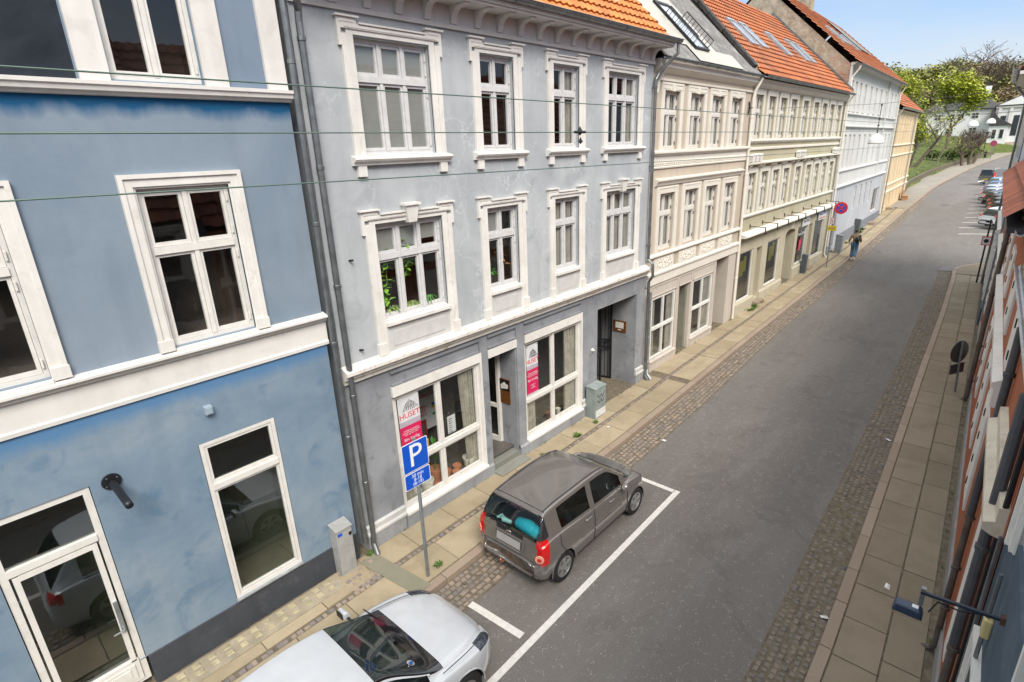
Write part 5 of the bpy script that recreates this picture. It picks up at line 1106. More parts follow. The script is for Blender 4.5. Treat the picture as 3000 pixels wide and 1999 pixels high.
def make_car(p,loc,rz,label,cat='car',name='parked_car',detail=2,group=None):
    t=thing(name,loc,label,cat,rz,group)
    NX,SEC={2:(120,5),1:(56,3)}[detail]
    x0,x1=p['w'][0][0],p['w'][-1][0]
    bk=[x0]; xs=set(a for k in ('w','zr','zs') for a,_ in p[k]); 
    X=sorted(set([round(lerp(x0,x1,i/NX),4) for i in range(NX+1)]+([round(x0+.012*i,4) for i in range(24)]+[round(x1-.012*i,4) for i in range(24)] if detail==2 else [])+[round(a,4) for a in xs]))
    # thin out near duplicates
    XX=[X[0]]
    for a in X[1:]:
        if a-XX[-1]>.008: XX.append(a)
    X=XX
    def keys(x):
        w=crom(p['w'],x); z0=crom(p['z0'],x); zs=crom(p['zs'],x); gw=crom(p['gw'],x); rw=crom(p['rw'],x); zr=crom(p['zr'],x); zr=max(zr,zs+.012)
        return [(w*.9,z0),(w*.965,z0+.07),(w*.995,lerp(z0,zs,.35)),(w,lerp(z0,zs,.62)),(w*.985,lerp(z0,zs,.86)),(w*.955,zs),(gw,zs+.012),(lerp(gw,rw,.55),lerp(zs,zr-.045,.5)),(rw,zr-.045),(rw*.9,zr-.012),(rw*.55,zr-.0),(0,zr+.004)]
    NK=12; TT=[0]
    for i in range(NK-1):
        k={0:1,1:1,2:2,3:1,4:1,5:1,6:2,7:2,8:1,9:2,10:2}[i]*(SEC if i in(6,7) else max(2,SEC-2) if detail==2 else 2)
        TT+= [i+(j+1)/k for j in range(k)]
    def sec(x,tt):
        K=keys(x); i=min(int(tt),NK-2); f=tt-i
        if i in (5,) : return lerp(K[i][0],K[i+1][0],f),lerp(K[i][1],K[i+1][1],f)
        def P(j): return K[max(0,min(NK-1,j))]
        a,b=P(i),P(i+1); m0=(P(i+1)[0]-P(i-1)[0])/2,(P(i+1)[1]-P(i-1)[1])/2; m1=(P(i+2)[0]-P(i)[0])/2,(P(i+2)[1]-P(i)[1])/2
        if i==4: m1=(b[0]-a[0],b[1]-a[1])
        if i==6: m0=(b[0]-a[0],b[1]-a[1])
        if i==10: m1=(b[0]-a[0],0)
        h0,h1,h2,h3=2*f**3-3*f*f+1,f**3-2*f*f+f,-2*f**3+3*f*f,f**3-f*f
        return h0*a[0]+h1*m0[0]+h2*b[0]+h3*m1[0],h0*a[1]+h1*m0[1]+h2*b[1]+h3*m1[1]
    G=[[sec(x,tt) for tt in TT] for x in X]; nt_=len(TT)
    wr=p['wr']; ar_=wr*1.13; wheels=[p['xr'],p['xf']]
    V=[];
    for i,x in enumerate(X):
        for (y,z) in G[i]: V.append([x,-y,z])
        for (y,z) in G[i][::-1][1:]: V.append([x,y,z])
    m=2*nt_-1
    # snap to the wheel arch
    for v in V:
        if abs(v[1])>.5*crom(p['w'],v[0]) and v[2]<crom(p['zs'],v[0])-.02:
            for xw in wheels:
                dx,dz=v[0]-xw,v[2]-wr; d=math.hypot(dx,dz)
                if ar_-.02<d<ar_+.025 and d>0: v[0]=xw+dx/d*ar_; v[2]=wr+dz/d*ar_
    groups={}
    def cls(c,ti):
        x,y,z=c; s=-y
        for xw in wheels:
            if math.hypot(x-xw,z-wr)<ar_-.004 and abs(y)>.5*crom(p['w'],x) : return None
        for nm,fn in p['regions']:
            if fn(x,abs(y),z,ti,s): return nm
        return 'body'
    for i in range(len(X)-1):
        for j in range(m-1):
            q=(i*m+j,(i+1)*m+j,(i+1)*m+j+1,i*m+j+1); c=[sum(V[k][a] for k in q)/4 for a in range(3)]
            jj=j if j<nt_-1 else m-2-j; ti=(TT[jj]+TT[jj+1])/2
            g=cls(c,ti)
            if g:
                for k in q:
                    v=V[k]
                    if abs(v[1])>.5*crom(p['w'],v[0]) and v[2]<crom(p['zs'],v[0]):
                        for xw in wheels:
                            dx,dz=v[0]-xw,v[2]-wr; d=math.hypot(dx,dz)
                            if 0<d<ar_: v[0]=xw+dx/d*ar_; v[2]=wr+dz/d*ar_
            if g: groups.setdefault(g,[]).append(q)
    for i in (0,len(X)-1):
        f=tuple(i*m+j for j in range(m)); groups['body'].append(f if i else f[::-1])
    # underside
    for i in range(len(X)-1): 
        if all(abs((X[i]+X[i+1])/2-xw)>ar_ for xw in wheels): groups.setdefault('underside',[]).append((i*m,(i+1)*m,(i+1)*m+m-1,i*m+m-1))
    mats=dict(body=p['paint'],underside=M_plast,trim=M_plast,windscreen=M_wsglass,rear_window=M_wsglass,side_window=M_carglass,tail_light=M_tail,tail_light_insert=M_tailin,headlight=M_head,gloss=p.get('gloss',M_plast))
    nmz=dict(gloss='cowl',underside='underbody')
    for g,F in groups.items():
        parts=[F]
        if g in('side_window','tail_light','headlight','tail_light_insert'):
            parts=[[f for f in F if sum(V[k][1] for k in f)<0],[f for f in F if sum(V[k][1] for k in f)>=0]]
        for Fp in parts:
            if not Fp: continue
            used=sorted({k for f in Fp for k in f}); ix={k:n for n,k in enumerate(used)}
            mb=MB(); mb.v=[tuple(V[k]) for k in used]; mb.f=[tuple(ix[k] for k in f) for f in Fp]; mb.t=[.5]*len(mb.f)
            mb.build(nmz.get(g,g),mats[g],t,smooth=True,auto=False)
    # wheels
    W2=crom(p['w'],p['xr'])
    wproto=None
    for xw in wheels:
        for s in (-1,1):
            if detail==1 and s==1: continue
            if wproto is None:
                mb=MB(); mb.lathe([(wr*.62,-.09),(wr*.93,-.1),(wr*.995,-.075),(wr,0),(wr*.995,.075),(wr*.93,.1),(wr*.62,.09)],(0,0,0),28,'y',cap=False); wh=mb.build('wheel',M_tyre,t,smooth=True)
                mb=MB(); mb.lathe([(wr*.66,-.07),(wr*.66,-.1),(wr*.6,-.1),(wr*.57,-.05),(wr*.57,.05)],(0,0,0),28,'y',cap=False); mb.lathe([(0,-.085),(.05,-.085),(.06,-.07),(.06,-.03)],(0,0,0),12,'y')
                ns=p.get('spokes',5)
                for k in range(ns):
                    a=2*math.pi*k/ns+.3; 
                    for da in ((-.17,.17) if p.get('split') else (0,)):
                        c1,s1=math.cos(a),math.sin(a); c2,s2=math.cos(a+da),math.sin(a+da); hw=p.get('sw',.03)
                        P0=(c1*.03,s1*.03); P1=(c2*wr*.63,s2*wr*.63); nx_,nz2=-s2*hw,c2*hw
                        mb.hexa([(P0[0]-nx_*.8,-.085,P0[1]-nz2*.8),(P0[0]+nx_*.8,-.085,P0[1]+nz2*.8),(P0[0]+nx_*.8,-.05,P0[1]+nz2*.8),(P0[0]-nx_*.8,-.05,P0[1]-nz2*.8),(P1[0]-nx_,-.095,P1[1]-nz2),(P1[0]+nx_,-.095,P1[1]+nz2),(P1[0]+nx_,-.05,P1[1]+nz2),(P1[0]-nx_,-.05,P1[1]-nz2)])
                mb.build('rim',M_rim,wh); MB().lathe([(0,.0),(wr*.58,.0)],(0,0,0),20,'y').build('brake_disc',M_plast,wh)
                wproto=wh; wh.location=(xw,s*(W2-.105),wr)
            else:
                c=dup(wproto,t,(xw,s*(W2-.105),wr)); 
                if s==1: c.rotation_euler=(0,0,math.pi)
    # wheel housings and dark cabin tub
    for xw in wheels:
        n=12
        for s in (-1,1):
            mb=MB()
            for k in range(n):
                a,b=math.pi*k/n,math.pi*(k+1)/n; mb.quad((xw+ar_*math.cos(a),s*(W2-.02),wr+ar_*math.sin(a)),(xw+ar_*math.cos(b),s*(W2-.02),wr+ar_*math.sin(b)),(xw+ar_*math.cos(b),s*(W2-.35),wr+ar_*math.sin(b)),(xw+ar_*math.cos(a),s*(W2-.35),wr+ar_*math.sin(a)))
            mb.add([(xw+ar_*math.cos(math.pi*k/n),s*(W2-.35),wr+ar_*math.sin(math.pi*k/n)) for k in range(n+1)]+[(xw-ar_,s*(W2-.35),.1),(xw+ar_,s*(W2-.35),.1)],[tuple(range(n+3))])
            mb.build('wheel_housing',M_plast,t,auto=False)
            if detail==2: MB().tube([(xw+(ar_+.004)*math.cos(math.pi*(k-1)/(n+6)),s*(crom(p['w'],xw)*.985),wr+(ar_+.004)*math.sin(math.pi*(k-1)/(n+6))) for k in range(n+9)],.012,5).build('arch_lip',p['paint'],t,smooth=True)
    if p.get('tub'):
        a,b=p['tub']; ww=W2-.13; mb=MB(); mb.box(a,b,-ww,ww,.3,crom(p['zs'],(a+b)/2)-.1); u=mb.build('cabin_floor',M_plast,t)
        for (sx,l) in ((.1,.5),(-.75,.5)):
            for sy in (-.37,.37):
                mb=MB(); z=crom(p['zs'],0)-.1; mb.hexa([(sx-.05,sy-.24,z),(sx+.1,sy-.24,z),(sx+.1,sy+.24,z),(sx-.05,sy+.24,z),(sx-.2,sy-.2,z+.38),(sx-.1,sy-.2,z+.38),(sx-.1,sy+.2,z+.38),(sx-.2,sy+.2,z+.38)]); mb.box(sx-.22,sx-.14,sy-.12,sy+.12,z+.4,z+.56); mb.build('car_seat',plain('dark seat cloth',(.035,.035,.04),.9),t,bevel=.02)
    def surf(x,tt,s,off=.004): y,z=sec(x,tt); return (x,s*(y+off),z+(off if tt>8 else 0))
    def seam(name,P,r=.0055,mat=M_plast):
        if detail==2: return MB().tube(P,r,5).build(name,mat,t)
    p['surf']=surf; p['sec']=sec
    return t,surf,seam
# --- grey hatchback (seen from behind and above)
M_taupecar=carpaint('taupe grey metallic paint',(.205,.19,.178),.5,.22)
M_gblack=plain('gloss black cowl',(.008,.008,.01),.12,0,.1,coat=1)
pg=dict(paint=M_taupecar,gloss=M_gblack,wr=.29,xr=-1.2,xf=1.2,spokes=5,sw=.045,
 w=[(-1.78,.58),(-1.765,.68),(-1.72,.745),(-1.62,.78),(-1.3,.797),(0,.8),(1.2,.795),(1.45,.765),(1.62,.69),(1.72,.59),(1.78,.42)],
 z0=[(-1.78,.32),(-1.7,.25),(-1.2,.2),(1.2,.2),(1.6,.22),(1.78,.3)],
 zs=[(-1.78,.56),(-1.755,.575),(-1.74,.66),(-1.7,.93),(-1.4,1.0),(-.5,.94),(.6,.88),(1.0,.86),(1.35,.80),(1.6,.70),(1.72,.58),(1.78,.5)],
 gw=[(-1.78,.54),(-1.75,.64),(-1.7,.7),(-1.4,.74),(0,.75),(.6,.73),(1.0,.7),(1.4,.62),(1.78,.34)],
 rw=[(-1.78,.5),(-1.75,.62),(-1.7,.66),(-1.58,.62),(-1.45,.58),(-.5,.6),(.2,.59),(.45,.58),(.95,.66),(1.4,.56),(1.78,.3)],
 zr=[(-1.78,.57),(-1.755,.6),(-1.742,.67),(-1.715,.96),(-1.62,1.22),(-1.5,1.4),(-1.42,1.435),(-1.0,1.475),(-.4,1.49),(0,1.475),(.28,1.43),(.95,1.0),(1.05,.965),(1.4,.87),(1.62,.76),(1.72,.62),(1.78,.52)],tub=(-1.2,.9),
 regions=[
  ('tail_light',lambda x,y,z,t,s:x<-1.55-.12*(1.04-z) and y>.6 and .62<z<1.04),
  ('rear_window',lambda x,y,z,t,s:t>8.0 and x<-1.49 and 1.0<z<1.37 and y<.6),
  ('trim',lambda x,y,z,t,s:(t>6.0 and x<-1.5 and .955<z<1.385 and y<.7) or (z<.33 and x<-1.5)),
  ('side_window',lambda x,y,z,t,s:6.2<t<7.8 and -1.2+.25*(7.8-t)*0<x<.74 and not(-.37<x<-.21) and z<1.5 and not(x>.55 and z>1.22)),
  ('gloss',lambda x,y,z,t,s:t>7.6 and .88<x<1.06),
  ('windscreen',lambda x,y,z,t,s:t>8.2 and .33<x<=.9),
  ('headlight',lambda x,y,z,t,s:1.42<x<1.72 and y>.42 and z>.6 and t>4.3 and t<8.6 and y>.75-.28*(1.72-x)/.3-.1)])
grey,surf,seam=make_car(pg,(7.37,5.46,.0),0,'taupe grey small hatchback parked in the marked bay, rear towards the camera')
for s in (-1,1):
    seam('door_seam',[surf(-.28,t_/4,s) for t_ in range(4,24)]); seam('door_seam',[surf(.86-.0*t_,t_/4,s) for t_ in range(4,24)])
    seam('door_seam',[surf(-1.28+ (0.34*(1-min(1,(t_-4)/10)) ),t_/4,s) for t_ in range(4,24)])
    seam('sill_seam',[surf(x/20,1.1,s) for x in range(-16,17)]); seam('roof_gutter',[surf(x/20,9.05,s,.002) for x in range(-29,7)],.009)
    for x in (-.48,.28):
        y,z=pg['sec'](x,4.3); MB().tube([(x-.1,s*(y+.012),z-.005),(x-.05,s*(y+.03),z),(x+.07,s*(y+.03),z),(x+.1,s*(y+.012),z)],.014,8).build('door_handle',M_taupecar,grey,smooth=True)
    mb=MB(); y,z=pg['sec'](.62,6.0); mb.tube([(.62,s*(y-.02),z+.03),(.6,s*(y+.08),z+.06)],.02,6); mb.lathe([(0,-.06),(.05,-.05),(.085,-.01),(.08,.03),(.0,.045)],(.6,s*(y+.15),z+.08),14,'x'); mb.build('wing_mirror',M_taupecar if True else None,grey,smooth=True)
    seam('side_moulding',[surf(x/20,2.6,s,.008) for x in range(-14,14)],.011,M_taupecar)
pg_=None
for s in (-1,1):
    o=MB().lathe([(0,-.012),(.075,-.008),(.08,.004)],(0,0,0),20,'x').build('tail_light_insert',M_tailin,grey,loc=(-1.752,s*.69,.735),rot=(0,0,s*-.5)); MB().lathe([(0,-.022),(.035,-.018),(.04,-.008)],(0,0,0),14,'x').build('lamp_core',M_tail,o)
for dx in (-1.44,): seam('tailgate_seam',[surf(dx,t_/4,-1,.0015) for t_ in range(35,45)]+[surf(dx,t_/4,1,.0015) for t_ in range(44,34,-1)],.006)
seam('tailgate_seam',[surf(-1.752,t_/4,-1,.003) for t_ in range(26,45)]+[surf(-1.752,t_/4,1,.003) for t_ in range(44,25,-1)],.005)
mb=MB(); mb.hexa([(-1.772,-.27,.72),(-1.765,-.27,.72),(-1.745,-.27,.86),(-1.752,-.27,.86),(-1.772,.27,.72),(-1.765,.27,.72),(-1.745,.27,.86),(-1.752,.27,.86)]); o=mb.build('number_plate',plain('blurred grey plate',(.33,.32,.31),.5,0,.05),grey)
for q in ((-.33,-.33,.7,.92),(.33,.33,.7,.92)): MB().tube([(-1.775,q[0]*.96,.7),(-1.765,q[0],.76),(-1.745,q[0],.9)],.012,6).build('plate_recess_edge',M_taupecar,grey)
MB().tube([(-1.79,-.31,.695),(-1.79,.31,.695)],.014,6).build('plate_recess_edge',M_taupecar,grey); MB().tube([(-1.745,-.31,.9),(-1.745,.31,.9)],.014,6).build('tailgate_grip',M_taupecar,grey)
o=MB().lathe([(0,-.006),(.062,-.004),(.066,.004)],(-1.738,0,.948),20,'x').build('emblem',M_chrome,grey); o.scale=(1,1,.62); o.location=(0,0,.36)
text('KIA',.055,'emblem_letters',M_black,grey,(-1.748,0,.948),(math.radians(76),0,-math.pi/2)); text('PICANTO',.05,'badge',M_chrome,grey,(-1.745,.47,.97),(math.radians(76),0,-math.pi/2))
MB().tube([(-1.735,.02,1.0),(-1.74,.2,1.04),(-1.73,.45,1.05)],.012,6).build('rear_wiper',M_black,grey)
MB().box(-1.5,-1.47,-.14,.14,1.33,1.352).build('brake_light',M_tail,grey); mb=MB(); mb.tube([(-1.72,.12,.3),(-1.83,.12,.3),(-1.85,.12,.36)],.018,8); mb.lathe([(0,-.03),(.028,0),(0,.03)],(-1.85,.12,.38),10); mb.build('tow_hitch',plain('worn copper brown metal',(.3,.12,.06),.5,.5),grey)
MB().box(-1.68,-1.2,-.62,.62,.86,.89).build('parcel_shelf',M_plast,grey)
bag=MB(); bag.tube([(-.3,-.0,.09),(-.25,.0,.1),(0,0,.12),(.22,.02,.1),(.28,.03,.07)],[.04,.1,.125,.1,.04],12); b=tag(bag.build('gym_bag',plain('bright cyan bag cloth',(.0,.42,.55),.6,0,.1,9),loc=(7.37-1.5,5.46-.25,.91),rot=(0,0,math.pi/2-.1),smooth=True),'cyan holdall lying behind the rear window of the grey car','bag')
bag=MB(); bag.tube([(-.15,0,.05),(0,.04,.07),(.1,-.02,.06),(.17,.03,.03)],[.03,.05,.045,.02],7); tag(bag.build('scarf',plain('pale aqua cloth',(.4,.6,.6),.9),loc=(7.37-1.52,5.46+.28,.9),rot=(0,0,math.pi/2)),'pale crumpled scarf behind the rear window of the grey car','scarf')
# --- white hatchback in front
M_whitecar=carpaint('white car paint',(.47,.49,.515),.0,.28)
M_gblack=plain('gloss black cowl',(.008,.008,.01),.12,0,.1,coat=1)
pw=dict(paint=M_whitecar,gloss=M_gblack,wr=.325,xr=-1.33,xf=1.3,spokes=5,split=True,sw=.017,
 w=[(-2.13,.6),(-2.11,.72),(-2.05,.8),(-1.9,.86),(-1.4,.895),(0,.9),(1.2,.9),(1.55,.875),(1.8,.81),(1.97,.71),(2.07,.58),(2.13,.4)],
 z0=[(-2.13,.34),(-2.0,.25),(-1.3,.19),(1.3,.19),(1.9,.2),(2.13,.28)],
 zs=[(-2.13,.6),(-2.1,.64),(-2.07,.8),(-1.95,.93),(-1.5,.97),(-.5,.94),(.6,.9),(1.0,.885),(1.5,.81),(1.85,.72),(2.05,.6),(2.13,.5)],
 gw=[(-2.13,.55),(-2.05,.7),(-1.9,.78),(-1.4,.82),(0,.83),(.6,.81),(1.0,.79),(1.5,.74),(1.9,.62),(2.13,.33)],
 rw=[(-2.13,.5),(-2.05,.66),(-1.85,.64),(-1.6,.6),(-.5,.62),(.15,.6),(.3,.6),(.98,.73),(1.5,.68),(1.9,.54),(2.13,.28)],
 zr=[(-2.13,.62),(-2.1,.66),(-2.07,.85),(-1.95,1.05),(-1.72,1.32),(-1.6,1.38),(-1.0,1.45),(-.3,1.47),(.05,1.44),(.25,1.395),(.98,1.0),(1.1,.965),(1.5,.9),(1.85,.79),(2.03,.66),(2.13,.52)],tub=(-1.2,.85),
 regions=[('side_window',lambda x,y,z,t,s:6.15<t<7.85 and -1.6<x<.86 and not(-.25<x<-.14) and not(x>.5 and z>1.27)),
  ('gloss',lambda x,y,z,t,s:(t>7.7 and .9<x<1.1) or (t>8.0 and .12<x<1.1 and t<8.25 and x>.2)),
  ('windscreen',lambda x,y,z,t,s:t>=8.2 and .2<x<=.9),
  ('rear_window',lambda x,y,z,t,s:t>8.3 and -2.0<x<-1.7),
  ('headlight',lambda x,y,z,t,s:1.66<x<2.03 and 4.6<t<7.0 and y>.56 and z>.6),
  ('trim',lambda x,y,z,t,s:(x>2.0 and z<.5 and y<.5 and z>.36)),
  ('tail_light',lambda x,y,z,t,s:x<-1.9 and y>.55 and .75<z<.92)])
white,surf,seam=make_car(pw,(2.1,5.13,-.03),0,'white hatchback with black windscreen cowl, cut off by the lower edge of the picture')
for s in (-1,1):
    seam('bonnet_seam',[surf(1.05+.09*k,6.0-(.0*k),s,.003) for k in range(10)],.006); seam('door_seam',[surf(.86,t_/4,s) for t_ in range(4,24)]); seam('door_seam',[surf(-.2,t_/4,s) for t_ in range(4,24)])
    seam('window_trim',[surf(x/20,6.05,s,.004) for x in range(-32,18)],.009)
    mb=MB(); y,z=pw['sec'](.72,6.0); mb.tube([(.74,s*(y-.02),z+.03),(.72,s*(y+.1),z+.06)],.022,6); m2=mb.build('wing_mirror',M_plast,white)
    mb=MB(); mb.hexa([(.66,s*(y+.08),z+.03),(.78,s*(y+.08),z+.03),(.76,s*(y+.27),z+.05),(.68,s*(y+.27),z+.05),(.66,s*(y+.08),z+.17),(.75,s*(y+.08),z+.15),(.73,s*(y+.26),z+.15),(.68,s*(y+.26),z+.16)]); mb.build('mirror_shell',M_whitecar,m2,bevel=.03); MB().box(.648,.659,min(s*(y+.1),s*(y+.25)),max(s*(y+.1),s*(y+.25)),z+.05,z+.15).build('mirror_glass',M_black,m2)
    y,z=pw['sec'](.1,4.4); MB().tube([(0,s*(y+.012),z),(.05,s*(y+.03),z),(.17,s*(y+.03),z),(.22,s*(y+.012),z)],.014,8).build('door_handle',M_whitecar,white)
for yy in (-.35,.25):
    MB().tube([(1.0,yy,.985),(.98,yy+.25,1.0),(.93,yy+.55,1.02)],.01,5).build('wiper',M_black,white)
mb=MB(); mb.hexa([(.88,-.75,.98),(.3,-.55,1.0),(.3,.55,1.0),(.88,.75,.98),(.86,-.72,.985),(.32,-.52,1.01),(.32,.52,1.01),(.86,.72,.985)]); mb.build('dashboard',plain('dark dashboard',(.02,.022,.025),.6),white)
mb=MB(); mb.lathe([(.17,-.012),(.182,0),(.17,.012),(.158,0),(.17,-.012)],(.28,.37,1.05),20,'x',cap=False); mb.build('steering_wheel',M_black,white)
mb=MB(); mb.lathe([(0,0),(.055,.0),(.055,.003),(0,.003)],(0,0,0),16); o=mb.build('windscreen_sticker',M_chrome,white,loc=(.78,-.5,1.105),rot=(0,math.radians(29),0)); o=MB().box(-.035,.035,-.02,.02,0,.004).build('sticker_emblem',M_bluep,white,loc=(.785,-.5,1.109),rot=(0,math.radians(29),.6))
white.scale=(1,1,.97)
b=tag(MB().box(-.12,.12,-.1,.1,0,.16).build('red_box',plain('dark red cloth',(.3,.03,.04),.8),loc=(2.1+.15,5.13-.35,.88),bevel=.03),'dark red bundle on the front seat of the white hatchback','bag')
# --- far parked cars
def simple_params(paint,kind):
    import copy
    p=dict(pg if kind=='small' else pw); p['paint']=paint; return p
cols=[('white',(.62,.64,.66),0),('blue grey',(.12,.15,.19),.4),('dark bronze',(.1,.09,.075),.5),('black',(.012,.013,.016),.3),('black blue',(.02,.025,.04),.4),('silver',(.4,.42,.44),.4),('silver white',(.5,.52,.55),.3),('blue',(.06,.12,.25),.4),('light blue',(.25,.35,.45),.4)]
pos=[(52.0,2.15),(56.6,2.0),(59.6,2.1),(62.4,2.3),(65.2,2.75),(68.2,3.15),(71.6,3.3),(76.0,3.3),(81,3.4)]
labs=['white hatchback with red tail lamp, nearest in the row of angled bays','second car of the angled row, mostly hidden behind the white hatchback','third car from the camera in the angled row','black estate with bright red lamps in the angled row','black blue car in the middle of the angled row','silver car beyond the black cars','silver white long car in the far half of the row','blue car second from the grey van','light blue car next to the grey van']
th=-math.radians(48); fx=Vector((math.cos(th),math.sin(th))); rt=Vector((math.sin(th),-math.cos(th)))
for i,((nm,c,mt),(x,y)) in enumerate(zip(cols,pos)):
    kind='big'; p=dict(pw); p['paint']=carpaint(nm+' car paint',c,mt,.3)
    p['regions']=[('tail_light',lambda x,y,z,t,s:x<-1.85 and y>.52 and .76<z<.95),('rear_window',lambda x,y,z,t,s:t>8.1 and -2.03<x<-1.7 and y<.62)]+[r for r in pw['regions'] if r[0] in('side_window','windscreen')]+[('trim',lambda x,y,z,t,s:x<-1.9 and z<.42)]
    c0=Vector((x,y))+rt*.9+fx*2.13
    t_,_,_=make_car(p,(c0.x,c0.y,gz(c0.x)+.0),th,labs[i],detail=1,group='cars parked in the angled bays')
M_van=carpaint('grey van paint',(.17,.17,.165),.4,.35)
pv=dict(pw); pv.update(paint=M_van,w=[(-2.2,.84),(-2.18,.88),(-1.9,.92),(1.3,.92),(1.7,.86),(2.0,.7),(2.1,.5)],
 zs=[(-2.2,.95),(-2.1,1.05),(.8,1.02),(1.3,.98),(1.9,.75),(2.1,.55)],gw=[(-2.2,.8),(-1.9,.88),(.8,.86),(1.4,.8),(2.1,.4)],rw=[(-2.2,.74),(-1.9,.78),(.2,.76),(1.1,.8),(2.1,.35)],
 zr=[(-2.2,1.1),(-2.18,1.5),(-2.1,1.8),(-1.9,1.86),(.1,1.86),(.4,1.78),(1.1,1.15),(1.9,.85),(2.1,.58)],z0=[(-2.2,.3),(-2,.22),(2.1,.22)],
 regions=[('tail_light',lambda x,y,z,t,s:x<-2.0 and y>.72 and .9<z<1.5),('rear_window',lambda x,y,z,t,s:x<-2.05 and y<.66 and 1.25<z<1.65 and t>6.2),('side_window',lambda x,y,z,t,s:6.3<t<7.7 and -.2<x<.8)])
t_,_,_=make_car(pv,(90.0,2.5,gz(90)),-math.radians(30),'grey van at the far end of the parked row','van','parked_van',detail=1)
o=MB().box(-2.235,-2.225,-.26,.26,.62,.76).build('number_plate',M_yel,t_)
# ================================================================ PEOPLE
def skin(name,V,E,R,mat,parent=None,loc=(0,0,0),sub=1,root=0,rz=0):
    me=bpy.data.meshes.new(name); me.from_pydata(V,E,[]); o=bpy.data.objects.new(name,me); COL.objects.link(o)
    sk=o.modifiers.new('skin','SKIN'); sk.use_smooth_shade=True
    for i,r in enumerate(R): me.skin_vertices[0].data[i].radius=(r,r) if not isinstance(r,tuple) else r
    me.skin_vertices[0].data[root].use_root=True
    sb=o.modifiers.new('sub','SUBSURF'); sb.levels=sub; sb.render_levels=sub
    me.materials.append(mat); o.location=loc
    o.rotation_euler=(0,0,rz)
    if parent: o.parent=parent
    return o
M_skin=plain('skin',(.45,.26,.18),.6,0,.05); M_hairb=plain('dark brown hair',(.05,.022,.012),.7,0,.3,20); M_tan=plain('tan jacket cloth',(.22,.17,.1),.9,0,.15,12); M_jean=plain('blue denim',(.07,.15,.26),.9,0,.2,14); M_shoe=plain('white shoe',(.6,.6,.6),.6)
def person(loc,rz,s,label,jacket,trouser,hair,bagm=None):
    t=thing('person',loc,label,'person',rz); t.scale=(s,s,s)
    # body: walking, facing +x ; one continuous surface
    V=[(0,0,.93),(0,0,1.12),(0,0,1.33),(0.01,0,1.43),(.015,0,1.5),(.03,0,1.6),(.03,0,1.68),
       (0,.1,.9),(.1,.1,.5),(-.02,.1,.1),(.1,.1,.05),
       (0,-.1,.9),(.04,-.1,.5),(-.3,-.1,.17),(-.24,-.1,.05),
       (0,.17,1.38),(-.06,.26,1.14),(.02,.3,.92),(.06,.3,.84),
       (0,-.17,1.38),(.02,-.25,1.14),(.18,-.24,.98),(.24,-.23,.94)]
    E=[(0,1),(1,2),(2,3),(3,4),(4,5),(5,6),(0,7),(7,8),(8,9),(9,10),(0,11),(11,12),(12,13),(13,14),(2,15),(15,16),(16,17),(17,18),(2,19),(19,20),(20,21),(21,22)]
    R=[.13,.115,.13,.06,.05,.085,.07,.09,.065,.045,.035,.09,.065,.045,.035,.065,.045,.035,.03,.065,.045,.035,.03]
    b=skin('body',V,E,R,M_skin,t,sub=1)
    # jacket
    Vj=[(0,0,1.0),(0,0,1.15),(0,0,1.35),(0,.17,1.37),(-.06,.27,1.14),(.01,.3,.97),(0,-.17,1.37),(.02,-.26,1.14),(.15,-.245,1.0)]
    skin('jacket',Vj,[(0,1),(1,2),(2,3),(3,4),(4,5),(2,6),(6,7),(7,8)],[(.17,.15),(.155,.135),(.15,.14),.085,.065,.055,.085,.065,.055],jacket,t)
    Vt=[(0,0,.95),(0,.1,.88),(.1,.1,.5),(-.01,.1,.13),(0,-.1,.88),(.04,-.1,.5),(-.28,-.1,.19)]
    skin('trousers',Vt,[(0,1),(1,2),(2,3),(0,4),(4,5),(5,6)],[.15,.115,.095,.085,.115,.095,.085],trouser,t)
    for p in ((0,.1,.04,0),(-.27,-.1,.1,1)):
        o=MB(); o.tube([(p[0]-.08,p[1],p[2]),(p[0],p[1],p[2]+.02),(p[0]+.12,p[1],p[2]),(p[0]+.17,p[1],p[2]-.005)],[.03,.05,.045,.025],8); o.build('shoe',M_shoe,t,smooth=True)
    skin('hair',[(.0,0,1.52),(-.02,0,1.62),(.02,0,1.70)],[(0,1),(1,2)],[.07,.1,.085],hair,t)
    if bagm:
        mb=MB(); mb.tube([(-.16,-.12,1.0),(-.18,-.12,1.12),(-.17,-.12,1.28)],[.07,.13,.08],10); o=mb.build('shoulder_bag',bagm,None,smooth=True)
        return t,o
    return t,None
t,o=person((38.2-2.2,6.52,gz(36)+.07),0,1.0,'woman walking away in a tan jacket and wide blue jeans with a black shoulder bag',M_tan,M_jean,M_hairb,M_black)
o.parent=t; o.name='bag'
person((150.5,7.1,gz(150)+.12),math.radians(-20),1.0,'distant walker in dark clothes on the pavement by the park wall',plain('dark green coat',(.02,.03,.02),.9),plain('black trousers',(.012,.012,.015),.9),M_hairb)
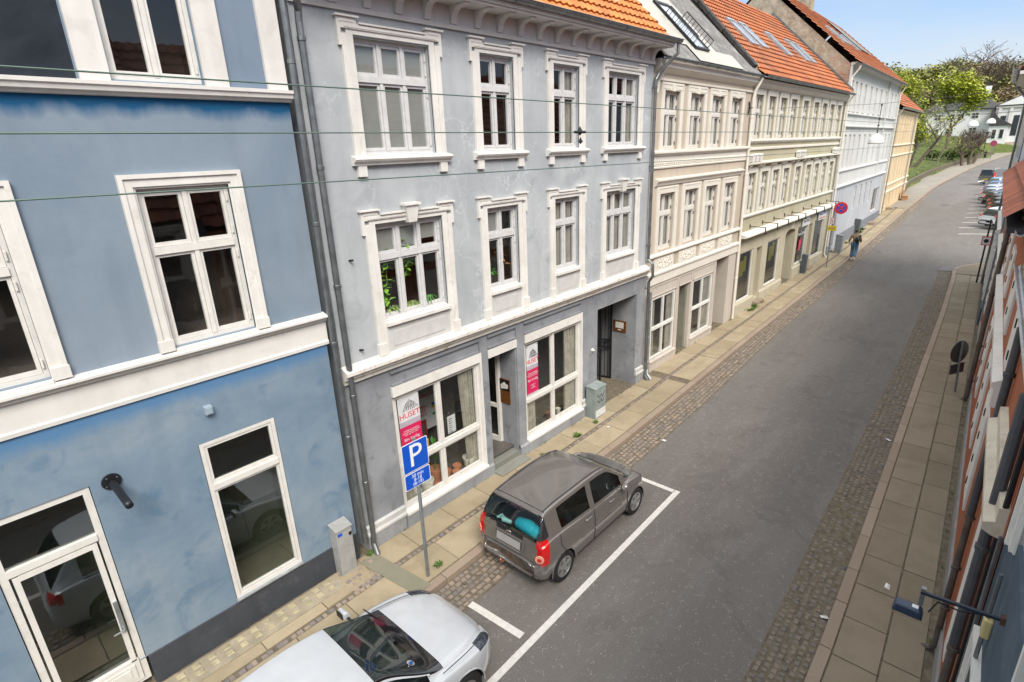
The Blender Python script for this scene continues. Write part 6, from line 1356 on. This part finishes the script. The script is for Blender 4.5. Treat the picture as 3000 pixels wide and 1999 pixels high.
# ================================================================ SHOP WINDOW CONTENTS
def banner(x,z0,w,h,label):
    t=thing('banner',(x,7.955,z0),label,'banner')
    M_b=plain('banner pale grey',(.58,.6,.62),.6); M_p=plain('banner raspberry red',(.55,.01,.09),.6); M_l=plain('banner lilac grey',(.4,.36,.42),.6)
    MB().box(-w/2,w/2,0,.006,h*.6,h).build('top_field',M_b,t); MB().box(-w/2,w/2,0.0,.006,h*.52,h*.6).build('stripe',M_l,t); MB().box(-w/2,w/2,0,.006,h*.05,h*.52).build('red_field',M_p,t); MB().box(-w/2,w/2,0,.006,0,h*.05).build('stripe',M_l,t)
    text('HUSET',.165,'lettering',M_red,t,(0,-.004,h*.68),(math.pi/2,0,0),ext=.001); mb=MB()
    for i in range(7): a=-w*.3+i*w*.09; mb.tube([(a,-.003,h*.75),(lerp(a,.0,.35)+.03,-.003,h*(.86+.05*(1-abs(i-3)/3))),(a+.1,-.003,h*.76)],.006,4)
    mb.build('roof_line_drawing',M_hinge,t)
    for k,zz in enumerate((.45,.42,.39)): text(('frivillige og brugere','samvaer og faellesskab','kom og vaer med')[k],.045,'small_lettering',M_sign,t,(0,-.003,h*zz),(math.pi/2,0,0),ext=.0005)
    text('Bliv frivillig',.085,'lettering',M_sign,t,(0,-.003,h*.31),(math.pi/2,0,0),ext=.0008); text('aktiviteter\ncafe\nværksted',.045,'small_lettering',M_sign,t,(0,-.003,h*.18),(math.pi/2,0,0),ext=.0005)
    for sx in (-1,1): MB().lathe([(0,-.004),(.012,-.004),(.012,.0)],(sx*(w/2-.03),0,h-.03),8,'y').build('eyelet',M_black,t)
    return t
banner(5.63,1.5,.5,1.36,'raspberry red and grey banner reading HUSET in the left grey house window')
banner(9.3,1.5,.42,1.3,'raspberry red and grey banner reading HUSET in the right grey house window')
def curtain(x0,x1,z0,z1,y,label,seed=1,dots=False,taper=0):
    rnd=random.Random(seed); mb=MB(); n=44; m=6
    for j in range(m+1):
        for i in range(n+1):
            f=i/n; k=j/m; xx=lerp(x0,x1,f)+taper*k*(1-f) ; mb.v.append((xx,y+.035*math.sin(f*2*math.pi*5+seed+k)+.012*math.sin(f*41+seed),lerp(z1,z0,k)))
    for j in range(m):
        for i in range(n): a=j*(n+1)+i; mb.f.append((a,a+1,a+n+2,a+n+1)); mb.t.append(.5)
    o=mb.build('curtain',M_curt2,smooth=True,auto=False); return tag(o,label,'curtain',)
M_slabg2=m_stone('grey green drainage slab',(.2,.19,.14),(.24,.225,.17),.3,3,(.12,.12,.07),.5)
M_curt2=m_stone('patterned curtain cloth',(.4,.37,.31),(.4,.37,.31),.1,5,(.13,.12,.1),.7)
curtain(5.28,5.62,.5,2.9,8.04,'patterned curtain at the left edge of the left grey house window',1); curtain(7.02,7.42,.55,2.9,8.05,'patterned curtain at the right edge of the left grey house window',2,taper=.1)
curtain(8.98,9.45,.5,2.9,8.05,'patterned curtain behind the banner in the right grey house window',3); curtain(10.62,11.15,.5,2.9,8.04,'patterned curtain with dark dots at the right edge of the right grey house window',4)
M_terra=plain('terracotta',(.4,.16,.08),.8); M_cream2=plain('cream glazed pot',(.6,.58,.5),.4)
def pot(x,y,z,r,h,mat,label,sau=False):
    mb=MB(); mb.lathe([(0,0),(r*.72,0),(r*.95,h*.86),(r*1.02,h*.88),(r*1.02,h),(r*.92,h),(r*.88,h*.85),(0,h*.8)],(0,0,0),20); 
    if sau: mb.lathe([(0,-.01),(r*1.2,.0),(r*1.25,.02)],(0,0,0),16)
    return tag(mb.build('flower_pot',mat,loc=(x,y,z),smooth=False),label,'flower pot')
pot(6.0,8.12,.42,.15,.3,M_cream2,'large cream pot right of the parking sign in the left shop window'); pot(5.72,8.1,.42,.1,.2,M_cream2,'small cream pot near the parking sign post')
pot(7.22,8.14,.42,.14,.27,M_cream2,'white bucket pot at the right end of the left shop window'); pot(6.62,8.2,.42,.1,.19,M_terra,'rear left terracotta pot of the group of three'); pot(6.9,8.18,.42,.1,.19,M_terra,'rear right terracotta pot of the group of three'); pot(6.76,8.05,.42,.095,.16,M_terra,'front terracotta pot of the group of three')
pp=pot(6.38,8.3,.42,.15,.32,M_terra,'terracotta pot with a leafy plant in the left shop window',True)
M_leaf=plain('house plant leaf',(.06,.2,.03),.6,0,.4,9); M_leafy=plain('bright vine leaf',(.16,.34,.03),.55,0,.4,9); M_leafp=plain('pale striped leaf',(.2,.28,.09),.6,0,.4,12)
def leaf(mb,c,d,l,w):
    d=Vector(d).normalized(); s=d.cross(Vector((0,0,1))); s=s.normalized() if s.length>.01 else Vector((1,0,0)); c=Vector(c); u=Vector((0,0,.15*l))
    mb.add([c,c+d*l*.5+s*w+u,c+d*l,c+d*l*.5-s*w+u],[(0,1,2,3)])
def plant(name,loc,label,kind,seed,mat,h=.6,parent=None):
    rnd=random.Random(seed); mb=MB()
    if kind=='spider':
        for i in range(42):
            a=rnd.random()*6.28; l=rnd.uniform(.6,1)*h; P=[Vector((math.cos(a)*l*f*.65,math.sin(a)*l*f*.4,h*.75*math.sin(min(1,f*1.15)*2.4)*rnd.uniform(.6,1) if False else h*(1.15*f-1.05*f*f)+.0)) for f in (0,.25,.5,.75,1)]
            for p,q in zip(P,P[1:]): s=Vector((-math.sin(a),math.cos(a),0))*.012; mb.quad(p-s,q-s,q+s,p+s)
    elif kind=='vine':
        pts=[]; x=0;z=0
        for i in range(15): x+=rnd.uniform(-.05,.05); z+=h/15; pts.append((x,rnd.uniform(-.02,.02),z))
        mb.tube([(0,0,0)]+pts,.006,4)
        for p in pts:
            for k in range(3): a=rnd.random()*6.28; leaf(mb,p,(math.cos(a),math.sin(a)*.4,rnd.uniform(-.5,.3)),rnd.uniform(.1,.16),.05)
    else:
        mb.tube([(0,0,0),(.02,0,h*.5),(-.02,0,h)],.012,5)
        for i in range(16): a=rnd.random()*6.28; f=rnd.uniform(.45,1); leaf(mb,(0,0,h*f),(math.cos(a),math.sin(a)*.6,rnd.uniform(-.2,.6)),.22,.045)
    o=mb.build(name,mat,parent,loc=loc,auto=False)
    if not parent: tag(o,label,'plant')
    return o
plant('potted_plant',(6.38,8.3,.7),'slim leafy plant standing in the terracotta pot behind the shop window','stem',1,M_leaf,.6)
plant('vine_plant',(5.55,8.08,4.47),'bright green climbing vine in the left casement of the first floor window','vine',3,M_leafy,1.1)
plant('vine_plant',(5.95,8.09,5.0),'thin vine tendril across the middle casement of the first floor window','vine',5,M_leafy,.75)
plant('spider_plant',(5.6,8.13,4.42),'spider plant low in the left casement of the first floor window','spider',6,M_leafp,.42); plant('spider_plant',(6.08,8.13,4.42),'pale spider plant low in the middle casement of the first floor window','spider',7,M_leafp,.4); plant('spider_plant',(6.5,8.13,4.42),'dark green spider plant in the right casement of the first floor window','spider',8,M_leaf,.45)
plant('potted_plant',(8.15,8.12,4.42),'broad leaved plant low in the second first floor window','stem',9,M_leaf,.45); plant('dry_stems',(8.55,8.12,4.42),'dry brown stems in the second first floor window','stem',11,plain('dry plant',(.25,.12,.05),.8),.8)
# boards behind the glass
M_dred=plain('dark red board frame',(.22,.02,.02),.5); M_slatebd=plain('slate board',(.05,.06,.06),.6)
t=thing('sandwich_board',(6.35,8.75,.38),'dark red framed sandwich board leaning inside the left shop window','board',.15)
MB().box(-.3,-.24,0,.04,0,1.25).build('frame_stile',M_dred,t); MB().box(.24,.3,0,.04,0,1.25).build('frame_stile',M_dred,t); MB().box(-.24,.24,0,.04,1.18,1.25).build('frame_rail',M_dred,t); MB().box(-.24,.24,.01,.03,.1,1.18).build('panel',M_slatebd,t)
for z in (.8,.7,.6): MB().box(-.2,.1,.004,.009,z,z+.03).build('chalk_line',M_sign,t)
t=thing('notice_board',(7.0,9.4,1.0),'white printed notice board with red lettering and a blue and yellow flag inside the shop','board')
MB().box(-.6,.55,0,.03,0,.95).build('board',M_sign,t); MB().box(-.6,.55,-.005,-.001,.83,.95).build('header',M_dred,t); text('VELKOMMEN\nDANMARK\nRINGKREDS',.11,'lettering',M_red,t,(-.15,-.006,.5),(math.pi/2,0,0)); MB().box(.3,.52,-.005,-.001,.55,.62).build('flag_stripe',M_bluep,t); MB().box(.3,.52,-.005,-.001,.48,.549).build('flag_stripe',M_yel,t); MB().box(.3,.52,-.005,-.001,.3,.36).build('green_logo',plain('green print',(.05,.25,.05),.6),t)
s=MB().box(-.11,.11,0,.004,-.2,.2).build('paper_notice',M_sign,loc=(6.75,8.07,1.72)); tag(s,'white paper notice taped inside the right pane of the left shop window','notice')
mb=MB(); 
for i in range(7): mb.box(-.08,.0 if i%2 else .02,-.002,0,.12-.05*i,.135-.05*i)
mb.build('printed_lines',M_hinge,s)['kind']='stuff'
s=MB().box(-.03,.03,-.02,.02,0,.16).build('small_box',M_yel,loc=(6.1,8.12,1.47)); tag(s,'small yellow and orange box on the transom by the banner','box'); MB().box(-.031,.0,-.024,-.0205,0.02,.14).build('orange_print',M_red,s)
for x,c,l in ((10.25,M_terra,'round terracotta bowl in the right shop window'),(10.6,M_cream2,'small cream cup beside the terracotta bowl')): pot(x,8.2,.42,.11 if c is M_terra else .07,.14,c,l)
pot(10.95,8.22,.42,.08,.2,plain('blue grey jar',(.2,.22,.3),.4),'blue grey jar at the right end of the right shop window')
# flag-like red sill things and litter
M_paper=plain('litter paper',(.7,.7,.68),.8)
rnd=random.Random(8)
for i,(x,y,l) in enumerate(((9.3,.42,'crumpled white paper on the right pavement near the flood lamp'),(14.9,1.3,'white scrap on the right cobbles'),(8.1,1.05,'white and red scrap by the right kerb'),(11.2,7.0,'white scrap on the left pavement by the small weeds'),(11.6,5.6,'small white scrap by the left cobbles'))):
    mb=MB(); s=.06; mb.add([(-s,-s*.6,0),(s,-s*.5,.01),(s*1.1,s*.6,.025),(-s*.8,s*.7,.01),(0,0,.03)],[(0,1,4),(1,2,4),(2,3,4),(3,0,4)]); tag(mb.build('litter',M_paper,loc=(x,y,gz(x)+(.125 if (y<1 or y>6.5) else .02)),rot=(0,0,i*1.1)),l,'litter')
# weeds at the foot of the walls and in joints
M_weed=plain('weed leaves',(.07,.14,.02),.8,0,.5,14)
mb=MB(); rnd=random.Random(31)
def tuft(x,y,z,r,n):
    for i in range(n):
        a=rnd.random()*6.28; l=r*rnd.uniform(.4,1); leaf(mb,(x+rnd.uniform(-r,r)*.5,y+rnd.uniform(-r,r)*.3,z),(math.cos(a),math.sin(a),rnd.uniform(.2,1.2)),l,l*.18)
for i in range(70):
    x=rnd.choice([rnd.uniform(4.5,14),rnd.uniform(8,30),rnd.uniform(22,44)]); tuft(x,fl(x)-.07,gz(x)+.11,rnd.uniform(.03,.08),rnd.randint(5,12))
for x,y,r in ((10.3,7.35,.16),(9.0,7.45,.1),(7.9,7.1,.1),(4.9,6.55,.12),(4.3,7.75,.12),(11.2,7.4,.1),(23.5,7.7,.25),(24.1,7.75,.2),(24.8,7.8,.2),(45.5,8.1,.35),(47,8.2,.3),(41,7.9,.2)): tuft(x,y,gz(x)+.115,r,26)
for i in range(40): x=rnd.uniform(5,24); tuft(x,lerp(ki(x),fl(x),.51)+rnd.uniform(-.06,.06),gz(x)+.11,.03,5)
for i in range(26): x=rnd.uniform(7,30); tuft(x,wy(x)+.09,gz(x)+.1,.05,8)
o=mb.build('weeds',M_weed,auto=False); tag(o,'small green weeds along the wall foot and slab joints','weeds',kind='stuff')
# cellar grating slab with pale knobs
o=MB().box(-.2,3.55,7.42,7.8,.06,.128).build('light_grating_slab',plain('worn concrete',(.3,.26,.19),.9,0,.2,5,.3)); o['kind']='structure'
mb=MB()
for i in range(17):
    for j in range(2): x=-.1+i*.212; y=7.5+j*.15+.02; mb.hexa([(x,y,.12),(x+.12,y,.12),(x+.12,y+.1,.12),(x,y+.1,.12),(x+.015,y+.015,.142),(x+.105,y+.015,.142),(x+.105,y+.085,.142),(x+.015,y+.085,.142)])
o=mb.build('grating_knobs',plain('yellowish glass brick',(.36,.32,.2),.6,0,.3,9)); o['kind']='structure'
mb=MB(); mb.hexa([(4.02,7.7,.06),(4.2,6.3,.06),(4.52,6.3,.06),(4.36,7.7,.06),(4.02,7.7,.131),(4.2,6.3,.131),(4.52,6.3,.131),(4.36,7.7,.131)]); mb.build('drainage_slab',M_slabg2)['kind']='structure'
o=setts('pavement_setts',lambda x:7.15,lambda x:7.78,3.58,4.15,.115,M_cob,.125,seed=14)
# ================================================================ PARK, TREES, VILLA
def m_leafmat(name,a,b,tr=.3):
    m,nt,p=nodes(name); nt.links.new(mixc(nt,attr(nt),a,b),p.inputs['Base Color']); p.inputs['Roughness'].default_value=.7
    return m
M_yg=m_leafmat('spring yellow green leaves',(.2,.24,.012),(.42,.46,.04)); M_dg=m_leafmat('olive woodland leaves',(.12,.13,.03),(.28,.29,.07)); M_br=m_leafmat('brown budding twigs',(.12,.085,.045),(.27,.2,.11)); M_bush=m_leafmat('bush leaves',(.04,.08,.01),(.14,.19,.03))
M_bark=plain('bark',(.12,.09,.065),.9,0,.35,3); M_barkp=plain('pale bark',(.2,.17,.13),.9,0,.3,3)
def cluster(mb,c,r,n,s,rnd,flat=.8):
    for i in range(n):
        while True:
            p=Vector((rnd.uniform(-1,1),rnd.uniform(-1,1),rnd.uniform(-1,1)))
            if .2<p.length<1: break
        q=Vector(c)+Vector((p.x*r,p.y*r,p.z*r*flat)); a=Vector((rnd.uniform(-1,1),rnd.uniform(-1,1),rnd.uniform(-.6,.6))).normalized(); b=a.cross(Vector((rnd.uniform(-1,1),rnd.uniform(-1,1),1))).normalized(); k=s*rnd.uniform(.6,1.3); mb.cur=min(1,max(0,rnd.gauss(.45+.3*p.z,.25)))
        mb.add([q-a*k,q-b*k*.7,q+a*k,q+b*k*.7],[(0,1,2,3)])
def tree(name,loc,h,label,seed,leafm=None,barkm=None,spread=.5,lean=(0,0),levels=4,leafs=0,lsize=.3,r0=None,trunk_h=.3,crown_name='crown',cl=1.2,up=.35,nb=3,group=None,rmin=.0):
    rnd=random.Random(seed); t=thing(name,loc,label,'tree',0,group); mb=MB(); tips=[]; r0=r0 or h*.022
    def grow(p,d,l,r,lv):
        q=p; P=[tuple(p)]; R=[r]; n=3
        for i in range(n):
            d=(d+Vector((rnd.uniform(-1,1),rnd.uniform(-1,1),rnd.uniform(-.3,.6)))*.16).normalized(); q=q+d*l/n; P.append(tuple(q)); R.append(max(rmin,r*(1-.4*(i+1)/n)))
        mb.tube(P,R,6 if lv<2 else 4 if lv<3 else 3,cap=False)
        if lv>=levels: tips.append(q); return
        for i in range(nb+(lv>0)):
            a=rnd.random()*6.28; v=Vector((math.cos(a),math.sin(a),rnd.uniform(-.1,.5)))
            nd=(d*up+v*spread+Vector((0,0,.22))).normalized(); f=Vector(P[rnd.choice([1,2,3]) if lv>0 else rnd.choice([2,3])]); grow(f,nd,l*rnd.uniform(.62,.85),R[-1]*.72,lv+1)
        tips.append(q)
    grow(Vector((0,0,-.2)),Vector((lean[0],lean[1],1)).normalized(),h*trunk_h,r0,0)
    mb.build('trunk',barkm or M_bark,t,smooth=True,auto=False)
    if leafm and leafs:
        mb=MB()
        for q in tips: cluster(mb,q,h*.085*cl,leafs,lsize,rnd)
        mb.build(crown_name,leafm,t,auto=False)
    return t
# forested hill behind
mb=MB(); rnd=random.Random(77)
def hz_(x,y): return tz(x,y)
for i in range(230):
    x=rnd.uniform(232,330); y=rnd.uniform(-45,75); r=rnd.uniform(3,6.5); z=hz_(x,y)+r*.8+rnd.uniform(-2,2.2); n=int(120)
    for k in range(3):
        cluster(mb,(x+rnd.uniform(-r,r)*.5,y+rnd.uniform(-r,r)*.5,z+rnd.uniform(-1,1.5)),r*.75,n,.55,rnd)
o=mb.build('woodland',M_dg,auto=False); tag(o,'olive and brown spring woodland covering the hill behind the villa','woodland',kind='stuff')
mb=MB()
for i in range(120):
    x=rnd.uniform(228,318); y=rnd.uniform(-45,75); r=rnd.uniform(3,5.5); z=hz_(x,y)+r*.8+rnd.uniform(-2,2.4); cluster(mb,(x,y,z),r*.9,170,.5,rnd)
o=mb.build('woodland',M_br,auto=False); tag(o,'brown budding tree crowns among the woodland on the hill','woodland',kind='stuff')
tree('beech_tree',(214,14.2,hz_(214,14.2)),25,'tall bare spreading tree on the skyline above the villa roof',5,M_br,M_bark,.85,(.0,-.05),5,1,.2,rmin=.06,trunk_h=.34,cl=1.0,nb=3)
tree('beech_tree',(235,37,hz_(235,37)),17,'round topped bare tree on the skyline left of the bright trees',8,M_dg,M_bark,.75,(0,0),4,6,.35,rmin=.06,nb=3)
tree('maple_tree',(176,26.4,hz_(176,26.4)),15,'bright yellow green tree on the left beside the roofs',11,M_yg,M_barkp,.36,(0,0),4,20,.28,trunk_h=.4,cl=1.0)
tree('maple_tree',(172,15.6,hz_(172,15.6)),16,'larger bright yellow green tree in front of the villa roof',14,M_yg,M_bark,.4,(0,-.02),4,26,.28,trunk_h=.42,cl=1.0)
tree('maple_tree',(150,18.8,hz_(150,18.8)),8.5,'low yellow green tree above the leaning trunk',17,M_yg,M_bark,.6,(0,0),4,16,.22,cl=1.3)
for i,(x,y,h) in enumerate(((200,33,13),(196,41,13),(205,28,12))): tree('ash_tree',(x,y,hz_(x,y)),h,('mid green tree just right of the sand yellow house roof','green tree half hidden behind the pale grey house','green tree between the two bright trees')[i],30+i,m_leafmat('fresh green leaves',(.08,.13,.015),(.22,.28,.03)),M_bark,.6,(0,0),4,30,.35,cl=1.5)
# bare trees in the park
tree('plum_tree',(112,13.9,hz_(112,13.9)),11.5,'leaning bare tree beside the sand yellow house',41,M_yg,M_bark,.5,(.1,-.5),5,2,.14,rmin=.025,r0=.32,trunk_h=.42,nb=2)
tree('plum_tree',(109,14.2,hz_(109,14.2)),9.5,'second bare trunk leaning over the park grass',43,M_yg,M_bark,.5,(0,-.3),4,3,.14,r0=.2,trunk_h=.4,nb=2)
for i,(x,y,l) in enumerate(((128,8.9,'leftmost'),(131,8.2,'middle'),(134,7.9,'rightmost'))): tree('pollard_tree',(x,y,hz_(x,y)+.3),8.0,l+' of the three bare pollard trees before the villa',50+i,None,M_bark,.62,((i-1)*.05,(1-i)*.25),4,0,.1,rmin=.035,r0=.28,trunk_h=.3,nb=3,group='bare pollards before the villa')
for i,(x,y) in enumerate(((120,12.8),(124,12.2),(119,11.7),(127,11.4))): tree('sapling',(x,y,hz_(x,y)),4.2+.3*i,('thin staked sapling nearest the retaining wall','thin sapling before the bushes','short sapling on the grass slope','thin sapling right of the group')[i],60+i,M_yg,M_barkp,.4,(0,-.15),3,2,.1,r0=.06,trunk_h=.55,nb=2)
# bushes
for i,(x,y,r) in enumerate(((141,9.6,1.8),(147,9.3,1.7),(137,11.2,1.9),(155,9.0,1.5),(132,13.5,1.7),(146,11.5,1.5))):
    mb=MB(); rnd=random.Random(90+i)
    for k in range(7): cluster(mb,(rnd.uniform(-1,1)*r*.5,rnd.uniform(-1,1)*r*.5,r*.5+rnd.uniform(0,.6)*r*.5),r*.6,150,.16,rnd)
    o=mb.build('shrub',M_bush,loc=(x,y,hz_(x,y)),auto=False); tag(o,('rounded green shrub nearest the pollard trees','green shrub beside the distant walker','wide green shrub on the grass slope','small green shrub before the villa steps','dark green shrub left of the saplings','green shrub behind the walker')[i],'shrub')
mb=MB(); rnd=random.Random(3)
for i in range(9000):
    x=rnd.uniform(76,165); f=fl(x); y=f+.5+rnd.random()**1.4*14; z=tz(x,y); l=rnd.uniform(.1,.28); a=rnd.random()*6.28; mb.cur=rnd.random(); mb.add([(x-.05,y,z-.05),(x+.05,y+.03,z-.05),(x+.06*math.cos(a),y+.1*math.sin(a),z+l)],[(0,1,2)])
o=mb.build('park_grass',M_bush,auto=False); tag(o,'long grass on the park slope','grass',kind='stuff')
# retaining wall
M_wallst=m_stone('mossy retaining wall stone',(.12,.1,.07),(.17,.15,.11),.3,2,(.06,.07,.03),.5)
mb=MB(); xs=[72.8,78,84,92,100,110,118,125,132,140,148,156,165,172]
for a,b in zip(xs,xs[1:]):
    y0,y1=fl(a)+.12,fl(b)+.12; z0,z1=gz(a)+.05,gz(b)+.05; hh=.75
    mb.hexa([(a,y0,z0),(b,y1,z1),(b,y1+.3,z1),(a,y0+.3,z0),(a,y0,z0+hh),(b,y1,z1+hh),(b,y1+.3,z1+hh),(a,y0+.3,z0+hh)])
tag(mb.build('retaining_wall',M_wallst),'low mossy stone retaining wall between the pavement and the park grass','wall')
# villa
M_vw=stucco('villa white render',(.68,.69,.7),(.76,.77,.78),None,.4,.2,.1); M_vr=plain('dark slate villa roof',(.05,.048,.05),.6,0,.3,2,.3); M_vd=plain('villa dark pane',(.03,.035,.04),.15)
V_=thing('villa',(190,8.6,4.4),'white villa with dark hipped roof and multi-paned windows behind the park trees','house')
# front faces -x ; local y 0..14.2 (towards the left of the picture)
def bx(n,m,*b): return MB().box(*b).build(n,m,V_)
bx('main_wall',M_vw,0,13,0,14.2,0,8.6)
mb=MB(); z=8.7; mb.add([(-.6,-.6,z),(13.6,-.6,z),(13.6,14.8,z),(-.6,14.8,z),(5.5,3.6,z+4.3),(7.5,3.6,z+4.3),(7.5,10.6,z+4.3),(5.5,10.6,z+4.3)],[(0,1,5,4),(1,2,6,5),(2,3,7,6),(3,0,4,7),(4,5,6,7),(3,2,1,0)]); mb.build('roof',M_vr,V_)
bx('chimney',M_vw,6,6.9,2.4,3.6,12.4,14.2)
def vwin(par,x,y,z,w,h):
    o=MB().box(x-.08,x,y,y+w,z,z+h).build('window',M_white,V_)
    for i in range(2):
        for j in range(2 if h<2 else 3):
            nj=2 if h<2 else 3; MB().box(x-.1,x-.081,y+.08+i*w/2,y+w/2-.04+i*w/2,z+.08+j*h/nj,z+h/nj-.04+j*h/nj).build('pane',M_vd,o)
for y in (6.3,8.2,3.4,11): vwin(V_,0,y,6.5,1.35,1.25)
for y in (8,3.3,11): vwin(V_,0,y,2.2,1.45,2.1)
P2=thing('chapel_hall',(186,-12,4.2),'tall white hall with pilasters and pediment gable at the right of the villa','building')
MB().box(0,20,0,20.6,0,9.0).build('hall_wall',M_vw,P2); mb=MB(); mb.add([(-.5,-.5,9),(-.5,21.1,9),(-.5,10.3,14.4),(20,-.5,9),(20,21.1,9),(20,10.3,14.4)],[(0,1,2),(3,5,4),(0,2,5,3),(1,4,5,2),(0,3,4,1)]); mb.build('hall_roof',M_vr,P2)
mb=MB(); mb.add([(-.7,.2,9.2),(-.7,20.4,9.2),(-.7,10.3,14.1),(-.55,.2,9.2),(-.55,20.4,9.2),(-.55,10.3,14.1)],[(0,1,2),(3,5,4),(0,3,4,1),(1,4,5,2),(2,5,3,0)]); mb.build('gable_field',M_vw,P2)
for y in (20.0,17.9,15.2,12.5): MB().box(-.35,0,y-.45,y+.15,.8,8.6).build('pilaster',M_white,P2)
MB().box(-.4,0,0,20.7,8.6,9.0).build('entablature',M_white,P2); MB().box(-.5,0,0,20.7,-.5,.8).build('hall_base',plain('sand stone base',(.5,.42,.32),.9),P2)
for y in (18.5,16,13.3): MB().box(-.06,0,y,y+1.1,2.2,6.8).build('window',M_vd,P2)
P3=thing('porch_wing',(184.5,5.6,4.4),'low white wing with a swept dark roof between villa and hall','building')
MB().box(0,8,0,3.6,0,4.4).build('wing_wall',M_vw,P3); mb=MB(); mb.add([(-.4,-.8,4.4),(-.4,3.8,4.6),(-.4,3.8,8.4),(-.4,2.2,6.2),(9,-.8,4.4),(9,3.8,4.6),(9,3.8,8.4),(9,2.2,6.2)],[(0,1,2,3),(4,7,6,5),(0,3,7,4),(3,2,6,7),(1,5,6,2),(0,4,5,1)]); mb.build('wing_roof',M_vr,P3)
for y in (.6,2): vw_=MB().box(-.08,0,y,y+.9,1.4,3.6).build('window',M_white,P3); MB().box(-.1,-.081,y+.1,y+.8,1.5,3.5).build('pane',M_vd,vw_)
lp=thing('lantern_post',(168,8.4,tz(168,8.4)),'black lantern post before the villa steps','street lamp'); MB().tube([(0,0,0),(0,0,3.6)],.07,6).build('post',M_black,lp); MB().lathe([(.1,3.6),(.35,4.2),(.3,4.3),(0,4.5)],(0,0,0),8).build('lantern',M_black,lp)
